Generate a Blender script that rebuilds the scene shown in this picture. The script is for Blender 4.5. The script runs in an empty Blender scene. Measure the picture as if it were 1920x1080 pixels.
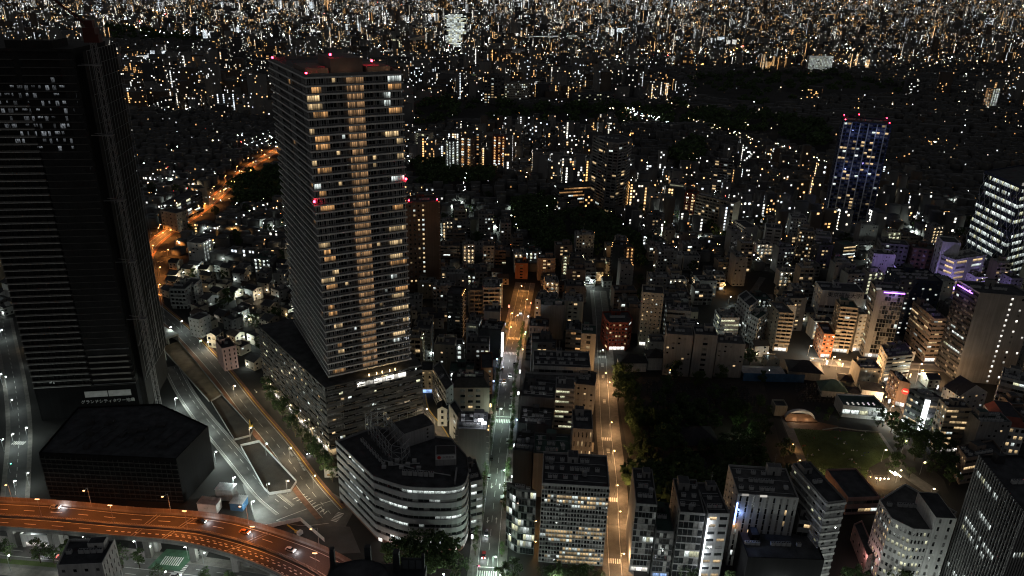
import bpy, math, random
import numpy as np
from mathutils import Vector, Matrix

S = bpy.context.scene
COL = S.collection
rad = math.radians

# ---------------------------------------------------------------- camera, sky, exposure
cam_d = bpy.data.cameras.new('camera')
cam = bpy.data.objects.new('camera', cam_d)
COL.objects.link(cam)
cam_d.sensor_width = 36.0
cam_d.lens = 26.25
cam_d.clip_start = 1.0
cam_d.clip_end = 60000.0
cam.matrix_world = Matrix.Translation((0, 0, 230)) @ Matrix.Rotation(rad(90 - 22.6), 4, 'X') @ Matrix.Rotation(rad(1.53), 4, 'Z')
S.camera = cam

world = bpy.data.worlds.new('World')
S.world = world
world.use_nodes = True
wn = world.node_tree
wn.nodes.clear()
wo = wn.nodes.new('ShaderNodeOutputWorld')
wb = wn.nodes.new('ShaderNodeBackground')
tc = wn.nodes.new('ShaderNodeTexCoord')
sx = wn.nodes.new('ShaderNodeSeparateXYZ')
cr = wn.nodes.new('ShaderNodeValToRGB')
# a city night sky: light pollution low over the horizon all round, fading to the zenith
cr.color_ramp.elements[0].position = 0.0
cr.color_ramp.elements[0].color = (1.0, 0.965, 0.925, 1)
cr.color_ramp.elements[1].position = 0.9
cr.color_ramp.elements[1].color = (0.15, 0.165, 0.20, 1)
e = cr.color_ramp.elements.new(0.3)
e.color = (0.54, 0.54, 0.55, 1)
wn.links.new(tc.outputs['Generated'], sx.inputs[0])
wn.links.new(sx.outputs['Z'], cr.inputs[0])
wn.links.new(cr.outputs[0], wb.inputs['Color'])
wb.inputs['Strength'].default_value = 0.105
wn.links.new(wb.outputs[0], wo.inputs['Surface'])

S.view_settings.view_transform = 'Standard'
S.view_settings.look = 'None'
S.view_settings.exposure = 0.5
S.view_settings.gamma = 1.0
S.view_settings.use_curve_mapping = False
S.render.engine = 'CYCLES'
S.cycles.max_bounces = 4
S.cycles.diffuse_bounces = 2
S.cycles.glossy_bounces = 2
S.cycles.transmission_bounces = 2
S.cycles.transparent_max_bounces = 4
S.cycles.caustics_reflective = False
S.cycles.caustics_refractive = False
S.cycles.sample_clamp_indirect = 1.5
S.cycles.use_denoising = True
S.cycles.denoising_prefilter = 'ACCURATE'
S.cycles.pixel_filter_type = 'BLACKMAN_HARRIS'
S.cycles.filter_width = 1.15
S.cycles.use_adaptive_sampling = False
POWER = 2.0      # common factor for the street lamps

# ---------------------------------------------------------------- surveyed layout, in metres
BUILDINGS = [
 ('glass cornered office block with lit ribbon floors at the street corner', [(-0.0, 258.7), (5.1, 254.3), (12.4, 253.2), (7.3, 257.6)], 33, 'dgrey', 'glass,6,9,.25,c', 'glass,4,9,.5,c', {'rk': 2, 'key': 'n2', 'back': 1}),
 ('pale square grid facade office building with lit rows beside the sodium street', [(14.3, 249.4), (41.6, 247.8), (42.9, 269.8), (15.5, 271.3)], 40, 'lgrey2', 'egrid,22,18,.22,w', 'ribbon,6,11,.1,w', {'rk': 2, 'key': 'grid'}),
 ('slim glass fronted building with bright white shop on its ground floor', [(52.3, 245.0), (60.8, 244.4), (62.6, 268.3), (54.1, 269.0)], 34.6, 'grey', 'glass,6,10,.04,c', 'blank,1,1,0,c', {'rk': 2, 'shop': 'c'}),
 ('small dark roofed office with blue lit shop strip at its foot', [(61.1, 241.7), (68.2, 241.3), (69.1, 259.3), (62.0, 259.7)], 24, 'dgrey', 'glass,5,7,.08,w', 'blank,1,1,0,c', {'rk': 1, 'shop': 'b'}),
 ('narrow frame fronted office with greenish lit floors between two slim towers', [(69.8, 242.5), (79.7, 241.9), (81.0, 263.9), (71.1, 264.5)], 33, 'grey', 'glass,5,9,.12,c', 'small,3,9,0,c', {'rk': 2}),
 ('grey panel building with bright white light strip up its corner', [(81.0, 242.0), (89.7, 242.3), (88.9, 262.3), (80.2, 262.0)], 33, 'grey', 'panel,2,9,.5,w', 'blank,1,1,0,c', {'rk': 2, 'key': 'strip'}),
 ('pale business hotel with dark vertical window stripes and blue sign light', [(94.6, 250.4), (118.9, 248.7), (120.3, 268.7), (95.9, 270.4)], 36.5, 'lgrey2', 'stripe,9,13,.06,w', 'small,4,12,.05,w', {'rk': 2, 'key': 'hotel'}),
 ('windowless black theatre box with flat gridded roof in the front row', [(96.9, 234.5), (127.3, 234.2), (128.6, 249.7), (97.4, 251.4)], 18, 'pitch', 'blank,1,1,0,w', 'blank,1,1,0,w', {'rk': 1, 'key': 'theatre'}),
 ('low grey annex with two lit windows squeezed between hotel and banded tower', [(121.3, 249.3), (127.9, 248.3), (129.2, 256.2), (122.5, 257.2)], 25, 'grey', 'ribbon,3,6,.35,w', 'blank,1,1,0,w', {'rk': 1}),
 ('grey tower with white band at every floor and slanting lit right side', [(127.4, 242.0), (135.5, 243.7), (130.3, 269.2), (122.2, 267.5)], 40, 'grey', 'band,2,11,.0,w', 'band,5,11,.35,g', {'rk': 1}),
 ('white office with pink lit left face and a blank stair tower', [(156.1, 256.2), (155.9, 244.5), (161.8, 238.4), (168.9, 238.1), (185.2, 249.6), (172.5, 267.7)], 31, 'white', 'grid,5,8,.25,g', 'grid,7,8,.45,w', {'rk': 1, 'key': 'pink'}),
 ('tall dark office slab with close vertical fins and three lit floor strips', [(180.3, 240.6), (177.1, 207.9), (194.2, 208.8), (197.4, 241.6)], 65, 'black', 'fins,17,16,.16,c', 'fins,20,16,.16,c', {'rk': 1, 'key': 'fins'}),
 ('low park cafe with flat black roof and pinkish brick front', [(159.4, 285.4), (174.9, 286.9), (172.9, 308.8), (157.4, 307.3)], 9, 'pink', 'ribbon,5,2,.5,w', 'blank,1,1,0,w', {'rk': 0}),
 ('low pinkish wall building beside the narrow red path', [(155.1, 268.4), (152.5, 248.1), (157.3, 250.8), (159.9, 271.1)], 8, 'pink', 'small,3,2,.1,w', 'small,3,2,.1,w', {'rk': 0}),
 ('white flat block seen from above with slotted right wall near the crossing', [(-156.2, 201.4), (-141.0, 203.0), (-142.7, 215.3), (-159.2, 214.6)], 36, 'white', 'small,4,9,.0,w', 'slit,5,9,.0,w', {'rk': 1, 'key': 'slot'}),
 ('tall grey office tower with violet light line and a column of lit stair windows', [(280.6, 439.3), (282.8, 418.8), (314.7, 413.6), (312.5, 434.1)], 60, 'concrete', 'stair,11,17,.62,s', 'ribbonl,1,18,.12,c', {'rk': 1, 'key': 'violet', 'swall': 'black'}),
 ('grid glazed office with solid side strip and violet light bar along its roof', [(236.7, 448.3), (253.5, 445.9), (255.8, 461.7), (238.9, 464.1)], 48, 'grey', 'gridl,9,14,.04,w', 'ribbon,4,12,.2,c', {'rk': 1, 'key': 'm2', 'shop': 's'}),
 ('dark navy block with tiny lit windows behind the grid glazed office', [(269.6, 483.9), (298.3, 482.0), (299.9, 505.9), (271.2, 507.8)], 42, 'navy', 'small,6,11,.3,c', 'small,5,10,.2,c', {'rk': 2}),
 ('grey brown office with stepped lit window rows and tank covered roof', [(275.5, 472.4), (275.1, 443.0), (283.7, 443.6), (284.1, 473.0)], 31, 'taupe', 'ribbon,3,9,.4,w', 'ribbon,6,9,.4,w', {'rk': 2, 'shop': 's'}),
 ('red brick corner block with yellow lit window under the balcony apartments', [(208.9, 463.6), (206.8, 445.4), (214.0, 445.0), (216.2, 463.3)], 17, 'brick', 'grid,3,5,.3,w', 'grid,4,5,.1,w', {'rk': 1, 'shop': 's'}),
 ('slim apartment tower with rows of balconies above the sodium lit corner', [(217.8, 454.3), (229.0, 452.5), (231.2, 465.3), (219.9, 467.2)], 33, 'beige', 'balc,3,11,.1,w', 'small,3,11,.1,w', {'rk': 1, 'shop': 's'}),
 ('narrow white building with almost every window lit by the crossing', [(232.6, 455.6), (238.5, 456.0), (237.7, 468.0), (231.9, 467.6)], 27, 'white', 'grid,2,8,.75,w', 'blank,1,1,0,w', {'rk': 1, 'shop': 's'}),
 ('brown balcony apartment block with blank pale left wall beside the blue sheeting', [(176.8, 472.7), (178.0, 453.4), (187.5, 452.3), (186.4, 471.6)], 28, 'beige', 'balc,3,9,.06,w', 'small,3,9,.04,w', {'rk': 1, 'shop': 's'}),
 ('stepped white office with two bright greenish window bands', [(144.0, 466.4), (157.1, 467.3), (156.2, 481.2), (143.1, 480.4)], 17, 'lgrey2', 'ribbon,4,5,.55,g', 'ribbon,4,5,.25,g', {'rk': 2}),
 ('university building with dark lettering on its blank white parapet wall', [(226.1, 504.5), (256.0, 501.6), (257.8, 519.5), (227.9, 522.4)], 24, 'white', 'univ,8,5,.12,w', 'small,4,5,.1,w', {'rk': 1, 'key': 'univ'}),
 ('tall cream tower dotted with small square windows beside the dark red block', [(86.6, 456.2), (100.4, 454.4), (102.2, 468.3), (88.4, 470.0)], 38.8, 'cream', 'small,5,12,.2,w', 'small,3,12,.05,w', {'rk': 1, 'shop': 's'}),
 ('eight sided dark red tiled block with bright ground floor shop', [(63.3, 453.2), (65.2, 447.5), (77.6, 448.3), (81.4, 455.2), (80.1, 467.1), (62.0, 465.1)], 20, 'redtile', 'grid,6,6,.25,w', 'grid,1,6,.1,w', {'rk': 1, 'shop': 'w'}),
 ('plain grey concrete block with warm lit top window behind the dark garden', [(96.4, 416.4), (112.5, 414.4), (114.1, 427.3), (98.1, 429.3)], 28, 'concrete', 'sparse,5,8,.2,w', 'small,3,8,0,w', {'rk': 1}),
 ('plain grey concrete block with stacked dark balconies behind the dark garden', [(113.4, 414.6), (127.2, 413.2), (128.5, 426.2), (114.8, 427.6)], 29, 'concrete', 'mid,3,8,0,w', 'small,3,8,0,w', {'rk': 1}),
 ('lower grey concrete block with one orange lit window behind the dark garden', [(128.6, 415.8), (145.5, 414.6), (146.4, 426.5), (129.5, 427.7)], 23, 'concrete', 'sparse,5,7,.06,w', 'small,3,7,0,w', {'rk': 1}),
 ('office with glaring white lamps up its left edge behind the concrete blocks', [(107.0, 468.5), (123.1, 466.9), (124.7, 482.8), (108.6, 484.4)], 21, 'grey', 'ribbon,4,6,.2,w', 'grid,2,6,.9,c', {'rk': 2}),
 ('white terraced block with balconies facing the alley of white lamps', [(159.2, 485.5), (162.1, 466.3), (171.0, 476.9), (168.1, 496.0)], 26, 'white', 'grid,4,8,.15,c', 'grid,5,8,.12,c', {'rk': 1}),
 ('white sawtooth balcony block lower down the same alley', [(163.0, 469.0), (167.2, 459.8), (177.1, 470.8), (172.9, 480.1)], 20, 'white', 'grid,4,6,.1,c', 'grid,5,6,.1,c', {'rk': 1}),
 ('arcade fronted block with warm lit floors beside the sodium street', [(238.0, 431.8), (234.5, 414.1), (252.6, 418.7), (256.2, 436.3)], 17, 'beige', 'ribbon,4,5,.3,w', 'grid,6,5,.5,w', {'rk': 2, 'shop': 's'}),
 ('brown sided corner shop block with round red emblem', [(229.6, 399.9), (229.3, 386.4), (234.2, 383.5), (234.5, 397.1)], 16, 'brown', 'blank,1,1,0,w', 'grid,6,5,.35,w', {'rk': 2, 'key': 'logo', 'shop': 's'}),
 ('black retail block with a tall blazing white vertical sign', [(223.6, 365.5), (228.1, 357.1), (237.1, 355.9), (232.6, 364.3)], 23, 'black', 'ribbon,5,6,.35,w', 'ribbon,6,6,.5,w', {'rk': 2, 'key': 'blacksign'}),
 ('beige office with stacked lit right windows above the park trees', [(229.6, 347.8), (229.6, 339.2), (242.2, 338.8), (242.2, 347.4)], 27, 'beige', 'ribbon,4,7,.75,w', 'grid,3,7,.4,w', {'rk': 1, 'shop': 's'}),
 ('white building with red mansard roof and round lit windows at the frame edge', [(264.4, 361.6), (259.6, 339.9), (273.1, 337.5), (277.9, 359.2)], 17, 'white', 'grid,5,4,.4,w', 'round,6,4,.8,w', {'rk': 0, 'mansard': 1}),
 ('white gabled house squeezed between the black retail block and the stair tower', [(259.4, 375.5), (278.3, 380.7), (275.2, 392.3), (256.2, 387.1)], 14, 'white', 'small,4,4,.2,w', 'small,4,4,.2,w', {'rk': 0, 'gable': 1}),
 ('dark cluttered roof block at the edge of the park trees', [(228.6, 321.9), (227.2, 311.0), (248.9, 317.3), (250.4, 328.3)], 15, 'taupe', 'ribbon,5,4,.15,w', 'small,4,4,.2,w', {'rk': 2}),
 ('white block with bright oval window row at the right frame edge', [(288.8, 387.6), (299.2, 380.7), (307.6, 393.1), (297.2, 400.1)], 20, 'lgrey2', 'ribbon,4,5,.4,c', 'grid,3,5,.5,c', {'rk': 2}),
 ('blank violet lit hotel wall with twin window columns and tiny dots', [(297.8, 583.0), (315.1, 580.5), (317.0, 593.4), (299.6, 595.9)], 26, 'white', 'sparse,9,8,.1,c', 'grid,3,8,.3,c', {'rk': 1}),
 ('grey block with glazed top right behind the violet lit hotel wall', [(310.4, 599.3), (331.8, 594.2), (335.0, 607.9), (313.6, 612.9)], 30, 'grey', 'grid,6,8,.05,c', 'grid,4,8,.1,c', {'rk': 1}),
 ('blank white slab tower glowing violet above the low roofs', [(344.4, 570.2), (357.4, 567.4), (360.8, 583.0), (347.8, 585.8)], 42, 'white', 'blank,1,1,0,c', 'slit,2,10,0,c', {'rk': 0}),
 ('white office with orange and white window rows washed in violet light', [(350.4, 558.6), (383.2, 572.2), (377.4, 586.0), (344.6, 572.4)], 31, 'white', 'mid,2,7,.7,w', 'ribbon,2,7,.6,w', {'rk': 2}),
 ('dark brown block with two lit windows left of the white slab tower', [(332.4, 589.0), (351.0, 583.9), (354.7, 597.4), (336.0, 602.5)], 30, 'brown', 'grid,5,8,.1,w', 'grid,5,8,.1,w', {'rk': 1}),
 ('dark glass office with bright stacked floors and crossed diagonal bracing', [(405.0, 637.7), (405.2, 584.7), (456.2, 613.8), (456.1, 666.9)], 85, 'navy', 'ribbonl,1,13,.9,c', 'ribbonl,1,13,.9,c', {'rk': 0, 'key': 'glasspile', 'nfp': 1}),
 ('tall blue lit apartment tower with pale corner posts and red roof beacons', [(329.3, 761.5), (369.8, 746.9), (380.7, 777.0), (340.1, 791.6)], 104, 'blue', 'bluet,11,30,.14,w', 'balc,6,30,.15,w', {'rk': 1, 'key': 'bluetower'}),
 ('small block with four orange lit ribbon floors behind a tree', [(294.7, 631.0), (307.3, 634.9), (303.7, 646.3), (291.2, 642.5)], 16, 'grey', 'ribbon,1,5,.85,w', 'blank,1,1,0,w', {'rk': 0}),
 ('pale four windowed office with small square lights below the blue tower', [(254.1, 635.0), (266.2, 631.5), (270.1, 645.0), (258.1, 648.5)], 28, 'beige', 'grid,5,8,.45,w', 'grid,3,8,.3,w', {'rk': 1}),
 ('grey office with arched roof wall and a blank white side wall', [(265.9, 627.1), (279.2, 623.8), (283.0, 639.4), (269.7, 642.7)], 26, 'lgrey2', 'mid,2,7,.3,w', 'blank,1,1,0,w', {'rk': 1}),
 ('white office with many narrow windows left of the arched roof office', [(262.6, 680.4), (276.5, 678.3), (278.8, 693.1), (264.9, 695.3)], 26, 'lgrey2', 'grid,6,9,.15,c', 'small,3,8,.05,w', {'rk': 1}),
 ('plain white block with one column of wide dark windows', [(232.6, 659.2), (246.7, 655.7), (250.1, 669.3), (235.9, 672.8)], 22, 'lgrey2', 'mid,2,7,0,w', 'blank,1,1,0,w', {'rk': 1}),
 ('black roofed hall with louvred white left wall and blank grey front', [(212.0, 693.0), (217.0, 670.2), (229.3, 671.3), (224.3, 694.1)], 18, 'lgrey2', 'blank,1,1,0,w', 'ribbon,1,7,0,w', {'rk': 0}),
 ('long brown apartment slab with seven tiers of balconies', [(187.8, 750.0), (219.3, 721.5), (228.0, 731.2), (196.5, 759.6)], 27, 'beige', 'balc,11,8,.08,w', 'blank,1,1,0,w', {'rk': 1}),
 ('dark red apartment block with lit outdoor stair left of the long slab', [(180.3, 768.4), (189.9, 763.1), (196.7, 775.3), (187.1, 780.6)], 24, 'redtile', 'corr,2,8,.5,w', 'blank,1,1,0,w', {'rk': 1}),
 ('slim block with stacked bright white bar windows and orange side stair', [(165.3, 779.8), (179.1, 774.6), (183.3, 785.8), (169.6, 791.0)], 31, 'grey', 'ribbon,1,9,.6,c', 'corr,2,9,.8,o', {'rk': 1}),
 ('mid rise with blue grey balconies and outdoor stair on its right', [(226.8, 840.9), (245.2, 835.1), (249.4, 848.5), (231.0, 854.3)], 44, 'dgrey', 'balc,4,14,.15,w', 'corr,2,14,.4,w', {'rk': 1}),
 ('dark curved apartment tower speckled with few lit windows', [(92.6, 782.9), (96.5, 772.5), (105.9, 768.3), (115.9, 777.7), (122.8, 795.3), (113.7, 817.5), (83.4, 805.1)], 74, 'grey', 'balc,2,23,.1,w', 'balc,2,23,.1,w', {'rk': 1, 'key': 'curvedark'}),
 ('wide low block with scattered orange lit office windows', [(48.7, 791.5), (100.9, 808.2), (96.0, 823.5), (43.8, 806.8)], 20, 'dgrey', 'ribbon,10,5,.5,o', 'ribbon,3,5,.2,o', {'rk': 0}),
 ('brown apartment tower with lit central stair windows and red beacons', [(-79.7, 537.7), (-57.1, 542.7), (-61.0, 560.3), (-83.6, 555.3)], 72, 'brown', 'browntower,7,19,.2,w', 'corr,3,19,.5,r', {'rk': 1, 'key': 'brown'}),
 ('orange lit tiled block closing the end of the central street', [(2.1, 572.7), (12.6, 572.2), (13.1, 584.2), (2.6, 584.7)], 13, 'brick', 'mid,3,5,.1,w', 'blank,1,1,0,w', {'rk': 1}),
 ('thin white block with bright zigzag outdoor stair', [(40.1, 571.6), (45.7, 570.8), (47.2, 580.6), (41.6, 581.5)], 21, 'beige', 'corr,1,8,.95,g', 'blank,1,1,0,w', {'rk': 0}),
 ('slim black apartment tower with orange lamps on its right access decks', [(80.4, 569.9), (90.1, 568.1), (92.7, 581.9), (83.0, 583.7)], 31, 'black', 'blank,1,1,0,w', 'corr,3,11,1,o', {'rk': 1}),
 ('orange dotted access deck block beside the black apartment tower', [(90.8, 566.9), (97.3, 567.4), (96.6, 576.4), (90.1, 575.9)], 31, 'brown', 'corr,2,11,1,o', 'corr,2,11,.5,o', {'rk': 0}),
 ('slim black apartment tower with white edge strips and orange right decks', [(-43.0, 454.4), (-33.7, 453.3), (-32.1, 466.2), (-41.3, 467.3)], 35, 'black', 'mid,2,12,.03,w', 'corr,4,12,1,o', {'rk': 0, 'key': 'blackslim'}),
 ('white stair balcony block beside the black apartment tower', [(-30.1, 491.6), (-20.5, 492.3), (-21.5, 506.3), (-31.0, 505.6)], 22, 'cream', 'balc,3,7,.05,w', 'balc,3,7,.05,w', {'rk': 1}),
 ('white terraced block stepping down to the central street', [(-20.5, 490.1), (-8.3, 490.9), (-9.5, 506.9), (-21.6, 506.0)], 25, 'lgrey2', 'balc,3,8,.05,w', 'grid,3,8,.1,w', {'rk': 2}),
 ('plain white cube penthouse block above the glaring street sign', [(-18.4, 453.4), (-7.4, 453.3), (-7.2, 465.3), (-18.3, 465.4)], 23, 'lgrey2', 'sparse,2,5,0,w', 'sparse,2,5,0,w', {'rk': 1}),
 ('grey building with two lit windows one above the other', [(-29.2, 438.7), (-21.1, 437.6), (-19.2, 451.5), (-27.3, 452.6)], 21, 'grey', 'mid,1,6,.35,c', 'mid,1,6,.35,c', {'rk': 2}),
 ('black block carrying a blazing white vertical sign on the central street', [(-20.2, 433.4), (-6.1, 431.1), (-3.9, 444.9), (-18.0, 447.2)], 20, 'black', 'blank,1,1,0,w', 'blank,1,1,0,w', {'rk': 2, 'key': 'vsign'}),
 ('cream block with bright outdoor stair on its right end', [(-47.1, 411.1), (-34.5, 410.4), (-33.8, 422.4), (-46.4, 423.1)], 19, 'cream', 'sparse,4,6,.15,w', 'blank,1,1,0,w', {'rk': 1}),
 ('open stair tower lit white on every landing', [(-33.6, 411.9), (-29.7, 412.1), (-30.2, 420.1), (-34.1, 419.9)], 19, 'lgrey2', 'corr,1,6,1,c', 'corr,1,6,1,c', {'rk': 0}),
 ('small beige block with blue shop sign beside the big residential tower', [(-52.5, 385.0), (-45.3, 385.4), (-46.0, 397.4), (-53.1, 397.0)], 15, 'cream', 'slit,2,5,.2,w', 'slit,2,5,.2,w', {'rk': 0, 'shop': 'b'}),
 ('narrow block with slanted roof edge and long lit left window rows', [(-44.8, 380.8), (-34.6, 354.2), (-31.1, 361.9), (-41.3, 388.5)], 20, 'lgrey2', 'small,2,6,.05,w', 'ribbon,6,6,.45,w', {'rk': 1}),
 ('dark mansard roofed apartment block with warm lit attic windows', [(-32.4, 362.4), (-11.0, 363.5), (-11.8, 378.5), (-33.2, 377.4)], 18, 'taupe', 'mid,5,5,.12,w', 'mid,5,5,.12,w', {'rk': 2, 'mansard': 1}),
 ('small white gabled house on the lit lane', [(-39.0, 351.1), (-33.8, 351.3), (-34.2, 358.3), (-39.4, 358.1)], 11, 'white', 'slit,1,3,0,w', 'slit,1,3,0,w', {'rk': 0, 'gable': 1}),
 ('narrow white sided block with two lit upper windows by the lane', [(-31.9, 343.9), (-22.8, 322.8), (-20.1, 327.9), (-29.3, 348.9)], 18, 'lgrey2', 'small,1,5,0,w', 'mid,4,5,.2,c', {'rk': 0}),
 ('black roofed building with orange lit left wall and roof floodlights', [(-24.6, 308.7), (-10.6, 308.4), (-10.3, 324.4), (-24.3, 324.7)], 26, 'dgrey', 'blank,1,1,0,w', 'corr,5,8,.3,o', {'rk': 2, 'key': 'floods'}),
 ('building with pale lit upper terrace and orange tiled street end', [(-16.9, 386.5), (-10.0, 386.9), (-11.1, 406.9), (-18.0, 406.5)], 17, 'brick', 'small,2,5,.1,w', 'small,2,5,.1,w', {'rk': 0, 'terr': 1}),
 ('round cornered beige block with lit first floor windows', [(-64.5, 447.9), (-53.8, 446.9), (-52.5, 460.8), (-63.2, 461.8)], 16, 'beige', 'ribbon,5,5,.3,w', 'ribbon,5,5,.3,w', {'rk': 1, 'shop': 'c'}),
 ('grey block with white vertical seam right of the central street', [(16.2, 476.2), (30.1, 473.4), (32.9, 487.2), (18.9, 489.9)], 23, 'concrete', 'small,4,6,.06,w', 'small,4,6,.06,w', {'rk': 2}),
 ('cream apartment block with lit windows by the white lit side street', [(35.6, 477.0), (50.0, 476.1), (50.9, 491.1), (36.5, 492.0)], 22, 'cream', 'mid,4,7,.3,w', 'mid,4,7,.3,w', {'rk': 2}),
 ('dark brown tiled block with roof clutter right of the central street', [(12.0, 447.7), (25.1, 446.8), (25.9, 459.8), (12.8, 460.7)], 16, 'brown', 'slit,5,4,.0,w', 'slit,5,4,.0,w', {'rk': 2}),
 ('dark block with blue roof sheet right of the central street', [(30.8, 468.5), (34.1, 467.8), (36.5, 479.5), (33.2, 480.2)], 20, 'brown', 'blank,1,1,0,w', 'blank,1,1,0,w', {'rk': 1}),
 ('tall plain grey slab with three small windows by the sodium street', [(44.1, 420.1), (53.3, 419.1), (54.8, 433.0), (45.5, 434.0)], 25, 'concrete', 'slit,1,7,.1,w', 'slit,1,7,.1,w', {'rk': 1}),
 ('low black shop block with roof lamps beside the central street crossing', [(10.0, 431.1), (29.2, 429.2), (30.6, 443.1), (11.4, 445.0)], 9, 'dgrey', 'ribbon,4,3,.15,w', 'ribbon,4,3,.15,w', {'rk': 2}),
 ('orange lit low block beside the plain grey slab', [(36.4, 445.6), (46.5, 444.6), (47.9, 458.5), (37.7, 459.5)], 15, 'dgrey', 'ribbon,3,4,.3,o', 'ribbon,3,4,.3,o', {'rk': 2}),
 ('broad white tiered office with a long lit window band and roof units', [(13.5, 379.8), (46.6, 379.1), (47.1, 399.1), (13.9, 399.8)], 23, 'lgrey2', 'tier,10,5,.25,c', 'ribbon,4,6,.05,c', {'rk': 2}),
 ('lower white tier wing in front of the broad tiered office', [(8.4, 370.6), (37.3, 369.1), (37.7, 378.1), (8.8, 379.5)], 19, 'lgrey2', 'ribbon,8,5,.03,c', 'ribbon,8,5,.03,c', {'rk': 0}),
 ('white office with stepped floors and three bright window rows', [(25.1, 351.7), (35.1, 351.1), (35.9, 363.1), (25.8, 363.7)], 25, 'lgrey2', 'ribbonl,1,8,.4,g', 'ribbonl,1,8,.4,g', {'rk': 1}),
 ('grey block with dark flat roof beside the sodium street', [(37.3, 369.0), (48.3, 367.2), (50.9, 383.0), (39.9, 384.8)], 18, 'grey', 'small,3,5,.05,w', 'small,3,5,.05,w', {'rk': 1}),
 ('black flat roofed block with white pipe frames beside the central street', [(6.5, 350.8), (24.6, 348.9), (26.6, 368.8), (8.5, 370.7)], 20, 'dgrey', 'blank,1,1,0,w', 'blank,1,1,0,w', {'rk': 2}),
 ('black flat roofed block with a tall parapet nearer along the central street', [(5.1, 321.4), (22.0, 319.8), (23.5, 335.8), (6.6, 337.4)], 22, 'black', 'blank,1,1,0,w', 'blank,1,1,0,w', {'rk': 2}),
 ('grey box with tall slit windows, three of them lit, by the sodium street', [(31.5, 309.8), (41.3, 309.4), (42.2, 327.3), (32.3, 327.8)], 27, 'concrete', 'slit,5,5,.4,w', 'blank,1,1,0,w', {'rk': 1}),
 ('dark cluttered roof block behind the square grid facade office', [(12.1, 292.9), (29.5, 292.0), (30.4, 309.0), (12.9, 309.9)], 24, 'dgrey', 'blank,1,1,0,w', 'blank,1,1,0,w', {'rk': 2}),
 ('small dark roof block with pale courtyard wall behind the glass cornered office', [(2.6, 297.9), (11.7, 296.6), (14.0, 312.4), (4.9, 313.7)], 22, 'black', 'blank,1,1,0,w', 'blank,1,1,0,w', {'rk': 2}),
 ('curved white lit apartment block right of the dark grove', [(-88.4, 940.1), (-80.6, 928.0), (-71.5, 939.0), (-79.2, 951.2)], 38, 'grey', 'corr,2,12,1,c', 'corr,2,12,1,c', {'rk': 0}),
 ('orange lit stair apartment block in the row beyond the grove', [(-70.8, 939.3), (-55.7, 934.6), (-51.6, 947.9), (-66.6, 952.6)], 42, 'brown', 'corr,2,13,1,o', 'small,3,12,.1,w', {'rk': 0}),
 ('tall apartment block with dotted warm windows in the row beyond the grove', [(-55.8, 958.8), (-46.8, 956.5), (-43.4, 970.1), (-52.4, 972.4)], 44, 'dgrey', 'grid,2,14,.5,o', 'small,2,13,.1,w', {'rk': 0}),
 ('red brown apartment block with lit access decks in the row beyond the grove', [(-29.9, 961.8), (-13.4, 960.6), (-12.4, 974.5), (-28.9, 975.8)], 40, 'redtile', 'corr,3,12,.9,o', 'small,2,12,.1,w', {'rk': 0}),
 ('white block with single lit stair column left in the row beyond the grove', [(-135.3, 999.8), (-114.8, 995.2), (-111.8, 1008.9), (-132.2, 1013.4)], 34, 'cream', 'corr,3,11,.4,g', 'small,2,12,.1,w', {'rk': 0}),
 ('tall grey apartment tower with slim white stair at the far cross street', [(86.6, 863.9), (93.9, 862.0), (97.0, 873.6), (89.7, 875.5)], 40, 'grey', 'slit,1,12,.1,w', 'small,2,12,.1,w', {'rk': 0}),
 ('pale lit campus block with even window grid above the dark trees', [(-23.9, 1479.4), (23.5, 1489.1), (19.6, 1508.7), (-27.8, 1499.0)], 40, 'cream', 'grid,12,9,.25,c', 'small,3,9,.1,w', {'rk': 1}),
 ('dark campus slab with lit lower floors left of the pale campus block', [(-64.5, 1486.9), (-25.4, 1487.0), (-25.4, 1507.0), (-64.5, 1506.9)], 55, 'dgrey', 'lowlit,6,11,.35,w', 'small,3,9,.1,w', {'rk': 1}),
 ('dark campus block with one lit floor line and stair', [(34.7, 1638.5), (90.9, 1650.3), (86.8, 1669.9), (30.5, 1658.0)], 30, 'dgrey', 'onefloor,10,7,.9,w', 'small,3,7,.1,w', {'rk': 1}),
 ('green lit glass campus hall', [(-110.7, 1691.1), (-74.8, 1699.0), (-79.2, 1718.6), (-115.1, 1710.6)], 30, 'grey', 'glass,10,7,.9,e', 'blank,1,1,0,w', {'rk': 0}),
 ('low campus hall with bright ribbon under its eaves', [(-168.2, 1655.1), (-101.1, 1686.9), (-111.8, 1709.5), (-178.9, 1677.7)], 16, 'dgrey', 'onefloor,6,3,.9,w', 'blank,1,1,0,w', {'rk': 0}),
 ('long low campus block with few yellow windows', [(117.2, 1469.4), (192.1, 1504.8), (181.5, 1527.4), (106.5, 1492.0)], 24, 'dgrey', 'grid,14,6,.2,g', 'blank,1,1,0,w', {'rk': 0}),
 ('white curved shopping hall with glowing entrance far up the avenue', [(-6.3, 2360.9), (53.7, 2378.8), (42.2, 2417.1), (-17.8, 2399.2)], 28, 'white', 'blank,1,1,0,w', 'blank,1,1,0,w', {'rk': 0, 'shop': 'c'}),
 ('huge pale blue lit glass tower rising near the skyline', [(-251.1, 2675.9), (-179.3, 2678.5), (-181.1, 2728.4), (-252.9, 2725.9)], 110, 'navy', 'glass,12,26,.8,c', 'glass,6,26,.5,c', {'rk': 0}),
 ('cream lit wide office left of the pale blue glass tower', [(-356.1, 2452.1), (-319.0, 2675.8), (-358.5, 2682.4), (-395.6, 2458.7)], 40, 'cream', 'stripe2,8,8,.9,g', 'blank,1,1,0,w', {'rk': 0}),
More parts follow.
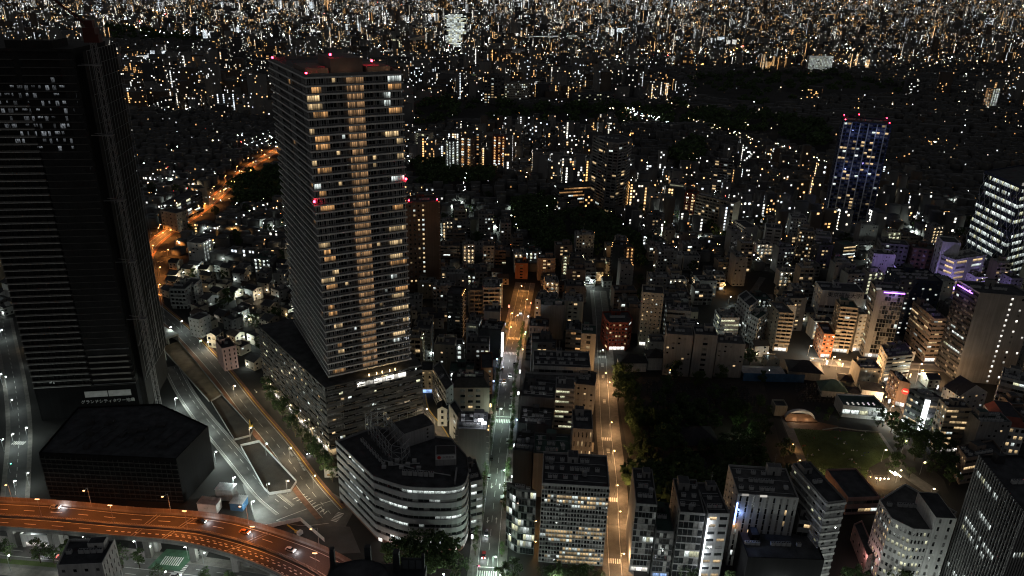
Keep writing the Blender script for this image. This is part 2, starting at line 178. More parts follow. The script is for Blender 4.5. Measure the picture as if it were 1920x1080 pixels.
 ('long white lit housing slab far right of the avenue', [(37.0, 2814.1), (213.3, 2933.2), (205.4, 2944.8), (29.2, 2825.7)], 36, 'lgrey2', 'corr,24,8,.9,c', 'blank,1,1,0,w', {'rk': 0}),
 ('long white lit housing slab farther right near the stadium lights', [(845.0, 2267.1), (916.1, 2270.7), (915.4, 2284.7), (844.3, 2281.1)], 40, 'lgrey2', 'corr,16,10,.9,c', 'blank,1,1,0,w', {'rk': 0}),
 ('wide warm lit slab at the dark belt far right', [(978.5, 1583.9), (1000.0, 1596.0), (993.1, 1608.2), (971.6, 1596.1)], 42, 'lgrey2', 'corr,3,12,1,c', 'corr,3,12,.7,o', {'rk': 0}),
 ('tan apartment block with access lamps beside the sodium road bend', [(-334.6, 676.4), (-315.1, 666.1), (-309.5, 676.7), (-329.0, 687.0)], 18, 'beige', 'small,4,5,.05,w', 'small,4,5,.05,w', {'rk': 0}),
 ('long apartment slab with lit access decks on the sodium road', [(-326.3, 688.2), (-320.0, 737.0), (-333.9, 738.8), (-340.1, 690.0)], 20, 'dgrey', 'corr,8,6,.35,c', 'corr,3,6,.5,c', {'rk': 0}),
 ('bright lamp dotted stair block on the sodium road', [(-322.1, 737.6), (-316.9, 746.5), (-327.2, 752.6), (-332.5, 743.7)], 22, 'beige', 'corr,2,7,1,o', 'blank,1,1,0,w', {'rk': 0}),
 ('white block with dazzling lit right stair near the sodium road bend', [(-275.4, 593.4), (-261.7, 591.7), (-260.1, 605.6), (-273.8, 607.3)], 16, 'lgrey2', 'sparse,4,5,.1,w', 'corr,3,5,1,c', {'rk': 0}),
 ('row house block with stepped floors by the road crossing', [(-247.9, 496.3), (-236.6, 496.0), (-236.3, 510.0), (-247.6, 510.3)], 15, 'grey', 'balc,4,5,.05,w', 'small,3,5,.1,w', {'rk': 1}),
 ('white balcony block behind the crossing of the sodium road', [(-242.9, 507.1), (-234.4, 506.7), (-233.8, 518.7), (-242.3, 519.1)], 14, 'lgrey2', 'balc,3,4,.03,w', 'small,3,4,0,w', {'rk': 0}),
 ('small white block with red left edge near the white lamp', [(-216.9, 453.1), (-208.3, 449.4), (-204.3, 458.6), (-213.0, 462.3)], 13, 'lgrey2', 'small,3,4,.05,w', 'small,3,4,.05,w', {'rk': 0}),
 ('three storey cream house lit by the lamp beside the underpass', [(-199.0, 437.2), (-192.7, 436.0), (-191.0, 444.8), (-197.4, 446.0)], 9, 'cream', 'mid,2,2,.1,w', 'mid,2,2,.1,w', {'rk': 0, 'gable': 1}),
 ('pinkish grey lane block beside the underpass road', [(-184.7, 416.8), (-176.5, 405.6), (-169.4, 410.3), (-177.5, 421.5)], 15, 'pink', 'slit,3,5,0,w', 'small,4,5,.05,w', {'rk': 1}),
]
SITE = {'avenue': [(-248.4, 233.2), (-181.9, 246.3), (-119.6, 248.6), (-67.0, 236.8), (-10.4, 245.8), (55.2, 232.4), (120.5, 233.3), (158.0, 221.0), (133.6, 169.8), (-192.2, 160.7)], 'central': [[(-7.4, 238.9), (-6.0, 284.5), (-3.3, 352.3), (-1.0, 419.7), (3.8, 483.2), (10.8, 564.6)], 11.5], 'sodium': [[(46.5, 240.9), (48.6, 268.4), (52.0, 307.2), (54.4, 355.1), (59.5, 423.1), (62.3, 461.3), (65.0, 496.1), (67.9, 551.7)], 8.5], 'decku': [(-233.4, 262.0), (-219.2, 261.5), (-189.6, 260.2), (-159.4, 257.2), (-136.1, 256.1), (-119.4, 254.0), (-104.5, 249.9), (-84.6, 242.3), (-69.8, 235.4), (-55.2, 226.0), (-40.8, 213.4)], 'deckl': [(-222.7, 245.6), (-209.2, 245.2), (-186.3, 243.8), (-158.8, 241.7), (-133.9, 239.5), (-112.3, 233.9), (-97.6, 228.0), (-87.8, 223.2), (-77.7, 216.7), (-67.2, 206.7)], 'roadR': [(-76.5, 279.7), (-92.2, 298.9), (-116.2, 331.7), (-144.8, 367.5), (-173.7, 405.4), (-211.9, 451.4), (-235.4, 477.2), (-256.4, 499.0), (-267.5, 513.0), (-285.5, 543.7), (-302.4, 577.8), (-312.0, 602.8), (-320.0, 637.2), (-320.4, 684.2), (-318.6, 732.2), (-321.3, 799.0), (-327.9, 869.4), (-331.1, 937.4), (-327.7, 1016.7), (-328.3, 1070.0)], 'roadL': [(-104.7, 274.9), (-118.7, 287.6), (-135.9, 307.7), (-154.9, 329.9), (-176.3, 354.7), (-195.8, 379.8), (-215.1, 407.9)], 'stripW': [(-220.6, 266.6), (-241.5, 303.0), (-263.3, 339.8), (-293.2, 383.9), (-332.5, 437.8), (-355.3, 469.6)], 'trough': [(-229.0, 434.7), (-221.9, 444.4), (-167.2, 377.0), (-172.5, 369.6)], 'isl1': [(-139.3, 326.7), (-131.2, 331.0), (-102.4, 298.4), (-103.3, 291.5), (-112.4, 288.7), (-116.2, 292.5)], 'isl2': [(-171.3, 369.7), (-167.8, 377.0), (-138.1, 342.7), (-137.5, 336.6), (-144.6, 332.3)], 'park': [(160.2, 358.6), (206.7, 356.0), (204.9, 335.2), (187.5, 323.2), (180.7, 311.8), (154.8, 311.6)], 'parkpath': [(156.8, 372.2), (163.1, 372.6), (154.8, 309.4), (150.2, 309.2)], 'parkpath2': [(204.6, 355.9), (208.3, 356.1), (206.6, 322.7), (214.4, 305.6), (208.2, 301.2), (199.9, 320.1)], 'parkall': [(156.1, 376.8), (215.1, 379.8), (218.3, 347.2), (221.6, 314.5), (218.6, 303.7), (149.1, 300.8)], 'wood': [(65.2, 413.0), (159.3, 413.3), (143.6, 319.9), (62.9, 311.1)], 'alley': [(137.5, 420.4), (150.2, 501.5), (185.6, 543.5), (212.5, 590.9)], 'sodium2': [[(199.5, 441.1), (226.0, 436.6), (239.7, 435.9), (240.0, 399.3), (232.3, 363.7)], 7], 'sodium3': [[(239.7, 435.9), (281.5, 435.4), (289.9, 425.2)], 7], 'lane': [[(-21.0, 301.9), (-35.5, 343.0), (-47.8, 366.7), (-52.1, 384.2)], 6]}
LAMPS = {'sodiumstreet': [(65.1, 451.9), (58.9, 403.0), (59.9, 392.0), (56.2, 348.2), (54.6, 321.3), (52.8, 293.3), (51.8, 274.4), (50.0, 247.4)], 'central': [(-12.1, 311.8), (-13.1, 372.7), (-4.2, 358.8), (-3.9, 243.5), (1.9, 257.3), (-11.7, 270.7), (-1.5, 302.6)], 'central_o': [(11.4, 513.3), (0.5, 487.6), (9.5, 454.2), (7.4, 539.3), (-0.0, 464.5), (4.3, 484.1)], 'white': [(-335.0, 439.7), (-294.0, 379.3), (-298.4, 382.2), (-274.8, 354.6), (-250.4, 328.2), (-229.2, 284.5), (-253.8, 322.1), (-255.9, 317.2), (-227.0, 290.7), (-228.3, 450.4), (-224.8, 459.9), (-200.7, 432.0), (-111.8, 287.5), (-122.8, 319.7)], 'lane': [(-42.0, 340.8), (-34.2, 324.7), (-26.5, 305.0), (-45.6, 356.7)], 'grove': [(211.9, 337.7), (212.4, 318.7), (205.9, 297.0), (196.7, 311.3), (197.1, 328.7)], 'roadleft': [(-186.6, 360.9), (-166.7, 337.3), (-145.7, 311.6), (-129.3, 291.6), (-114.8, 274.6)], 'road': [(-159.0, 375.9), (-195.4, 430.1), (-103.4, 289.9), (-135.7, 333.7), (-109.7, 316.5), (-92.0, 294.5)], 'roado': [(-283.6, 558.3), (-295.1, 599.5), (-296.8, 621.8), (-268.3, 523.1), (-329.1, 657.1), (-318.2, 688.0), (-318.9, 716.7), (-315.5, 651.9), (-315.7, 756.1), (-318.3, 826.8), (-318.8, 882.8), (-317.0, 949.5), (-320.9, 729.8), (-317.8, 792.1)], 'right_o': [(195.3, 429.5), (212.6, 429.0), (232.4, 428.7), (223.2, 417.5), (222.0, 399.3), (221.7, 383.1), (264.2, 426.2), (260.5, 417.5), (210.6, 432.6), (219.9, 425.8), (224.6, 394.4), (221.1, 372.9), (250.8, 419.1), (268.0, 413.1), (203.4, 429.3)], 'right_w': [(200.9, 448.0), (215.6, 364.1), (256.0, 412.5), (267.6, 386.0), (218.8, 355.0), (321.9, 460.7), (216.3, 417.2)], 'park': [(150.8, 322.9), (152.1, 337.3), (151.2, 300.7), (181.7, 310.4), (185.4, 308.0)], 'mid': [(141.1, 450.0), (168.4, 436.1), (168.1, 529.0), (162.4, 485.1), (133.9, 437.9), (131.7, 478.7), (117.1, 493.2), (60.0, 433.6), (237.6, 497.2), (251.6, 498.1), (199.4, 487.5)]}
WOODS = [[(61.5, 311.0), (146.7, 309.1), (140.3, 290.5), (63.1, 285.4)], [(11.1, 614.2), (19.3, 688.5), (42.7, 751.9), (94.5, 766.3), (119.1, 680.8), (113.0, 577.7), (97.2, 648.8), (47.5, 637.7)], [(-142.0, 989.9), (-120.5, 1002.1), (-80.8, 960.2), (-24.7, 948.9), (-29.0, 875.7), (-109.1, 850.2)], [(-204.9, 1427.1), (-94.7, 1511.7), (31.3, 1434.9), (133.7, 1451.7), (352.5, 1520.1), (317.0, 1311.2), (117.8, 1257.7), (-62.0, 1280.7), (-171.3, 1216.3)], [(432.3, 1956.5), (691.6, 2188.9), (879.4, 2168.0), (966.3, 1912.3), (890.7, 1780.1), (604.9, 1633.5), (476.8, 1507.8), (384.8, 1671.2)], [(-328.7, 827.7), (-324.1, 896.0), (-290.0, 913.5), (-249.0, 774.1), (-289.4, 758.2)], [(338.3, 1453.8), (457.6, 1442.5), (542.6, 1318.6), (454.0, 1095.2), (414.7, 1208.0), (318.8, 1239.3)], [(218.4, 1032.5), (281.3, 1149.0), (256.6, 1037.1), (228.0, 971.4)], [(-2.5, 797.8), (44.8, 802.3), (37.4, 761.0), (14.1, 688.1), (1.1, 703.5)], [(-1718.3, 3232.9), (-1486.5, 3158.5), (-1072.8, 2747.3), (-1050.4, 2594.8), (-1391.7, 2637.5)]]
DARKZ = [[(196.1, 1308.7), (348.1, 1499.6), (509.8, 1546.4), (694.1, 1687.4), (1031.6, 1788.9), (1115.6, 1684.2), (533.0, 749.1), (439.7, 741.1), (557.3, 1072.6), (414.9, 963.0), (352.2, 1082.8), (159.3, 935.3)], [(-701.2, 1315.1), (-399.4, 1255.3), (-276.0, 888.0), (-344.7, 880.5), (-515.9, 945.8)], [(-214.2, 1457.5), (508.7, 1616.8), (440.0, 1382.4), (302.0, 1284.1), (-179.7, 1215.1)], [(-135.4, 903.2), (56.7, 924.1), (48.8, 762.1), (-63.6, 636.1), (-74.6, 750.8), (-128.3, 853.1)], [(311.7, 2166.0), (1678.4, 2645.6), (1201.6, 1863.8), (694.1, 1687.4), (352.5, 1520.1)], [(-1475.6, 2728.7), (-1039.5, 2758.8), (-873.3, 2305.4), (-1204.2, 2211.4)]]
SLAB = [(-804.9, 2864.8, -629.9, 3406.3, 9.0, 34.0, 1.0), (-1131.4, 2801.1, -1043.2, 3052.1, 8.0, 30.0, 1.0), (-1199.9, 3384.5, -1123.7, 4027.6, 8.0, 40.0, 0.0), (-212.2, 2775.1, 27.6, 3269.5, 9.0, 30.0, 0.0), (303.4, 3249.8, 587.8, 3743.9, 10.0, 36.0, 1.0), (545.3, 3113.6, 770.5, 3473.3, 6.0, 34.0, 1.0), (205.4, 4579.6, 569.3, 5427.0, 8.0, 50.0, 0.0), (-422.9, 2267.6, -355.7, 2452.4, 5.0, 26.0, 0.0), (-987.6, 1981.5, -930.2, 2104.1, 6.0, 30.0, 1.0), (-699.0, 1587.4, -614.8, 1663.2, 8.0, 34.0, 2.0), (-810.5, 1565.7, -687.7, 1534.7, 8.0, 36.0, 2.0), (-528.3, 1855.8, -484.6, 1887.2, 4.0, 30.0, 1.0), (724.5, 2974.6, 848.6, 3060.1, 4.0, 40.0, 1.0), (696.2, 2256.2, 807.3, 2310.2, 5.0, 36.0, 2.0), (1000.4, 2356.0, 1105.1, 2410.3, 4.0, 34.0, 0.0), (-140.6, 990.1, -4.3, 968.9, 12.0, 34.0, 3.0), (23.0, 920.5, 100.5, 889.2, 9.0, 30.0, 3.0), (126.0, 789.1, 171.6, 783.2, 6.0, 26.0, 3.0), (-680.9, 3686.7, -403.7, 4177.3, 9.0, 44.0, 0.0), (-273.3, 4344.8, 102.0, 5818.3, 9.0, 70.0, 0.0), (-1513.3, 4961.9, -1068.2, 5817.1, 12.0, 70.0, 0.0), (-326.3, 6584.5, 692.5, 8259.6, 12.0, 90.0, 0.0), (667.8, 4806.3, 1164.0, 5311.7, 9.0, 40.0, 2.0), (1914.0, 5417.6, 2730.8, 6119.3, 8.0, 40.0, 2.0)]
CLUST = [(111.1, 2185.0, 60, 70, 0.9, 0), (245.6, 2412.1, 90, 60, 0.9, 0), (5.8, 2257.9, 30, 30, 1.2, 0), (-359.6, 1047.7, 45, 40, 0.5, 0), (206.5, 1385.8, 25, 30, 0.6, 1), (226.8, 1298.0, 25, 25, 0.6, 0), (-2197.6, 3401.0, 60, 50, 1.6, 2), (-2039.9, 3274.3, 40, 40, 1.4, 2), (-1265.7, 2939.1, 120, 50, 1.1, 0), (-939.9, 2921.5, 90, 60, 1.3, 0), (-1163.1, 5188.6, 300, 80, 2.6, 0), (-1571.3, 5660.5, 300, 60, 3, 0), (-200.8, 2408.6, 40, 30, 1.0, 0), (670.6, 2743.9, 120, 24, 2.4, 4), (959.6, 2826.0, 70, 30, 2.0, 4), (2654.6, 5445.2, 300, 60, 2.4, 0), (2003.0, 3365.1, 90, 50, 1.4, 4), (225.9, 841.8, 16, 24, 0.28, 0), (1450.6, 4078.0, 90, 30, 1.6, 2), (657.0, 1177.3, 20, 14, 0.5, 2), (-782.8, 4094.9, 200, 60, 1.8, 0), (-489.5, 3393.5, 120, 40, 1.5, 1)]

R0 = random.Random(7)

# ---------------------------------------------------------------- materials
MATS = {}

def _base(name):
    m = bpy.data.materials.new(name)
    m.use_nodes = True
    nt = m.node_tree
    bs = nt.nodes['Principled BSDF']
    return m, nt, bs

def mat(name, col, rough=0.85, var=0.35, scale=0.12, streak=0.0, metal=0.0, bump=0.0, spec=0.3, fine=0.0):
    if name in MATS:
        return MATS[name]
    m, nt, bs = _base(name)
    N = nt.nodes.new
    L = nt.links.new
    t = N('ShaderNodeTexCoord')
    nz = N('ShaderNodeTexNoise')
    nz.inputs['Scale'].default_value = scale
    nz.inputs['Detail'].default_value = 6
    L(t.outputs['Object'], nz.inputs['Vector'])
    rm = N('ShaderNodeMapRange')
    rm.inputs['From Min'].default_value = 0.3
    rm.inputs['From Max'].default_value = 0.7
    rm.inputs['To Min'].default_value = 1 - var
    rm.inputs['To Max'].default_value = 1 + var * 0.5
    L(nz.outputs['Fac'], rm.inputs['Value'])
    last = rm.outputs[0]
    if streak:
        mp = N('ShaderNodeMapping')
        mp.inputs['Scale'].default_value = (1.2, 1.2, 0.05)
        L(t.outputs['Object'], mp.inputs['Vector'])
        n2 = N('ShaderNodeTexNoise')
        n2.inputs['Scale'].default_value = 1.0
        n2.inputs['Detail'].default_value = 3
        L(mp.outputs[0], n2.inputs['Vector'])
        r2 = N('ShaderNodeMapRange')
        r2.inputs['From Min'].default_value = 0.35
        r2.inputs['From Max'].default_value = 0.7
        r2.inputs['To Min'].default_value = 1 - streak
        r2.inputs['To Max'].default_value = 1.0
        L(n2.outputs['Fac'], r2.inputs['Value'])
        mu = N('ShaderNodeMath')
        mu.operation = 'MULTIPLY'
        L(last, mu.inputs[0])
        L(r2.outputs[0], mu.inputs[1])
        last = mu.outputs[0]
    if fine:
        n3 = N('ShaderNodeTexNoise')
        n3.inputs['Scale'].default_value = 2.5
        n3.inputs['Detail'].default_value = 4
        L(t.outputs['Object'], n3.inputs['Vector'])
        r3 = N('ShaderNodeMapRange')
        r3.inputs['From Min'].default_value = 0.3
        r3.inputs['From Max'].default_value = 0.7
        r3.inputs['To Min'].default_value = 1 - fine
        r3.inputs['To Max'].default_value = 1 + fine
        L(n3.outputs['Fac'], r3.inputs['Value'])
        mu = N('ShaderNodeMath')
        mu.operation = 'MULTIPLY'
        L(last, mu.inputs[0])
        L(r3.outputs[0], mu.inputs[1])
        last = mu.outputs[0]
    mx = N('ShaderNodeMix')
    mx.data_type = 'RGBA'
    mx.blend_type = 'MULTIPLY'
    mx.inputs['Factor'].default_value = 1
    mx.inputs[6].default_value = (*col, 1)
    cb = N('ShaderNodeCombineColor')
    for i in range(3):
        L(last, cb.inputs[i])
    L(cb.outputs[0], mx.inputs[7])
    L(mx.outputs[2], bs.inputs['Base Color'])
    bs.inputs['Roughness'].default_value = rough
    bs.inputs['Metallic'].default_value = metal
    bs.inputs['Specular IOR Level'].default_value = spec
    MATS[name] = m
    return m

def emit(name, col, strength, sampled=False):
    if name in MATS:
        return MATS[name]
    m, nt, bs = _base(name)
    bs.inputs['Base Color'].default_value = (0.3, 0.3, 0.3, 1)
    bs.inputs['Emission Color'].default_value = (*col, 1)
    bs.inputs['Emission Strength'].default_value = strength
    m.cycles.emission_sampling = 'AUTO' if sampled else 'NONE'
    MATS[name] = m
    return m

def lit_window(name, col, strength, curtain=0.5):
    """a window with its room lamps on: ceiling brighter than floor, furniture, curtains, one level per pane"""
    m, nt, bs = _base(name)
    N = nt.nodes.new
    L = nt.links.new
    uv = N('ShaderNodeUVMap')
    sp = N('ShaderNodeSeparateXYZ')
    L(uv.outputs[0], sp.inputs[0])
    fl = N('ShaderNodeMath'); fl.operation = 'FLOOR'
    L(sp.outputs['X'], fl.inputs[0])
    oi = N('ShaderNodeObjectInfo')
    ad = N('ShaderNodeMath'); ad.operation = 'MULTIPLY_ADD'
    L(oi.outputs['Random'], ad.inputs[0]); ad.inputs[1].default_value = 531.7
    L(fl.outputs[0], ad.inputs[2])
    wnz = N('ShaderNodeTexWhiteNoise'); wnz.noise_dimensions = '1D'
    L(ad.outputs[0], wnz.inputs['W'])
    br = N('ShaderNodeMapRange')
    br.inputs['To Min'].default_value = 0.2; br.inputs['To Max'].default_value = 1.5
    L(wnz.outputs['Value'], br.inputs['Value'])
    # vertical falloff
    vg = N('ShaderNodeMapRange')
    vg.inputs['From Min'].default_value = 0.05; vg.inputs['From Max'].default_value = 0.9
    vg.inputs['To Min'].default_value = 0.3; vg.inputs['To Max'].default_value = 1.25
    L(sp.outputs['Y'], vg.inputs['Value'])
    # curtains and furniture
    cb = N('ShaderNodeCombineXYZ')
    xs = N('ShaderNodeMath'); xs.operation = 'MULTIPLY'; xs.inputs[1].default_value = 5.0
    L(sp.outputs['X'], xs.inputs[0])
    ys = N('ShaderNodeMath'); ys.operation = 'MULTIPLY'; ys.inputs[1].default_value = 1.6
    L(sp.outputs['Y'], ys.inputs[0])
    L(xs.outputs[0], cb.inputs[0]); L(ys.outputs[0], cb.inputs[1]); L(ad.outputs[0], cb.inputs[2])
    nz = N('ShaderNodeTexNoise'); nz.inputs['Scale'].default_value = 1.0; nz.inputs['Detail'].default_value = 2
    L(cb.outputs[0], nz.inputs['Vector'])
    rm = N('ShaderNodeMapRange')
    rm.inputs['From Min'].default_value = 0.38; rm.inputs['From Max'].default_value = 0.58
    rm.inputs['To Min'].default_value = 1 - curtain; rm.inputs['To Max'].default_value = 1.0
    L(nz.outputs['Fac'], rm.inputs['Value'])
    a = N('ShaderNodeMath'); a.operation = 'MULTIPLY'
    L(br.outputs[0], a.inputs[0]); L(vg.outputs[0], a.inputs[1])
    b = N('ShaderNodeMath'); b.operation = 'MULTIPLY'
    L(a.outputs[0], b.inputs[0]); L(rm.outputs[0], b.inputs[1])
    c = N('ShaderNodeMath'); c.operation = 'MULTIPLY'; c.inputs[1].default_value = strength
    L(b.outputs[0], c.inputs[0])
    bs.inputs['Base Color'].default_value = (0.05, 0.05, 0.05, 1)
    bs.inputs['Roughness'].default_value = 0.15
    bs.inputs['Emission Color'].default_value = (*col, 1)
    L(c.outputs[0], bs.inputs['Emission Strength'])
    m.cycles.emission_sampling = 'NONE'
    MATS[name] = m
    return m

WALL = {
    'white': (0.62, 0.62, 0.60), 'lgrey2': (0.42, 0.42, 0.41), 'lgrey': (0.36, 0.36, 0.36), 'grey': (0.24, 0.24, 0.24),
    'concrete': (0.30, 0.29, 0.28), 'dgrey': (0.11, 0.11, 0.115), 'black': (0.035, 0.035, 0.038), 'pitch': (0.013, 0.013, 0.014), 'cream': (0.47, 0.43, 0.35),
    'beige': (0.36, 0.31, 0.24), 'taupe': (0.24, 0.19, 0.16), 'brown': (0.16, 0.10, 0.07), 'brick': (0.30, 0.12, 0.06),
    'redtile': (0.24, 0.055, 0.035), 'pink': (0.42, 0.27, 0.25), 'navy': (0.03, 0.04, 0.07), 'blue': (0.035, 0.045, 0.09),
}

def wall_mat(k):
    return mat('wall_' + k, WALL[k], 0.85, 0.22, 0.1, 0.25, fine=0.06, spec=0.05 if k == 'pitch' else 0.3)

M_ROOF = mat('roof_membrane', (0.07, 0.073, 0.078), 0.9, 0.5, 0.25, fine=0.15)
M_ROOF2 = mat('roof_concrete', (0.11, 0.11, 0.11), 0.9, 0.4, 0.3, fine=0.12)
M_ROOFG = mat('roof_green_paint', (0.05, 0.09, 0.075), 0.8, 0.4, 0.2)
M_TILE = mat('roof_tile', (0.03, 0.03, 0.034), 0.7, 0.4, 0.6)
M_TILEB = mat('roof_tile_brown', (0.06, 0.04, 0.032), 0.75, 0.4, 0.6)
M_RED = mat('roof_tile_red', (0.26, 0.07, 0.05), 0.7, 0.3, 0.4)
M_METAL = mat('galvanised_metal', (0.34, 0.35, 0.36), 0.5, 0.25, 0.6, metal=0.4)
M_MACH = mat('machine_grey', (0.45, 0.46, 0.46), 0.6, 0.3, 0.5)
M_DARK = mat('dark_paint', (0.03, 0.03, 0.032), 0.6, 0.2, 0.5)
M_FRAME = mat('window_frame', (0.12, 0.12, 0.12), 0.5, 0.1, 0.5, metal=0.3)
M_SLAB = mat('balcony_slab', (0.42, 0.41, 0.40), 0.8, 0.25, 0.3)
M_RAIL = mat('balcony_rail', (0.10, 0.10, 0.105), 0.4, 0.2, 0.5)
M_GLASS = mat('window_glass', (0.016, 0.018, 0.02), 0.06, 0.5, 0.35, spec=0.6)
M_CURT = mat('curtained_glass', (0.19, 0.185, 0.18), 0.25, 0.6, 0.5, spec=0.5)
LIT = {
    'w': lit_window('lit_warm', (1.0, 0.70, 0.36), .68),
    'o': lit_window('lit_amber', (1.0, 0.52, 0.20), .52),
    'c': lit_window('lit_white', (0.90, 1.0, 0.95), .9, 0.65),
    'g': lit_window('lit_pale_yellow', (0.95, 0.95, 0.62), .72, 0.65),
    'e': lit_window('lit_green', (0.55, 0.75, 0.35), 0.35, 0.3),
    'r': lit_window('lit_dim_red', (0.9, 0.22, 0.08), 0.35),
    'b': lit_window('lit_blue', (0.35, 0.55, 1.0), 1.2),
    'k': lit_window('lit_brown', (1.0, 0.56, 0.26), .32, .55),
    's': lit_window('lit_shop', (1.0, 0.95, 0.85), 1.5, 0.35),
}
LAMPC = {'w': (1.0, 0.86, 0.62), 'o': (1.0, 0.50, 0.17), 'c': (0.88, 1.0, 0.96), 'g': (0.9, 1.0, 0.7), 'r': (1.0, 0.32, 0.12),
         'e': (0.6, 1.0, 0.5), 'b': (0.4, 0.6, 1.0), 's': (1, .95, .85)}
TUBE = {k: emit('tube_lamp_' + n, LAMPC[k], 9.0, True) for k, n in (('w', 'warm'), ('o', 'amber'), ('c', 'white'), ('g', 'pale'), ('r', 'red'))}

# ---------------------------------------------------------------- mesh collector
class MB:
    def __init__(self):
        self.v = []; self.f = []; self.m = []; self.uv = []; self.mats = []
    def mi(self, m):
        if m not in self.mats:
            self.mats.append(m)
        return self.mats.index(m)
    def quad(self, pts, m, uv=None):
        i = len(self.v)
        self.v.extend([tuple(p) for p in pts])
        self.f.append(tuple(range(i, i + len(pts))))
        self.m.append(self.mi(m))
        self.uv.append(uv)
    def box(self, x0, y0, z0, x1, y1, z1, m, bottom=True):
        self.obox((x0, y0, z0), (x1 - x0, 0, 0), (0, y1 - y0, 0), z1 - z0, m, bottom)
    def obox(self, o, a, b, h, m, bottom=True):
        """box from corner o along horizontal vectors a, b (a x b up) and height h"""
        o = Vector(o); a = Vector(a); b = Vector(b); u = Vector((0, 0, h))
        i = len(self.v)
        for k in (Vector(), u):
            for c in (Vector(), a, a + b, b):
                self.v.append(tuple(o + c + k))
        fs = [(4, 5, 6, 7), (0, 1, 5, 4), (1, 2, 6, 5), (2, 3, 7, 6), (3, 0, 4, 7)]
        if bottom:
            fs.append((3, 2, 1, 0))
        mi = self.mi(m)
        for f in fs:
            self.f.append(tuple(i + k for k in f)); self.m.append(mi); self.uv.append(None)
    def bar(self, p, q, r, m, n=4, r2=None):
        p = Vector(p); q = Vector(q); d = q - p
        if d.length < 1e-6:
            return
        d.normalize()
        a = d.orthogonal().normalized(); b = d.cross(a)
        r2 = r if r2 is None else r2
        i = len(self.v)
        for (c, rr) in ((p, r), (q, r2)):
            for k in range(n):
                t = 2 * math.pi * (k + .5) / n
                self.v.append(tuple(c + a * (rr * math.cos(t)) + b * (rr * math.sin(t))))
        mi = self.mi(m)
        for k in range(n):
            self.f.append((i + k, i + (k + 1) % n, i + n + (k + 1) % n, i + n + k)); self.m.append(mi); self.uv.append(None)
        self.f.append(tuple(i + n + k for k in range(n))); self.m.append(mi); self.uv.append(None)
        self.f.append(tuple(i + n - 1 - k for k in range(n))); self.m.append(mi); self.uv.append(None)
    def cyl(self, x, y, z0, z1, r, m, n=12, r2=None):
        self.bar((x, y, z0), (x, y, z1), r, m, n, r2)
    def poly(self, pts, z, m):
        self.quad([(p[0], p[1], z) for p in pts], m)
    def mesh(self, name):
        me = bpy.data.meshes.new(name)
        me.from_pydata(self.v, [], self.f)
        for m in self.mats:
            me.materials.append(m)
        me.polygons.foreach_set('material_index', self.m)
        if any(u is not None for u in self.uv):
            ul = me.uv_layers.new(name='UVMap')
            flat = []
            for f, u in zip(self.f, self.uv):
                if u is None:
                    flat.extend([0.5] * (2 * len(f)))
                else:
                    for q in u:
                        flat.extend(q)
            ul.data.foreach_set('uv', flat)
        me.update()
        return me
    def build(self, name, parent=None, kind=None, loc=None):
        return obj(name, self.mesh(name), parent, kind, loc)

def obj(name, data, parent=None, kind=None, loc=None, rz=None, scale=None):
    o = bpy.data.objects.new(name, data)
    COL.objects.link(o)
    if parent is not None:
        o.parent = parent
    if kind:
        o['kind'] = kind
    if loc is not None:
        o.location = loc
    if rz is not None:
        o.rotation_euler = (0, 0, rz)
    if scale is not None:
        o.scale = scale
    return o

def thing(name, label, cat, loc=(0, 0, 0), rz=0.0, group=None):
    o = bpy.data.objects.new(name, None)
    o.empty_display_size = 1
    COL.objects.link(o)
    o.location = loc
    o.rotation_euler = (0, 0, rz)
    o['label'] = label
    o['category'] = cat
    if group:
        o['group'] = group
    return o

def tag(o, label, cat, group=None):
    o['label'] = label; o['category'] = cat
    if group:
        o['group'] = group
    return o

def copy_tree(o, parent=None):
    c = o.copy()
    COL.objects.link(c)
    if parent is not None:
        c.parent = parent
    for ch in list(o.children):
        copy_tree(ch, c)
    return c

def lamp(parent, loc, power, col, radius=0.25, spot=None):
    if spot:
        d = bpy.data.lights.new('lamp_light', 'SPOT')
        d.spot_size = rad(spot); d.spot_blend = 0.6
    else:
        d = bpy.data.lights.new('lamp_light', 'POINT')
    d.energy = power * POWER
    d.color = col
    d.shadow_soft_size = radius
    o = bpy.data.objects.new('lamp_light', d)
    COL.objects.link(o)
    o.parent = parent
    o.location = loc
    return o

def inside(p, poly):
    c = False
    n = len(poly)
    for i in range(n):
        a, b = poly[i], poly[i - 1]
        if (a[1] > p[1]) != (b[1] > p[1]) and p[0] < (b[0] - a[0]) * (p[1] - a[1]) / (b[1] - a[1]) + a[0]:
            c = not c
    return c

def text_mesh(body, size, m, extrude=0.04):
    cu = bpy.data.curves.new('lettering', 'FONT')
    cu.body = body; cu.size = size; cu.extrude = extrude; cu.align_x = 'CENTER'; cu.align_y = 'CENTER'
    o = bpy.data.objects.new('lettering', cu)
    COL.objects.link(o)
    me = bpy.data.meshes.new_from_object(o.evaluated_get(bpy.context.evaluated_depsgraph_get()))
    bpy.data.objects.remove(o)
    me.materials.clear(); me.materials.append(m)
    return me

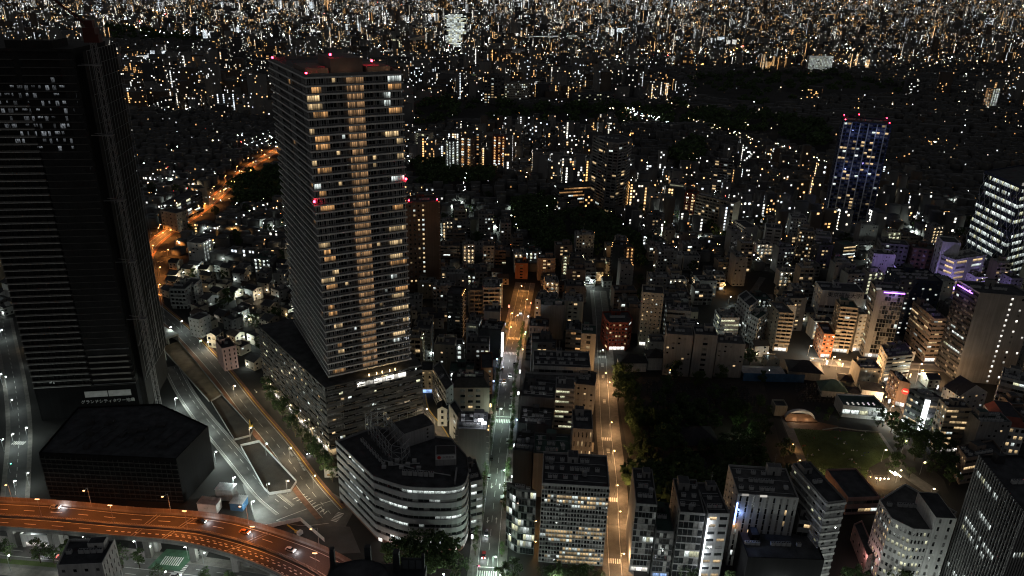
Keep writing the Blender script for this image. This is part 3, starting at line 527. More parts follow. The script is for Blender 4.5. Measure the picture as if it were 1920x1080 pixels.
# ---------------------------------------------------------------- windows
_UW = {}
def unit_window(m):
    """one window, 1 x 1, facing -Y: proud frame, recessed pane"""
    if m.name in _UW:
        return _UW[m.name]
    k = MB()
    f = 0.045
    ring = [((0, 0), (1, 0)), ((1, 0), (1, 1)), ((1, 1), (0, 1)), ((0, 1), (0, 0))]
    o = [(0, 0), (1, 0), (1, 1), (0, 1)]
    i = [(f, f), (1 - f, f), (1 - f, 1 - f), (f, 1 - f)]
    for a in range(4):
        b = (a + 1) % 4
        k.quad([(o[a][0], -.06, o[a][1]), (o[b][0], -.06, o[b][1]), (i[b][0], -.06, i[b][1]), (i[a][0], -.06, i[a][1])], M_FRAME)
        k.quad([(i[a][0], -.06, i[a][1]), (i[b][0], -.06, i[b][1]), (i[b][0], 0.02, i[b][1]), (i[a][0], 0.02, i[a][1])], M_FRAME)
    k.quad([(f, .02, f), (1 - f, .02, f), (1 - f, .02, 1 - f), (f, .02, 1 - f)], m, [(0.01, 0), (.99, 0), (.99, 1), (0.01, 1)])
    _UW[m.name] = k.mesh('window')
    return _UW[m.name]

STY = {  # window width share, height share, sill share, recess
    'grid': (.58, .48, .30, .22), 'egrid': (.80, .78, .11, .55), 'ribbon': (.97, .42, .32, .2), 'ribbonl': (.96, .45, .32, .2),
    'glass': (.95, .84, .08, .1), 'small': (.32, .34, .36, .2), 'slit': (.26, .55, .25, .2), 'sparse': (.42, .36, .34, .2),
    'mid': (.62, .46, .28, .2), 'stripe': (.3, .93, .04, .15), 'stripe2': (.8, .9, .05, .15), 'panel': (.72, .42, .34, .2),
    'fins': (.98, .55, .25, .2), 'stair': (.4, .42, .3, .2), 'gridl': (.92, .9, .05, .1), 'univ': (.9, .42, .3, .2),
    'lowlit': (.6, .45, .3, .2), 'onefloor': (.9, .5, .25, .2), 'tier': (.97, .4, .3, .3), 'balc': (.78, .7, .04, .1),
    'corr': (.45, .7, .03, .1), 'bluet': (.8, .6, .2, .25), 'browntower': (.42, .42, .3, .2), 'band': (.3, .4, .3, .2), 'round': (.45, .5, .25, .2),
}
RUN = {'ribbon', 'egrid', 'glass', 'fins', 'ribbonl', 'tier', 'univ', 'onefloor'}

def facade(W, ctx, A, B, z0, z1, spec, wm, rng):
    """wall between A and B (local xy) with recessed openings; panes, balconies and lamps go to ctx"""
    kind, nc, nf, lit, lk = spec.split(',')
    nc = int(nc); nf = int(nf); lit = float(lit)
    A = Vector((A[0], A[1], 0)); B = Vector((B[0], B[1], 0))
    d = B - A; L = d.length; d.normalize()
    n = Vector((d.y, -d.x, 0))
    def P(s, z, off=0.0):
        q = A + d * s + n * off
        return (q.x, q.y, z)
    if kind == 'blank':
        W.quad([P(0, z0), P(L, z0), P(L, z1), P(0, z1)], wm)
        return
    wf, hf, sf, rec = STY[kind]
    if kind in ('ribbonl', 'tier') and nc == 1:
        nc = max(2, int(L / 2.2))
    cw = L / nc; fh = (z1 - z0) / nf
    edge = 0.0
    def has(c, r):
        if kind == 'sparse':
            return (c * 7 + r * 13 + nc) % 5 in (0, 2) or rng.random() < .1
        if kind == 'mid':
            return nc <= 2 or 0 < c < nc - 1 or nc == 3 and c == 1
        if kind in ('stripe',):
            return True
        if kind == 'stair':
            return c in (nc // 2 + 1, nc - 3, nc - 1) and not (c == nc - 1 and r % 3) and not (c == nc - 3 and r % 4 == 3)
        if kind == 'gridl':
            return c >= 2
        if kind == 'univ':
            return r < nf - 2
        if kind == 'browntower':
            return c not in (3, 4, 5, 6) or c == 3
        return True
    rows = {}
    for r in range(nf):
        p = set()
        if kind in RUN:
            if kind == 'onefloor':
                if r == nf - 3 if nf > 4 else r == nf - 2:
                    p = {c for c in range(nc) if rng.random() < .85}
            else:
                for _ in range(2 if nc > 10 else 1):
                    if rng.random() < min(1, lit * 1.55):
                        ln = max(1, int(nc * rng.uniform(.3, 1.0))); st = rng.randint(0, nc - ln)
                        p |= {c for c in range(st, st + ln) if rng.random() < .9}
        else:
            for c in range(nc):
                q = lit
                if kind == 'stair':
                    q = .95 if c == nc // 2 + 1 else lit * .8
                if kind == 'browntower':
                    q = 1.0 if c == 3 else lit
                if kind == 'lowlit':
                    q = .8 if r < 4 else (.9 if c == 2 else .02)
                if rng.random() < q:
                    p.add(c)
        rows[r] = p
    zlow = z0
    ww = cw * wf; hh = fh * hf
    m0 = (cw - ww) / 2
    near = ctx['dist']
    indiv = ww * 1400 / near >= 9.0 and hh * 1400 / near >= 7.0 and ctx['nind'] + nc * nf <= 300
    for r in range(nf):
        zb = z0 + r * fh; ws = zb + fh * sf; wt = ws + hh
        W.quad([P(0, zlow), P(L, zlow), P(L, ws), P(0, ws)], wm)
        s = 0.0
        for c in range(nc):
            if not has(c, r):
                continue
            a = c * cw + m0; b = a + ww
            if kind == 'balc' or kind == 'corr':
                a += (c % 2) * .25 * m0
                b = a + ww
            if a > s + 1e-4:
                W.quad([P(s, ws), P(a, ws), P(a, wt), P(s, wt)], wm)
            s = b
            W.quad([P(a, ws), P(b, ws), P(b, ws, -rec), P(a, ws, -rec)], wm)
            W.quad([P(a, wt, -rec), P(b, wt, -rec), P(b, wt), P(a, wt)], wm)
            W.quad([P(a, ws), P(a, ws, -rec), P(a, wt, -rec), P(a, wt)], wm)
            W.quad([P(b, ws, -rec), P(b, ws), P(b, wt), P(b, wt, -rec)], wm)
            on = c in rows[r]
            kk = lk
            if on and lk in 'wo' and rng.random() < .22:
                kk = 'c'
            elif on and lk == 'c' and rng.random() < .2:
                kk = 'g'
            pm = LIT[kk] if on else (M_CURT if rng.random() < .35 else M_GLASS)
            if indiv:
                o = obj('window', unit_window(pm), ctx['root'], None, P(a, ws, -rec + .02), math.atan2(d.y, d.x), (ww, 1, hh))
                ctx['nind'] += 1
            else:
                k = ctx['uvk']; ctx['uvk'] += 1
                ctx['panes'].quad([P(a, ws, -rec), P(b, ws, -rec), P(b, wt, -rec), P(a, wt, -rec)], pm,
                                  [(k + .01, 0), (k + .99, 0), (k + .99, 1), (k + .01, 1)])
        if s < L - 1e-4:
            W.quad([P(s, ws), P(L, ws), P(L, wt), P(s, wt)], wm)
        zlow = wt
    W.quad([P(0, zlow), P(L, zlow), P(L, z1), P(0, z1)], wm)
    ang = math.atan2(d.y, d.x)
    if kind in ('balc', 'corr'):
        # one floor of balconies or access deck: slab, parapet, party walls
        k = MB()
        dep = 1.3
        k.box(0, -dep, -.16, L, 0, 0, M_SLAB)
        if kind == 'balc':
            k.box(0, -dep, 0, L, -dep + .08, 1.05, wm if rng.random() < .6 else M_RAIL)
            for c in range(nc + 1):
                x = min(max(c * cw, .06), L - .06)
                k.box(x - .05, -dep + .08, 0, x + .05, 0, fh - .17, wm)
        else:
            k.box(0, -dep, 0, L, -dep + .08, 1.0, wm)
            k.box(0, -dep + .08, 0, .1, 0, fh - .17, wm); k.box(L - .1, -dep + .08, 0, L, 0, fh - .17, wm)
        me = k.mesh('balcony' if kind == 'balc' else 'access_deck')
        sep = L * 1400 / near >= 10
        for r in range(nf):
            if r == 0 and kind == 'balc':
                continue
            obj(me.name.split('.')[0], me, ctx['root'], None, P(0, z0 + r * fh), ang)
        if kind == 'corr':
            t = MB()
            for r in range(nf):
                for c in range(nc):
                    if rng.random() < lit:
                        x = (c + .5) * cw; zt = z0 + (r + 1) * fh - .24
                        q0 = A + d * (x - .3) + n * .95
                        t.obox((q0.x, q0.y, zt - .1), d * .6, -n * .25, .08, TUBE[lk if lk in TUBE else 'c'])
            if t.f:
                t.build('deck_lamp', ctx['root'], 'stuff')
    if kind == 'fins':
        k = MB()
        k.box(-.17, -.42, 0, .17, 0, z1 - z0 + .8, ctx['fin'])
        me = k.mesh('facade_fin')
        for c in range(nc + 1):
            obj('facade_fin', me, ctx['root'], None, P(min(max(c * cw, .13), L - .13), z0, .002), ang)
    if kind == 'band':
        k = MB(); k.box(-.1, -.35, 0, L + .1, 0, fh * .3, wall_mat('white'))
        me = k.mesh('floor_band')
        for r in range(nf):
            obj('floor_band', me, ctx['root'], None, P(0, z0 + r * fh + fh * .72, .002), ang)
    if kind == 'bluet':
        k = MB(); k.box(-.5, -.9, 0, .5, 0, z1 - z0, wall_mat('lgrey2'))
        me = k.mesh('facade_post')
        for c in range(0, nc + 1, 2):
            obj('facade_post', me, ctx['root'], None, P(min(max(c * cw, .5), L - .5), z0, .002), ang)
    if kind == 'tier':
        k = MB(); k.box(0, -1.2, 0, L, 0, .9, wm)
        me = k.mesh('balcony_parapet')
        for r in range(1, nf):
            obj('balcony_parapet', me, ctx['root'], None, P(0, z0 + r * fh, .002), ang)

# ---------------------------------------------------------------- roof equipment (shared meshes)
def _ac():
    k = MB(); k.box(-.9, -.6, .15, .9, .6, 1.6, M_MACH); k.box(-.9, -.6, 0, -.7, .6, .15, M_DARK); k.box(.7, -.6, 0, .9, .6, .15, M_DARK)
    for x in (-.42, .42):
        k.cyl(x, 0, 1.6, 1.68, .36, M_DARK, 10)
    return k.mesh('air_conditioner')
AC = _ac()
def _tank():
    k = MB(); k.cyl(0, 0, .6, 2.6, 1.0, M_METAL, 14); k.cyl(0, 0, 2.6, 2.85, 1.0, M_METAL, 14, .25)
    for t in range(4):
        k.bar((.7 * math.cos(t * 1.57), .7 * math.sin(t * 1.57), 0), (.7 * math.cos(t * 1.57), .7 * math.sin(t * 1.57), .6), .07, M_DARK)
    return k.mesh('water_tank')
TANK = _tank()
def _ant():
    k = MB(); k.bar((0, 0, 0), (0, 0, 6), .07, M_METAL, 5, .03)
    for z in (3.5, 4.3, 5.1):
        k.bar((-.7, 0, z), (.7, 0, z), .03, M_METAL)
    return k.mesh('antenna')
ANT = _ant()

def inset(poly, t):
    n = len(poly); out = []
    for i in range(n):
        a = Vector(poly[i - 1]); b = Vector(poly[i]); c = Vector(poly[(i + 1) % n])
        e1 = (b - a).normalized(); e2 = (c - b).normalized()
        n1 = Vector((-e1.y, e1.x)); n2 = Vector((-e2.y, e2.x))
        m = n1 + n2
        q = m.dot(n1)
        if abs(q) < .25:
            q = .25
        out.append(tuple(b + m * (t / q)))
    return out

def building(label, poly, h, wall, F, Sd, k, name='building', cat='building', z0=0.0, rng=None, group=None):
    rng = rng or random.Random(hash_str(label))
    cx = sum(p[0] for p in poly) / len(poly); cy = sum(p[1] for p in poly) / len(poly)
    root = thing(name, label, cat, (cx, cy, z0), 0, group)
    lp = [(p[0] - cx, p[1] - cy) for p in poly]
    dist = math.sqrt(cx * cx + cy * cy + (230 - h) ** 2)
    wm = wall_mat(wall)
    W = MB()
    ctx = dict(panes=MB(), root=root, uvk=0, dist=dist, nind=0, fin=wall_mat('lgrey2'))
    n = len(lp)
    ns = []
    for i in range(n):
        a = Vector(lp[i]); b = Vector(lp[(i + 1) % n]); d = (b - a).normalized()
        nn = Vector((d.y, -d.x)); mid = (a + b) / 2 + Vector((cx, cy))
        ns.append((nn, nn.dot(-mid.normalized())))
    best = min(range(n), key=lambda i: ns[i][0].y)
    zt = h - z0
    zg = 0.0
    shop = k.get('shop')
    if shop:
        zg = 3.6
    for i in range(n):
        A = lp[i]; B = lp[(i + 1) % n]
        nn, vis = ns[i]
        front = i == best or (nn.dot(ns[best][0]) > .6 and n > 4)
        if vis > -.15:
            spec = F if front else Sd
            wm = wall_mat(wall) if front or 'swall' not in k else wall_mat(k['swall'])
            if shop and front:
                d = (Vector(B) - Vector(A)); L = d.length; d.normalize(); o = Vector((d.y, -d.x))
                gm = LIT['b'] if shop == 'b' else LIT['s']
                a = Vector(A) + d * L * .08; b = Vector(A) + d * L * .92
                W.quad([(A[0], A[1], 0), (a.x, a.y, 0), (a.x, a.y, zg), (A[0], A[1], zg)], wm)
                W.quad([(b.x, b.y, 0), (B[0], B[1], 0), (B[0], B[1], zg), (b.x, b.y, zg)], wm)
                W.quad([(a.x, a.y, 2.9), (b.x, b.y, 2.9), (b.x, b.y, zg), (a.x, a.y, zg)], wm)
                ia = a - o * .8; ib = b - o * .8
                W.quad([(a.x, a.y, 2.9), (ia.x, ia.y, 2.9), (ib.x, ib.y, 2.9), (b.x, b.y, 2.9)], wm)
                W.quad([(a.x, a.y, 0), (ia.x, ia.y, 0), (ia.x, ia.y, 2.9), (a.x, a.y, 2.9)], wm)
                W.quad([(ib.x, ib.y, 0), (b.x, b.y, 0), (b.x, b.y, 2.9), (ib.x, ib.y, 2.9)], wm)
                nsh = max(1, int(L / 2.5)); w_ = (ib - ia).length / nsh
                for q in range(nsh):
                    p = ia + d * (q * w_)
                    obj('shop_window', unit_window(gm), root, None, (p.x, p.y, .02), math.atan2(d.y, d.x), (w_, 1, 2.86))
                facade(W, ctx, A, B, zg, zt, spec, wm, rng)
            elif shop:
                facade(W, ctx, A, B, 0, zt, spec, wm, rng)
            else:
                facade(W, ctx, A, B, 0, zt, spec, wm, rng)
        else:
            facade(W, ctx, A, B, 0, zt, 'blank,1,1,0,w', wm, rng)
    pw = .3; ph = .9 if dist < 900 else .6
    roofm = {0: M_ROOF, 1: M_ROOF, 2: M_ROOF}[k.get('rk', 1)]
    if wall in ('white', 'lgrey2', 'cream', 'beige', 'concrete') and rng.random() < .45:
        roofm = M_ROOF2
    elif rng.random() < .1:
        roofm = M_ROOFG
    rf = MB()
    if k.get('gable') or k.get('mansard'):
        if k.get('mansard'):
            ins = inset(lp, 3.0); mh = 4.5
            for i in range(n):
                a, b, c, d = lp[i], lp[(i + 1) % n], ins[(i + 1) % n], ins[i]
                rf.quad([(a[0], a[1], zt), (b[0], b[1], zt), (c[0], c[1], zt + mh), (d[0], d[1], zt + mh)], M_RED if wall == 'white' else M_TILE)
            rf.poly(ins, zt + mh, M_TILE)
            lp_top = ins; ztop = zt + mh
        else:
            a, b, c, d = [Vector((p[0], p[1], zt)) for p in lp[:4]]
            rh = (b - a).length * .3
            e = (a + b) / 2 + Vector((0, 0, rh)); f = (c + d) / 2 + Vector((0, 0, rh))
            W.quad([a, b, e], wm); W.quad([c, d, f], wm)
            o = (b - a).normalized() * .5
            dn = Vector((0, 0, -.3))
            rf.quad([b + o + dn, c + o + dn, f, e], M_TILE); rf.quad([d - o + dn, a - o + dn, e, f], M_TILE)
            lp_top = None; ztop = zt
    else:
        ins = inset(lp, pw)
        for i in range(n):
            a, b, c, d = lp[i], lp[(i + 1) % n], ins[(i + 1) % n], ins[i]
            W.quad([(a[0], a[1], zt), (b[0], b[1], zt), (b[0], b[1], zt + ph), (a[0], a[1], zt + ph)], wm)
            W.quad([(a[0], a[1], zt + ph), (b[0], b[1], zt + ph), (c[0], c[1], zt + ph), (d[0], d[1], zt + ph)], wm)
            W.quad([(d[0], d[1], zt), (d[0], d[1], zt + ph), (c[0], c[1], zt + ph), (c[0], c[1], zt)], wm)
        rf.poly(ins, zt, roofm)
        lp_top = ins; ztop = zt
    W.build('wall', root)
    if rf.f:
        rf.build('roof', root)
    if ctx['panes'].f:
        ctx['panes'].build('window', root, 'stuff')
    # equipment on the roof
    if lp_top and dist < 1100:
        rk = k.get('rk', 1)
        e = [Vector(lp_top[(i + 1) % n]) - Vector(lp_top[i]) for i in range(n)]
        u = e[best]; L = u.length; u = u.normalized(); v = Vector((-u.y, u.x)); ang = math.atan2(u.y, u.x)
        xs = [Vector(p).dot(u) for p in lp_top]; ys = [Vector(p).dot(v) for p in lp_top]
        x0, x1, y0, y1 = min(xs), max(xs), min(ys), max(ys)
        def W2(s, t):
            return u * s + v * t
        occ = []
        if rk >= 1 and x1 - x0 > 6 and y1 - y0 > 6:
            pwid = rng.uniform(3, min(6, (x1 - x0) * .5)); pdep = rng.uniform(3, min(5.5, (y1 - y0) * .5)); phh = rng.uniform(2.6, 4.2)
            px = x0 + rng.choice([.12, .45, .85]) * (x1 - x0 - pwid - 1) + .5; py = y1 - pdep - rng.uniform(.6, 2)
            if all(inside(tuple(W2(px + a * pwid, py + b * pdep)), lp_top) for a in (0, 1) for b in (0, 1)):
                kk = MB(); o = W2(px, py)
                kk.obox((o.x, o.y, ztop), u.to_3d() * pwid, v.to_3d() * pdep, phh, wm)
                o2 = W2(px + .2, py + .2)
                kk.obox((o2.x, o2.y, ztop + phh + .004), u.to_3d() * (pwid - .4), v.to_3d() * (pdep - .4), .05, roofm)
                kk.build('penthouse', root)
                o3 = W2(px + pwid * .4, py - .03)
                kd = MB(); kd.obox((o3.x, o3.y, ztop + .05), u.to_3d() * .9, v.to_3d() * .06, 2.0, M_DARK); kd.build('roof_door', root)
                occ.append((px, py, px + pwid, py + pdep))
                if rng.random() < .45:
                    o = W2(px + pwid / 2, py + pdep / 2)
                    obj('antenna', ANT, root, None, (o.x, o.y, ztop + phh), ang)
        def free(s, t, m=1.2):
            q = W2(s, t)
            if not inside(tuple(q), inset(lp_top, .8)):
                return False
            return all(not (a - m < s < c + m and b - m < t < d + m) for a, b, c, d in occ)
        if rk >= 1:
            rows = 1 if rk == 1 else 3
            for r in range(rows):
                t = y0 + (r + .8) * (y1 - y0) / (rows + .6)
                s = x0 + rng.uniform(1.2, 3)
                st = x1 - rng.uniform(1, (x1 - x0) * .4)
                while s < st:
                    if free(s, t) and rng.random() < .85:
                        q = W2(s, t)
                        obj('air_conditioner', AC, root, None, (q.x, q.y, ztop), ang)
                        occ.append((s - .9, t - .6, s + .9, t + .6))
                    s += 2.1
            if rk == 2:
                for _ in range(2):
                    s = rng.uniform(x0, x1); t = rng.uniform(y0, y1)
                    if free(s, t, 1.6):
                        q = W2(s, t)
                        if rng.random() < .5:
                            obj('water_tank', TANK, root, None, (q.x, q.y, ztop), ang); occ.append((s - 1, t - 1, s + 1, t + 1))
                        else:
                            kk = MB(); sx_, sy_ = rng.uniform(1.2, 2.5), rng.uniform(1.2, 2.2)
                            if free(s + sx_, t + sy_):
                                o = W2(s, t); kk.obox((o.x, o.y, ztop), u.to_3d() * sx_, v.to_3d() * sy_, rng.uniform(1, 2), M_MACH)
                                kk.build('plant_unit', root); occ.append((s, t, s + sx_, t + sy_))
                # pipes and cable trays
                kk = MB()
                for _ in range(3):
                    t = rng.uniform(y0 + .8, y1 - .8); a = W2(x0 + .8, t); b = W2(x1 - .8, t)
                    if inside(tuple(a), lp_top) and inside(tuple(b), lp_top):
                        kk.bar((a.x, a.y, ztop + .35), (b.x, b.y, ztop + .35), .12, M_MACH)
                if kk.f:
                    kk.build('roof_pipe', root)
    return root, lp, ctx

def hash_str(s):
    x = 5381
    for ch in s:
        x = (x * 33 + ord(ch)) & 0x7fffffff
    return x

# ---------------------------------------------------------------- occupancy of the ground (for the filler houses)
OCC = []          # polygons nothing else may stand on
def occ_add(poly, m=0.0):
    xs = [p[0] for p in poly]; ys = [p[1] for p in poly]
    OCC.append((min(xs) - m, min(ys) - m, max(xs) + m, max(ys) + m, poly, m))
def occ_hit(p):
    for a, b, c, d, poly, m in OCC:
        if a < p[0] < c and b < p[1] < d and inside(p, poly):
            return True
    return False
def strip(pl, wl, wr):
    """polygon of a road along a centre line"""
    L_, R_ = [], []
    n = len(pl)
    for i in range(n):
        a = Vector(pl[max(0, i - 1)]); b = Vector(pl[min(n - 1, i + 1)])
        d = (b - a).normalized(); q = Vector((d.y, -d.x)); p = Vector(pl[i])
        L_.append(tuple(p - q * wl)); R_.append(tuple(p + q * wr))
    return L_, R_

M_ASPH = mat('asphalt', (0.075, 0.075, 0.076), 0.8, 0.3, 0.15, fine=0.15)
M_ASPH2 = mat('asphalt_worn', (0.105, 0.103, 0.10), 0.8, 0.35, 0.2, fine=0.15)
M_PAVE = mat('pavement', (0.15, 0.14, 0.13), 0.85, 0.3, 0.4, fine=0.12)
M_PAVER = mat('pavement_brick_red', (0.17, 0.09, 0.06), 0.85, 0.3, 0.4, fine=0.12)
M_KERB = mat('kerb_stone', (0.33, 0.32, 0.30), 0.8, 0.25, 0.6)
M_PAINT = mat('road_paint', (0.70, 0.70, 0.67), 0.7, 0.3, 1.0, fine=0.1)
M_PAINTY = mat('road_paint_yellow', (0.62, 0.40, 0.06), 0.7, 0.3, 1.0)
M_GRD = mat('city_ground', (0.024, 0.0235, 0.023), 0.9, 0.5, 0.02)
M_LAWN = mat('lawn_grass', (0.06, 0.085, 0.025), 0.95, 0.35, 0.15, fine=0.2)
M_SOIL = mat('bare_soil', (0.05, 0.045, 0.04), 0.95, 0.4, 0.1, fine=0.2)
M_CONC = mat('bare_concrete', (0.28, 0.27, 0.255), 0.85, 0.3, 0.15, 0.2, fine=0.08)
M_CONCB = mat('ramp_concrete', (0.20, 0.155, 0.10), 0.85, 0.4, 0.2, fine=0.15)
M_WHITEP = mat('white_panel', (0.62, 0.62, 0.62), 0.6, 0.25, 0.3, fine=0.05)
M_TRUNK = mat('bark', (0.07, 0.055, 0.04), 0.95, 0.3, 1.5)
M_LEAF = mat('leaf', (0.065, 0.11, 0.035), 0.8, 0.45, 0.8)
M_LEAF2 = mat('leaf_dark', (0.04, 0.065, 0.024), 0.8, 0.45, 0.8)
M_SHEET = mat('blue_tarpaulin', (0.04, 0.11, 0.22), 0.7, 0.3, 0.3)
M_NET = mat('scaffold_net', (0.017, 0.017, 0.018), 0.95, 0.4, 0.15, fine=0.2)

def sheet(name, poly, z, m, kind='structure', parent=None):
    k = MB()
    if (sum(poly[i][0] * poly[(i + 1) % len(poly)][1] - poly[(i + 1) % len(poly)][0] * poly[i][1] for i in range(len(poly)))) < 0:
        poly = poly[::-1]
    k.poly(poly, z, m)
    return k.build(name, parent, kind)

def strip_sheet(name, L_, R_, z, m, kind='structure', parent=None):
    k = MB()
    for i in range(len(L_) - 1):
        k.quad([(*L_[i], z), (*R_[i], z), (*R_[i + 1], z), (*L_[i + 1], z)], m)
    return k.build(name, parent, kind)

def resample(pl, n):
    P_ = [Vector(p) for p in pl]
    ds = [0]
    for i in range(1, len(P_)):
        ds.append(ds[-1] + (P_[i] - P_[i - 1]).length)
    out = []; j = 0
    for i in range(n):
        t = ds[-1] * i / (n - 1)
        while j < len(ds) - 2 and ds[j + 1] < t:
            j += 1
        f = (t - ds[j]) / max(1e-6, ds[j + 1] - ds[j])
        out.append(P_[j].lerp(P_[j + 1], min(1, max(0, f))))
    return out

def smooth(pl, n):
    """Catmull-Rom through the points, resampled evenly"""
    P_ = [Vector(p) for p in pl]
    q = []
    for i in range(len(P_) - 1):
        a = P_[max(0, i - 1)]; b = P_[i]; c = P_[i + 1]; d = P_[min(len(P_) - 1, i + 2)]
        for s in range(12):
            t = s / 12
            q.append(.5 * ((2 * b) + (c - a) * t + (2 * a - 5 * b + 4 * c - d) * t * t + (3 * b - a - 3 * c + d) * t ** 3))
    q.append(P_[-1])
    return resample(q, n)

# ---------------------------------------------------------------- ground
g = MB()
g.poly([(-30000, -2000), (40000, -2000), (40000, 60000), (-30000, 60000)], 0, M_GRD)
g.build('ground', None, 'structure')

# ---------------------------------------------------------------- all surveyed buildings
ROOTS = {}
for label, poly, h, wall, F, Sd, k in BUILDINGS:
    root, lp, ctx = building(label, poly, h, wall, F, Sd, k)
    occ_add(poly)
    if 'key' in k:
        ROOTS[k['key']] = (root, lp, h)

def on_face(key, i, s, z, off=.05):
    """a point on edge i of a surveyed building, s metres along it, and the face's heading (local to the building)"""
    root, lp, h = ROOTS[key]
    a = Vector(lp[i]); b = Vector(lp[(i + 1) % len(lp)]); d = (b - a).normalized()
    n = Vector((d.y, -d.x)); q = a + d * s + n * off
    return root, (q.x, q.y, z), math.atan2(d.y, d.x), (b - a).length, n

# ---------------------------------------------------------------- lettering and lit signs on the surveyed buildings
VIOLET = emit('violet_light_line', (0.45, 0.12, 1.0), 6.0)
BLUEL = emit('blue_light_line', (0.25, 0.4, 1.0), 5.0)
WHITEL = emit('white_light_line', (0.85, 0.92, 1.0), 6.0)
REDL = emit('red_beacon', (1.0, 0.02, 0.05), 30.0)
M_INK = mat('sign_ink', (0.01, 0.01, 0.012), 0.6, 0.1, 1)

r_, p_, a_, L_, n_ = on_face('univ', 0, 0, 0)
q = on_face('univ', 0, L_ * .55, 21.5, .02)
o = obj('sign_lettering', text_mesh('東京福祉大学', L_ * .135, M_INK, .08), r_, None, q[1], a_)
o.rotation_euler = (rad(90), 0, a_)

def face_strip(key, i, s0, z0, s1, z1, m, name, w=.35):
    r, a, ang, L, n = on_face(key, i, s0, z0, .15)
    _, b, _, _, _ = on_face(key, i, s1, z1, .15)
    k = MB(); k.bar(a, b, w, m, 4)
    return k.build(name, r)

def corner_light(key, i, s, z, off, power, col):
    r, a, ang, L, n = on_face(key, i, s, z, off)
    lamp(r, a, power, col, .4)

face_strip('strip', 0, .3, 1.5, .3, 31.5, WHITEL, 'light_strip', .22)
for z in (6, 14, 22, 29):
    corner_light('strip', 0, .6, z, 1.2, 350, (.9, .95, 1))
r_, p_, a_, L_, n_ = on_face('hotel', 0, 0, 0)
face_strip('hotel', 0, .4, 22, .4, 33, BLUEL, 'light_strip', .3)
corner_light('hotel', 0, 2.0, 28, 1.6, 160, (.3, .45, 1))
corner_light('hotel', 0, .8, 21.5, 1.0, 60, (1, .45, .15))
for s in (.12, .42):
    r_, p_, a_, L_, n_ = on_face('hotel', 0, 0, 0)
    q = on_face('hotel', 0, L_ * s, 36.9, .3)
    k = MB(); k.box(-1.4, -.2, 0, 1.4, .2, .8, LIT['s']); k.build('roof_floodlight', r_, None).location = q[1]
# violet lit tower group
r_, p_, a_, L_, n_ = on_face('violet', 0, 0, 0)
face_strip('violet', 0, 1.5, 58, L_ * .75, 58, VIOLET, 'violet_light_line', .25)
corner_light('violet', 0, L_ * .4, 57, 3, 400, (.45, .25, 1))
r_, p_, a_, L_, n_ = on_face('m2', 0, 0, 0)
face_strip('m2', 0, L_ * .25, 47.6, L_, 47.6, VIOLET, 'violet_light_line', .3)
corner_light('m2', 0, L_ * .6, 47, 2.5, 350, (.45, .3, 1))
k = MB(); k.box(-1.5, -.6, 0, 1.5, .6, 1.2, LIT['s']); k.build('roof_floodlight', r_, None).location = (on_face('m2', 0, 1, 48.6, -1)[1])
# black retail block: tall white sign
r_, p_, a_, L_, n_ = on_face('blacksign', 1, 0, 0)
k = MB(); k.box(-1.2, -.9, 0, 1.2, 0, 19, emit('sign_white', (0.95, 0.98, 1.0), 3.2)); o = k.build('lit_sign', r_, None, on_face('blacksign', 1, 1.5, 2.5)[1]); o.rotation_euler = (0, 0, a_)
corner_light('blacksign', 1, 1.5, 10, 3, 1800, (.9, .95, 1))
k = MB(); k.box(-2.5, -.6, 0, 2.5, 0, .9, emit('sign_white', (0.95, 0.98, 1.0), 3.2)); o = k.build('lit_sign', r_, None, on_face('blacksign', 0, L_ * .3, 3)[1]); o.rotation_euler = (0, 0, on_face('blacksign', 0, 0, 0)[2])
# black block with sign on the central street
r_, p_, a_, L_, n_ = on_face('vsign', 1, 0, 0)
k = MB(); k.box(-.7, -1.1, 0, .7, 0, 16.5, emit('sign_white2', (0.9, 0.95, 1.0), 4.5)); o = k.build('lit_sign', r_, None, on_face('vsign', 1, 1.2, 2)[1]); o.rotation_euler = (0, 0, a_)
corner_light('vsign', 1, 1.2, 8, 3, 2500, (.9, .95, 1))
# corner shop with round red emblem
r_, p_, a_, L_, n_ = on_face('logo', 1, 0, 0)
k = MB(); k.bar((0, 0, 0), (0, -.2, 0), 2.0, mat('sign_red', (0.55, 0.03, 0.03), .5, .05, 1), 20); k.box(-1.3, -.26, -.35, 1.3, -.2, .35, M_WHITEP)
o = k.build('round_emblem', r_, None, on_face('logo', 1, L_ * .72, 11)[1]); o.rotation_euler = (0, 0, a_)
# roof floodlights above the black roofed block on the street
r_, lp_, h_ = ROOTS['floods']
for s, t in ((.78, 4), (.9, 1.5)):
    q = on_face('floods', 0, on_face('floods', 0, 0, 0)[3] * s, h_ + 3.2, -t)
    k = MB(); k.bar((0, 0, -3.2), (0, 0, 0), .12, M_DARK, 6); k.box(-1.1, -.8, 0, 1.1, .8, .5, emit('flood_lamp', (.9, .93, 1), 14)); k.build('roof_floodlight', r_, None, q[1])
    lamp(r_, (q[1][0], q[1][1], q[1][2] + 1.2), 500, (.9, .93, 1))
# violet glow between the white towers: lit sign boxes on the low roof there
for x, y, z, pw in ((345, 545, 14, 9000), (372, 540, 12, 7000), (303, 560, 22, 3500)):
    t = thing('light_sign', {14: 'violet neon sign box on a low roof below the braced glass office', 12: 'blue violet neon sign box at the right frame edge', 22: 'violet sign box on the roof behind the navy block'}[z], 'neon sign', (x, y, 0))
    k = MB(); k.box(-.2, -.2, 0, .2, .2, z - 2, M_DARK); k.build('sign_post', t)
    k = MB(); k.box(-2.2, -.4, z - 2, 2.2, .4, z, VIOLET); k.build('sign_face', t)
    lamp(t, (0, -1.2, z + 1), pw * .36, (.45, .36, 1), .5)

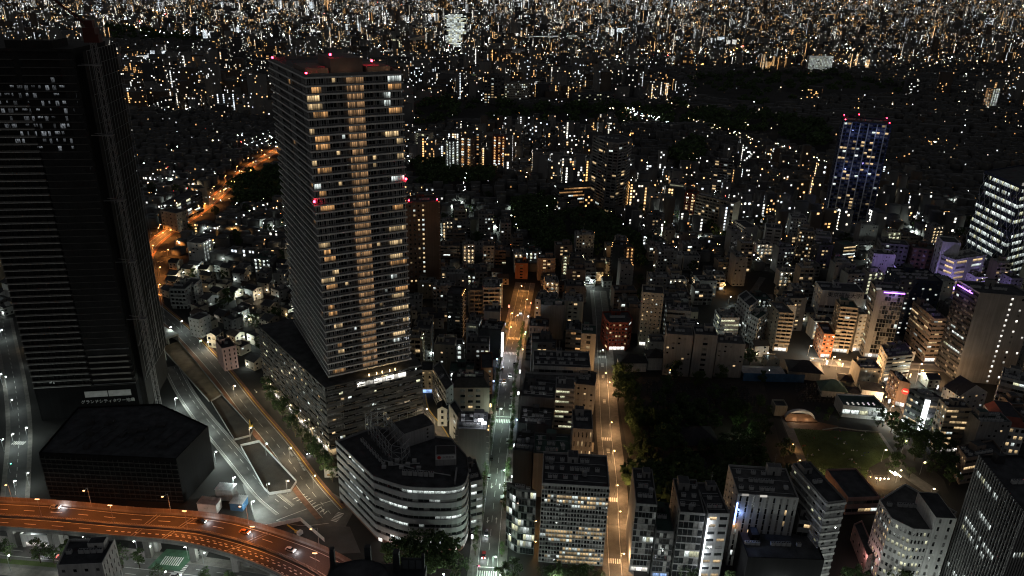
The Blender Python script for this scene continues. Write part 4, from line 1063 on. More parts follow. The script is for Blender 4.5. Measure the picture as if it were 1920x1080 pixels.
# beacons
def beacon(root, loc, power=12):
    k = MB(); k.cyl(0, 0, 0, .9, .12, M_DARK, 6); k.cyl(0, 0, .9, 1.7, .45, REDL, 8)
    k.build('red_beacon', root, None, loc)
    lamp(root, (loc[0], loc[1], loc[2] + 2.0), power, (1, .05, .06), .3)

r_, lp_, h_ = ROOTS['bluetower']
for i in range(4):
    beacon(r_, (lp_[i][0] * .94, lp_[i][1] * .94, h_ + .9), 20)
beacon(r_, ((lp_[0][0] + lp_[1][0]) / 2, (lp_[2][1]) * .8, h_ + 4), 20)
for s in (.0, .25, .5, .75, 1.0):
    q = on_face('bluetower', 0, on_face('bluetower', 0, 0, 0)[3] * s, 60, 9)
    if s in (.25, .75):
        lamp(r_, (q[1][0], q[1][1], 95), 500, (.35, .45, 1), .5)
        lamp(r_, (q[1][0], q[1][1], 55), 450, (.35, .45, 1), .5)
r_, lp_, h_ = ROOTS['brown']
beacon(r_, (lp_[0][0] + 1, lp_[0][1] + 1, h_ + 1)); beacon(r_, (lp_[1][0] - 1, lp_[1][1] + 1, h_ + 1))
r_, lp_, h_ = ROOTS['glasspile']
k = MB()
for i in (0, 1):
    _, _, a_, L_, n_ = on_face('glasspile', i, 0, 0)
    nb = max(2, int(L_ / 7))
    for c in range(nb):
        for z in range(0, 84, 14):
            for (u0, u1) in ((c, c + 1), (c + 1, c)):
                A = on_face('glasspile', i, L_ * u0 / nb, z, .6)[1]; B = on_face('glasspile', i, L_ * u1 / nb, z + 14, .6)[1]
                k.bar(A, B, .22, M_MACH, 4)
k.build('diagonal_bracing', r_, 'stuff')
q = on_face('glasspile', 1, 2, 86, -1.5)
k = MB(); k.box(-.5, -.5, 0, 14, .5, 2.2, LIT['s']); o = k.build('lit_crown', r_, None, q[1]); o.rotation_euler = (0, 0, q[2])
# blank stair tower of the white and pink office
r_, lp_, h_ = ROOTS['pink']
_, _, a_, L_, n_ = on_face('pink', 2, 0, 0)
q = on_face('pink', 2, L_ + .3, 0, 0)
ctx = dict(panes=MB(), root=r_, uvk=0, dist=300, nind=0, fin=None)
W = MB(); d = Vector((math.cos(a_), math.sin(a_))); o = Vector(q[1][:2]); v = Vector((-d.y, d.x))
pp = [o, o + d * 8, o + d * 8 + v * 16, o + v * 16]
for i in range(4):
    facade(W, ctx, pp[i], pp[(i + 1) % 4], 0, 38, 'slit,2,10,0,w' if i == 0 else 'blank,1,1,0,w', wall_mat('white'), R0)
W.poly(pp, 37.6, M_ROOF); W.build('stair_tower', r_); ctx['panes'].build('window', r_, 'stuff')
lamp(r_, (q[1][0] + 11, q[1][1] - 4, 14), 900, (.65, .65, 1))
lamp(r_, (lp_[0][0] - 5, lp_[0][1] - 8, 9), 350, (1, .55, .5))

# ---------------------------------------------------------------- the tall residential tower
T = thing('residential_tower', 'tallest residential tower with balcony bands and a warm lit central column', 'tower', (-89.5, 324, 0), math.atan2(.486, .874))
TW, TD, TZ0, FH, NF = 43.0, 72.0, 45.0, 3.5, 41
occ_add([(-97, 316), (-40, 345), (-74, 418), (-152, 398)])
wt = mat('tower_wall', (0.17, 0.17, 0.17), .7, .25, .2, .15)
k = MB(); k.box(1.2, 2.0, TZ0, TW - 1.2, TD - 2, TZ0 + NF * FH, wt); k.build('core_wall', T)
M_EDGE = mat('slab_edge_light', (.60, .60, .59), .6, .15, .3, .1)
k = MB(); k.box(-.4, -.5, -.25, TW + .4, TD + .3, .25, M_SLAB); k.box(-.46, -.56, -.3, TW + .46, -.5, .42, M_EDGE); k.box(-.46, -.5, -.3, -.4, TD + .3, .42, M_EDGE)
slab = k.mesh('floor_slab')
for i in range(NF + 1):
    obj('floor_slab', slab, T, None, (0, 0, TZ0 + i * FH))
_bay = {}
def bay(w, n, h, mk, nlit):
    """a glazed bay, n panes, nlit of them lit"""
    key = (w, n, h, mk, nlit)
    if key in _bay:
        return _bay[key]
    k = MB(); k.box(0, 0, 0, w, .1, .45, wt); k.box(0, 0, h - .25, w, .1, h, wt)
    rr = random.Random(str(key)); st_ = rr.randint(0, n - nlit); on = set(range(st_, st_ + nlit))
    pw_ = w / n
    for i in range(n):
        x0 = i * pw_ + .1; x1 = (i + 1) * pw_ - .1
        pm = LIT[mk] if i in on else (M_CURT if rr.random() < .6 else M_GLASS)
        k.quad([(x0, .12, .45), (x1, .12, .45), (x1, .12, h - .25), (x0, .12, h - .25)], pm, [(i + .01, 0), (i + .99, 0), (i + .99, 1), (i + .01, 1)])
        k.box(i * pw_ - .07, -.06, .45, i * pw_ + .07, .12, h - .25, M_MACH)
    k.box(w - .07, -.06, .45, w + .07, .12, h - .25, M_MACH)
    _bay[key] = k.mesh('window_bay')
    return _bay[key]
k = MB(); k.box(0, 0, 0, 8.9, .06, 1.05, M_RAIL); k.box(0, -.03, 1.05, 8.9, .09, 1.12, M_METAL)
for i in range(10):
    k.box(i * .97, -.02, 0, i * .97 + .06, .0, 1.05, M_METAL)
rail = k.mesh('balcony_rail')
k = MB(); k.box(0, 0, .95, 8.5, .08, 1.05, M_METAL)
for i in range(9):
    k.box(i * 1.05, 0, .4, i * 1.05 + .05, .06, .95, M_METAL)
rail2 = k.mesh('balcony_rail')
k = MB(); k.box(0, 0, 0, .12, 1.9, 3.05, M_SLAB)
party = k.mesh('party_wall')
rt = random.Random(11)
HH = FH - .4
for f in range(NF):
    z = TZ0 + f * FH + .2
    top = f > NF - 3
    # left bay
    q = rt.random()
    obj('window_bay', bay(8.6, 8, HH, 'w' if q < .3 else ('c' if q < .36 else 'o'), 0 if q > .68 else rt.choice([2, 3, 4, 5, 6])), T, None, (0.1, .4, z))
    obj('window_bay', bay(7.8, 9, HH, 'k', 9 if rt.random() < .88 else 6), T, None, (17.6, .4, z))
    q = rt.random()
    if 33 < f < 38 and rt.random() < .5:
        q = .1
    obj('window_bay', bay(8.6, 8, HH, 'c' if q < .11 else ('w' if q < .24 else 'o'), 0 if q > .38 else rt.choice([3, 5, 6, 8])), T, None, (34.3, .4, z))
    for x in (0.0, 17.3, 34.1):
        obj('balcony_rail', rail2, T, None, (x, -.25, z))
    for x in (8.7, 25.4):
        obj('balcony_rail', rail, T, None, (x, -.1, z))
        q = rt.random()
        obj('window_bay', bay(8.9, 6, HH, 'c' if q < .06 else 'w', 1 if q < .16 else 0), T, None, (x, 1.85, z))
        obj('party_wall', party, T, None, (x + 4.4, .0, z))
    # long left side: alternating bays and balconies
    for j in range(8):
        y = 71.9 - j * 9.0
        q = rt.random()
        if j in (7, 4, 1):
            o = obj('window_bay', bay(8.6, 5, HH, 'o' if q < .2 else 'w', 0 if q > .12 else 2), T, None, (.4, y, z))
        else:
            o = obj('balcony_rail', rail, T, None, (-.1, y, z))
            if j in (6, 5):
                o2 = obj('window_bay', bay(8.9, 4, HH, 'w', 1 if q < .05 else 0), T, None, (1.85, y, z)); o2.rotation_euler = (0, 0, rad(-90))
        o.rotation_euler = (0, 0, rad(-90))
ztop = TZ0 + NF * FH + .2
k = MB(); k.box(.5, .5, 0, TW - .5, TD - .5, .12, M_ROOF2); k.build('roof', T, None, (0, 0, ztop))
k = MB()
k.box(0, 0, 0, TW, .3, 1.5, wt); k.box(0, TD - .3, 0, TW, TD, 1.5, wt); k.box(0, .3, 0, .3, TD - .3, 1.5, wt); k.box(TW - .3, .3, 0, TW, TD - .3, 1.5, wt)
k.build('parapet', T, None, (0, 0, ztop))
k = MB(); k.box(0, 0, 0, 14.5, 20, 6.5, mat('machine_room', (.15, .12, .11), .8, .2, .2)); k.build('machine_room', T, None, (13.5, 9, ztop + .12))
k = MB(); k.box(0, 0, 0, 10, 22, 2.6, wall_mat('taupe')); k.build('plant_screen', T, None, (2.2, 8, ztop + .12))
k = MB(); k.box(0, 0, 0, 11, 22, 2.6, wall_mat('taupe')); k.build('plant_screen', T, None, (29.5, 8, ztop + .12))
for x, y in ((5, 4), (12, 4), (20, 5), (32, 4), (39, 5), (6, 36), (24, 40), (36, 36)):
    lamp(T, (x, y, ztop + 2.0), 26, (1, .62, .35), .2)
for x, y, z in ((.6, .6, 0), (14, 10, 6.5), (34, 14, 3), (42, 20, 0), (1, 68, 0)):
    beacon(T, (x, y, ztop + z + .3), 4)
beacon(T, (-.6, -.8, TZ0 + 88.6), 6); beacon(T, (TW + .2, -.8, TZ0 + 94.6), 6)
# podium with its veil of panels
M_VEIL = mat('veil_metal', (.10, .10, .10), .5, .3, .5); M_VEIL2 = mat('veil_timber', (.13, .105, .08), .7, .3, .5)
ca, sa = .874, .486
def tl(p):
    dx, dy = p[0] + 89.5, p[1] - 324
    return (dx * ca + dy * sa, -dx * sa + dy * ca)
pod = [tl(p) for p in [(-91, 320), (-46, 346), (-81, 412), (-118, 404), (-146, 388)]]
W = MB(); W2m = MB()
ctx = dict(panes=W2m, root=T, uvk=0, dist=380, nind=299, fin=None)
pw2 = mat('podium_wall', (0.075, 0.075, 0.075), .7, .3, .2)
for i in range(5):
    a, b = pod[i], pod[(i + 1) % 5]
    if i in (0, 4):
        facade(W, ctx, a, b, 4.4, 41, 'ribbon,%d,10,.0,g' % (14 if i == 0 else 24), pw2, rt)
        d = (Vector(b) - Vector(a)); L = d.length; d.normalize(); n = Vector((d.y, -d.x))
        ns_ = int(L / 4)
        for c in range(ns_):
            p = Vector(a) + d * (c * L / ns_ + .15) - n * .8
            obj('shop_window', unit_window(LIT['s'] if (c * 7) % 5 else LIT['w']), T, None, (p.x, p.y, .1), math.atan2(d.y, d.x), (L / ns_ - .3, 1, 3.9))
        p0 = Vector(a) - n * .75; p1 = Vector(b) - n * .75
        W.quad([(a[0], a[1], 4.4), (p0.x, p0.y, 4.4), (p1.x, p1.y, 4.4), (b[0], b[1], 4.4)], pw2)
        if i == 4:
            for c in range(9):
                p = Vector(a) + d * ((c + .5) * L / 9) + n * 1.0
                lamp(T, (p.x, p.y, 3.6), 420, (1, .78, .45), .3)
        # veil
        V = MB(); VG = MB()
        rr = random.Random(5 + i)
        z = 5.2
        while z < 41.5:
            s = rr.uniform(0, 2)
            while s < L - 4:
                ln = rr.uniform(2.2, 4.2)
                if rr.random() < .82:
                    o = Vector(a) + d * s + n * rr.uniform(.35, 1.0)
                    V.obox((o.x, o.y, z + rr.uniform(0, .3)), (d * ln).to_3d(), (n * .08).to_3d(), rr.uniform(.4, .75), [M_VEIL, M_RAIL, M_VEIL2][rr.choice([0, 1, 1, 2])])
                s += ln + rr.uniform(.1, 1.6)
            z += 1.55
        V.build('veil_panel', T, 'stuff')
        k = MB()
        kk_ = 0
        for _ in range(46 if i == 4 else 18):
            s = rr.uniform(1, L - 3); z = rr.choice(range(10)) * 3.66 + 5.8
            if z > 39: continue
            o = Vector(a) + d * s + n * .06; e_ = o + d * rr.uniform(.6, 2.2)
            k.quad([(o.x, o.y, z), (e_.x, e_.y, z), (e_.x, e_.y, z + 1.3), (o.x, o.y, z + 1.3)], LIT[rr.choice('ggcw')], [(kk_ + .01, 0), (kk_ + .99, 0), (kk_ + .99, 1), (kk_ + .01, 1)]); kk_ += 1
        k.build('lit_window', T, 'stuff')
    else:
        facade(W, ctx, a, b, 0, 41, 'blank,1,1,0,w', pw2, rt)
W.poly(pod, 41, M_ROOF)
W.build('podium_wall', T)
W2m.build('podium_window', T, 'stuff')
# terrace band: lit ceiling strips, garden lamps, corner bays
for i in range(3):
    obj('terrace_window', bay(8.6, 4, 3.4, 's', 4), T, None, (13 + i * 8.8, -2.9, 36.4))
for x in (20, 24, 27, 31, 34):
    k = MB(); k.cyl(0, 0, 0, 1.1, .18, emit('garden_lamp', (1, .66, .3), 8), 8); k.build('garden_lamp', T, None, (x, -1.2, 41))
    lamp(T, (x, -1.6, 42.6), 70, (1, .66, .3), .2)
for f in range(4):
    obj('window_bay', bay(4.0, 3, 3.0, 'c', 2 if f == 0 else 0), T, None, (1.2, -2.6, 8 + f * 6.5))
obj('window_bay', bay(6.0, 4, 3.0, 'g', 4), T, None, (20, -2.7, 7.2)); obj('window_bay', bay(7.0, 5, 3.0, 'c', 4), T, None, (9, -2.5, 7.2))

# ---------------------------------------------------------------- dark tower under construction on the left
A = Vector((-255, 346.5)); B = Vector((-204.5, 355))
U = (B - A).normalized(); LW = (B - A).length
G = thing('construction_tower', 'dark tower under construction wrapped in netting with a tower crane at its corner', 'tower', (A.x, A.y, 0), math.atan2(U.y, U.x))
occ_add([(-262, 338), (-178, 330), (-190, 410), (-275, 400)])
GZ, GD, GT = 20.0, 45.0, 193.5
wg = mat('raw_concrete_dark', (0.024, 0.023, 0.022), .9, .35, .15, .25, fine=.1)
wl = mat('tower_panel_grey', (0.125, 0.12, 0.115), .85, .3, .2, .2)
ctx = dict(panes=MB(), root=G, uvk=0, dist=400, nind=299, fin=None)
NFG = 49
fh = (GT - GZ) / NFG
W = MB(); XS = LW * .56
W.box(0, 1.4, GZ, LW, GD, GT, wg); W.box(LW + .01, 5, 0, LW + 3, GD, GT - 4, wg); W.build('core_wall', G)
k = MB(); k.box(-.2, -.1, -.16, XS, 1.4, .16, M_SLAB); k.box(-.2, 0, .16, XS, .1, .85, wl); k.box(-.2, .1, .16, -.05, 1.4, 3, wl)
sl = k.mesh('balcony'); 
k = MB(); k.box(0, -.75, -.16, LW - XS, 1.4, .16, mat('raw_slab_edge', (.075, .072, .07), .9, .3, .2)); sd = k.mesh('floor_slab')
rg = random.Random(3)
pan = MB(); kk_ = 0
cold = lit_window('lit_site_lamp', (.85, .92, 1), .13, .9)
for f in range(NFG):
    z = GZ + f * fh
    if f < NFG - 6:
        obj('balcony', sl, G, None, (0, 0, z))
    else:
        obj('floor_slab', sd, G, None, (XS - LW * .5, 0, z))
    obj('floor_slab', sd, G, None, (XS, 0, z + .002))
    for c in range(17):
        x0 = c * LW / 17 + .4; x1 = x0 + rg.choice([.6, 1.0, 1.5, 2.2])
        hi = NFG - 13 <= f <= NFG - 5
        on = hi and rg.random() < (.75 if f > NFG - 11 else .5) or (f > NFG - 18 and f < NFG - 12 and c > 9 and rg.random() < .18) or rg.random() < .006
        pm = cold if on and not (not hi and c < 9) else (LIT['w'] if on else M_GLASS)
        zz_ = rg.choice([0, 0, .8, 1.3]) if on else 0
        if on or c < 10:
            pan.quad([(x0, 1.36, z + .3 + zz_), (x1, 1.36, z + .3 + zz_), (x1, 1.36, z + 2.5), (x0, 1.36, z + 2.5)], pm, [(kk_ + .01, 0), (kk_ + .99, 0), (kk_ + .99, 1), (kk_ + .01, 1)]); kk_ += 1
    for c in range(1, 10):
        pass
pan.build('window', G, 'stuff')
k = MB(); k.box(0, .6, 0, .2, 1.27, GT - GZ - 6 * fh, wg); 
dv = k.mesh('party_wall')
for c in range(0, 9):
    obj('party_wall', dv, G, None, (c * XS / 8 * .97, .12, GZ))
# netting: over the right part of the front and the right side
k = MB()
nx = 12
for i in range(10):
    for j in range(5, NFG):
        z = GZ + j * fh + .3
        if j > 35 and i < 7: continue
        hgt = fh - .62
        x = XS + 1 + i * (LW - XS) / 10
        if True:
            k.box(x, -.6 - .08 * ((i + j) % 3), z, x + (LW - XS) / 10 - .08, -.55, z + hgt, M_NET)
for i in range(22):
    for j in range(26):
        z = GZ + j * (GT - GZ) / 26
        y = -.8 + i * GD / 22
        k.box(LW + 4.2, y + 5.2, z, LW + 4.26 + .07 * ((i * 3 + j) % 3), y + GD / 22 - .1, z + (GT - GZ) / 26 - .15, M_NET)
k.build('netting_panel', G, 'stuff')
k = MB()
for i in range(12):
    y = i * GD / 11
    k.bar((LW + 4.7, y + 5, GZ), (LW + 4.7, y + 5, GT), .06, M_METAL, 4)
for j in range(27):
    z = GZ + j * (GT - GZ) / 26
    k.bar((LW + 4.7, 4.5, z), (LW + 4.7, GD + 5, z), .05, M_METAL, 4)
k.build('scaffold', G, 'stuff')
# long stay braces seen on the netted side
k = MB(); k.bar((XS + 2, -1.2, GZ + 22), (LW + .5, -1.2, GZ + 22), .14, M_METAL); k.bar((XS + 2, -1.2, GZ + 1), (LW + .5, -1.2, GZ + 1), .14, M_METAL)
k.bar((LW + 4.9, 1, GZ + 22), (LW + 4.9, 30, GZ + 38), .14, M_METAL); k.bar((LW + 4.9, 1, GZ + 1), (LW + 4.9, 30, GZ + 12), .14, M_METAL); k.bar((LW + 4.9, 32, GZ + 5), (LW + 4.9, 32, GZ + 42), .14, M_METAL)
k.build('stay_brace', G)
for j in range(5):
    k = MB(); k.box(XS + 2, -1.3, 0, LW - 1, -1.1, .9, M_CONC); k.build('site_hoarding', G, None, (0, 0, GZ + 3.2 + j * fh))
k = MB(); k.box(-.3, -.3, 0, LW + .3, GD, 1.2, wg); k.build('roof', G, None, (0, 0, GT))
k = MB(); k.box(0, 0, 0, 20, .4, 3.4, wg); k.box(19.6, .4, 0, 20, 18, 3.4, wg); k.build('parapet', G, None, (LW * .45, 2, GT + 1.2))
# two banner sheets and the lettering below the first floors
k = MB(); k.box(0, -.15, 0, 11.5, 0, 3.6, M_WHITEP); bn = k.mesh('banner')
obj('banner', bn, G, None, (XS - 4, -.5, GZ - 7.0)); obj('banner', bn, G, None, (XS + 8, -.5, GZ - 7.0))
o = obj('tower_lettering', text_mesh('グランドシティタワー池袋', 2.3, M_WHITEP, .1), G, None, (XS + 7, -.5, GZ - 10.0)); o.rotation_euler = (rad(90), 0, 0)
# podium of the construction tower
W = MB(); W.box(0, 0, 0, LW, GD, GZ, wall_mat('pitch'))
W.build('lower_wall', G)
# crane
CR = thing('tower_crane', 'red tower crane on a lattice mast at the corner of the dark tower', 'crane', (A.x + U.x * (LW + 11) + U.y * 3, A.y + U.y * (LW + 11) - U.x * 3, 0), math.atan2(U.y, U.x))
M_CRM = mat('crane_mast_grey', (.22, .21, .21), .6, .2, .3, metal=.2)
M_CRR = mat('crane_red', (.07, .012, .008), .55, .2, .3)
k = MB(); hm = 198
for x in (-1, 1):
    for y in (-1, 1):
        k.bar((x, y, 0), (x, y, hm), .17, M_CRM, 4)
for j in range(66):
    z = j * 3
    s = 1 if j % 2 else -1
    for (p, q) in (((-s, -1), (s, -1)), ((1, -s), (1, s)), ((s, 1), (-s, 1)), ((-1, s), (-1, -s))):
        k.bar((p[0], p[1], z), (q[0], q[1], z + 3), .09, M_CRM, 3)
k.build('mast', CR)
for j in range(5):
    k = MB(); k.bar((-8, 4, 0), (-1, 1, 0), .15, M_CRM); k.bar((-8, -1, 0), (-1, -1, 0), .15, M_CRM); k.box(-1.7, -1.7, -.3, 1.7, 1.7, .1, M_CRM); k.build('mast_tie', CR, None, (0, 0, 60 + j * 32))
k = MB(); k.box(-3, -2.2, 0, 3.5, 2.2, 3.6, M_CRR); k.box(-2.6, -2.8, 3.6, 2.4, 2.8, 6.4, M_CRR); k.box(-1.6, -1.6, 6.4, 1.6, 1.6, 9.5, M_CRR); k.build('slewing_cab', CR, None, (0, 0, hm))
k = MB()
for y in (-1.2, 1.2):
    k.bar((0, y, 0), (-26, y * .5, 24), .3, M_CRR, 4)
for j in range(12):
    t = j / 12; t2 = (j + 1) / 12
    k.bar((-26 * t, -1.2 + .6 * t, 24 * t), (-26 * t2, 1.2 - .6 * t2, 24 * t2), .12, M_CRR, 3)
k.build('jib', CR, None, (0, 0, hm + 6))
# black podium hall in front of it
kx = dict(rk=0)
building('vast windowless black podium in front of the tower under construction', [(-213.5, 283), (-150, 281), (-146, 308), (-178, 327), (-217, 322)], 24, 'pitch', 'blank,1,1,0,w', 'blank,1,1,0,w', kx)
occ_add([(-216, 278), (-146, 276), (-140, 312), (-178, 346), (-230, 342)])
pr = [o for o in bpy.data.objects if o.get('label', '').startswith('vast windowless')][0]
k = MB()
cxp, cyp = pr.location.x, pr.location.y
for j in range(9):
    z = 1.5 + j * 2.5
    k.obox((-213.4 - cxp, 282.7 - cyp, z), (63.4, -2, 0), (0, -.25, 0), .5, mat('cladding_band', (.03, .027, .025), .6, .3, .3))
k.build('cladding_band', pr, 'stuff')
for j in range(26):
    k = MB(); k.obox((-213.4 + j * 2.42 - cxp, 282.72 - j * .0763 - cyp, 1.2), (.14, 0, 0), (0, -.34, 0), 22, mat('cladding_band', (.03, .027, .025), .6, .3, .3)); k.build('cladding_rib', pr)
rq = random.Random(8)
for j in range(12):
    k = MB(); x = rq.uniform(-208, -156); y = rq.uniform(287, 308); k.box(x - cxp, y - cyp, 24.0, x - cxp + rq.uniform(1.5, 5), y - cyp + rq.uniform(1.5, 4), 24 + rq.uniform(.8, 2.4), mat('roof_plant_dark', (.05, .05, .052), .7, .3, .4)); k.build('plant_unit', pr)
k = MB()
for j in range(9):
    x = -206 + j * 6
    k.bar((x - cxp, 290 - cyp, 24.3), (x + 5 - cxp, 306 - cyp, 24.3), .18, mat('roof_plant_dark', (.05, .05, .052), .7, .3, .4))
k.build('roof_rail', pr)

# ---------------------------------------------------------------- office with the long curved ribbon front
CB = thing('curved_office', 'grey office with a long curved front of ribbon windows and steel trellis on its roof', 'office', (0, 0, 0))
front = [Vector((-77.9, 284.1)), Vector((-56.2, 258.5))]
curve = smooth([(-56.2, 258.5), (-43.0, 252.7), (-31.8, 251.8), (-22.0, 252.5), (-17.4, 255.5), (-16.3, 262.8)], 22)
path = resample(front, 13)[:-1] + curve
HC, NC = 33.5, 8
back = [Vector((-18, 276)), Vector((-26, 289)), Vector((-62, 297))]
occ_add([(-82, 286), (-57, 254), (-30, 247), (-12, 252), (-12, 272), (-24, 292), (-62, 300)])
wc = mat('curved_office_panel', (0.34, 0.34, 0.345), .55, .15, .2, .12, fine=.04)
W = MB()
f0 = 3.2; fh = (HC - f0) / 7.0
n = len(path)
def off(i, t):
    a = path[max(0, i - 1)]; b = path[min(n - 1, i + 1)]; d = (b - a).normalized()
    return path[i] - Vector((d.y, -d.x)) * t
for f in range(7):
    z = f0 + f * fh
    W2b = MB()
    for i in range(n - 1):
        a, b = path[i], path[i + 1]; ai, bi = off(i, .45), off(i + 1, .45)
        z1 = z + fh * .6
        W2b.quad([(a.x, a.y, z), (b.x, b.y, z), (b.x, b.y, z1), (a.x, a.y, z1)], wc)
        W2b.quad([(a.x, a.y, z1), (b.x, b.y, z1), (bi.x, bi.y, z1), (ai.x, ai.y, z1)], wc)
        W2b.quad([(ai.x, ai.y, z), (bi.x, bi.y, z), (b.x, b.y, z), (a.x, a.y, z)], wc)
    W2b.build('spandrel_band', CB)
rc = random.Random(21)
runs = {0: [(15, 28)], 1: [(3, 5)], 2: [(2, 6), (14, 21)], 3: [(4, 9), (24, 30)], 4: [(2, 5), (13, 18)], 5: [(23, 25)], 6: [(5, 8), (18, 29)]}
for f in range(7):
    z = f0 + f * fh + fh * .6
    for i in range(n - 1):
        a, b = off(i, .4), off(i + 1, .4); d = b - a
        on = any(s <= i <= e for s, e in runs[f]) and rc.random() < .9
        pm = LIT['c'] if on else (M_CURT if rc.random() < .2 else M_GLASS)
        obj('window', unit_window(pm), CB, None, (a.x, a.y, z), math.atan2(d.y, d.x), (d.length, 1, fh * .4))
k = MB()
for i in range(n - 1):
    a, b = path[i], path[i + 1]
    k.quad([(a.x, a.y, HC), (b.x, b.y, HC), (b.x, b.y, HC + 1.6), (a.x, a.y, HC + 1.6)], wc)
    ai, bi = off(i, .4), off(i + 1, .4)
    k.quad([(a.x, a.y, HC + 1.6), (b.x, b.y, HC + 1.6), (bi.x, bi.y, HC + 1.6), (ai.x, ai.y, HC + 1.6)], wc)
    k.quad([(bi.x, bi.y, HC), (ai.x, ai.y, HC), (ai.x, ai.y, HC + 1.6), (bi.x, bi.y, HC + 1.6)], wc)
full = path + back
for i in range(n - 1, len(full)):
    a, b = full[i], full[(i + 1) % len(full)]
    k.quad([(a.x, a.y, 0), (b.x, b.y, 0), (b.x, b.y, HC + 1.2), (a.x, a.y, HC + 1.2)], wc)
for i in range(n - 1):
    a, b = off(i, 1.2), off(i + 1, 1.2)
    k.quad([(a.x, a.y, 0), (b.x, b.y, 0), (b.x, b.y, f0), (a.x, a.y, f0)], mat('plinth_brown', (.16, .09, .07), .7, .2, .3))
k.build('wall', CB)
k = MB(); k.poly([tuple(p) for p in full], HC, M_ROOF); k.build('roof', CB)
for i in range(12, n - 2, 3):
    a, b = off(i, 1.0), off(i + 1, 1.0); d = b - a
    obj('shop_window', unit_window(LIT['s']), CB, None, (a.x, a.y, .2), math.atan2(d.y, d.x), (d.length, 1, 2.8))
for i in (15, 20, 27):
    p = off(i, -2.5); lamp(CB, (p.x, p.y, 4), 110, (1, .75, .6))
# plant core, sign box, trellis cage, equipment
pc = wall_mat('lgrey')
u = Vector((.83, .56, 0)); v = Vector((-.56, .83, 0))
k = MB(); k.obox((-47, 281, HC + .01), u * 16, v * 11, 7.5, pc); k.obox((-46.8, 281.3, HC + 7.52), u * 15.6, v * 10.6, .1, M_ROOF); k.build('plant_core', CB)
for j in range(3):
    p = Vector((-47, 281, 0)) + u * 12 - v * .04
    k = MB(); k.obox((p.x, p.y, HC + 1.6 + j * 2.0), u * .9, v * .1, .9, M_DARK); k.build('vent_opening', CB)

k = MB(); k.box(-4.5, -3.5, 0, 4.5, 3.5, 5.6, pc); k.box(-4.0, -3.0, 5.62, 4.0, 3.0, 5.7, M_DARK); o = k.build('sign_box', CB, None, (-27, 273, HC + .01)); o.rotation_euler = (0, 0, rad(6))
k = MB(); k.box(-4.4, -.2, 0, 4.4, 0, 2.2, M_WHITEP); sgb = k.build('sign_face', CB, None, (-26.63, 269.45, HC + 3.3)); sgb.rotation_euler = (0, 0, rad(6))
k = MB(); k.bar((-2.9, -.21, 1.1), (-2.9, -.3, 1.1), .85, mat('sign_red', (0.55, 0.03, 0.03), .5, .05, 1), 16); k.build('round_emblem', sgb)
o = obj('sign_lettering', text_mesh('大同生命', 1.25, mat('sign_grey', (.12, .12, .13), .6, .1, 1), .03), sgb, None, (1.1, -.24, 1.1)); o.rotation_euler = (rad(90), 0, 0)
k = MB()
C0 = Vector((-64, 293, HC)); nx_, ny_ = 4, 3
pts = [Vector((-66, 294, 0)), Vector((-51, 266.5, 0)) + Vector((1, 3, 0)), Vector((-45.5, 268.5, 0)), Vector((-43, 275, 0)), Vector((-48, 281, 0)), Vector((-58, 297, 0))]
ring = []
for i in range(len(pts)):
    a, b = pts[i], pts[(i + 1) % len(pts)]; m_ = max(1, round((b - a).length / 3.4))
    for t in range(m_):
        ring.append(a.lerp(b, t / m_))
zs = [HC, HC + 3.2, HC + 6.4, HC + 9.6]
for i, p in enumerate(ring):
    q = ring[(i + 1) % len(ring)]
    k.bar((p.x, p.y, HC), (p.x, p.y, zs[-1]), .17, M_METAL, 4)
    for j, z in enumerate(zs[1:]):
        k.bar((p.x, p.y, z), (q.x, q.y, z), .14, M_METAL, 4)
        s, e_ = (p, q) if (i + j) % 2 else (q, p)
        k.bar((s.x, s.y, zs[j]), (e_.x, e_.y, z), .1, M_METAL, 3)
m_ = len(ring)
for i in range(m_ // 2):
    a, b = ring[i], ring[(m_ - 1 - i)]
    k.bar((a.x, a.y, zs[-1]), (b.x, b.y, zs[-1]), .08, M_MACH, 3)
k.build('steel_trellis', CB)
k = MB()
tr = [Vector((-47, 281, 0)) + u * 16 * t + v * 11 for t in (0, .25, .5, .75, 1)] + [Vector((-47, 281, 0)) + u * 16]
for i, p in enumerate(tr):
    k.bar((p.x, p.y, HC + 7.5), (p.x, p.y, HC + 10.8), .1, M_MACH, 4)
    if i:
        q = tr[i - 1]; k.bar((p.x, p.y, HC + 10.8), (q.x, q.y, HC + 10.8), .1, M_MACH, 4); k.bar((p.x, p.y, HC + 7.5), (q.x, q.y, HC + 10.8), .08, M_MACH, 3)
k.build('roof_trellis', CB)
for i in range(6):
    obj('air_conditioner', AC, CB, None, (-43.5 + i * 2.3, 262.2 - i * .12, HC), rad(-3), (1.1, 1.2, 1.4))
for i in range(8):
    obj('air_conditioner', AC, CB, None, (-66 + i * 1.75, 285.5 - i * 2.35, HC), rad(-53), (1, .9, 1.1))
k = MB()
for i in range(7):
    a = Vector((-54 + i * 2.5, 266 + (i % 3) * 2.2)); k.box(a.x, a.y, HC, a.x + 1.9, a.y + 1.2, HC + 1.2 + .3 * (i % 3), M_MACH)
k.bar((-56, 272, HC + .6), (-40, 266, HC + .6), .3, M_MACH, 6); k.bar((-50, 268, HC + .5), (-38, 270, HC + .5), .25, M_MACH, 6); k.bar((-38, 265, HC + .5), (-24, 262, HC + .5), .25, M_MACH, 6)
k.build('duct', CB)
k = MB(); k.box(-22, 256.5, HC, -21.4, 266, HC + 1.8, pc); k.build('roof_wall', CB)
building('low glazed annex with roof units behind the curved office', [(-15.6, 266), (-10.5, 268), (-14.5, 283), (-22, 281)], 27, 'grey', 'ribbon,2,7,.5,c', 'ribbon,5,7,.15,c', dict(rk=2))
occ_add([(-16, 266), (-10, 268), (-14, 284), (-22, 282)])

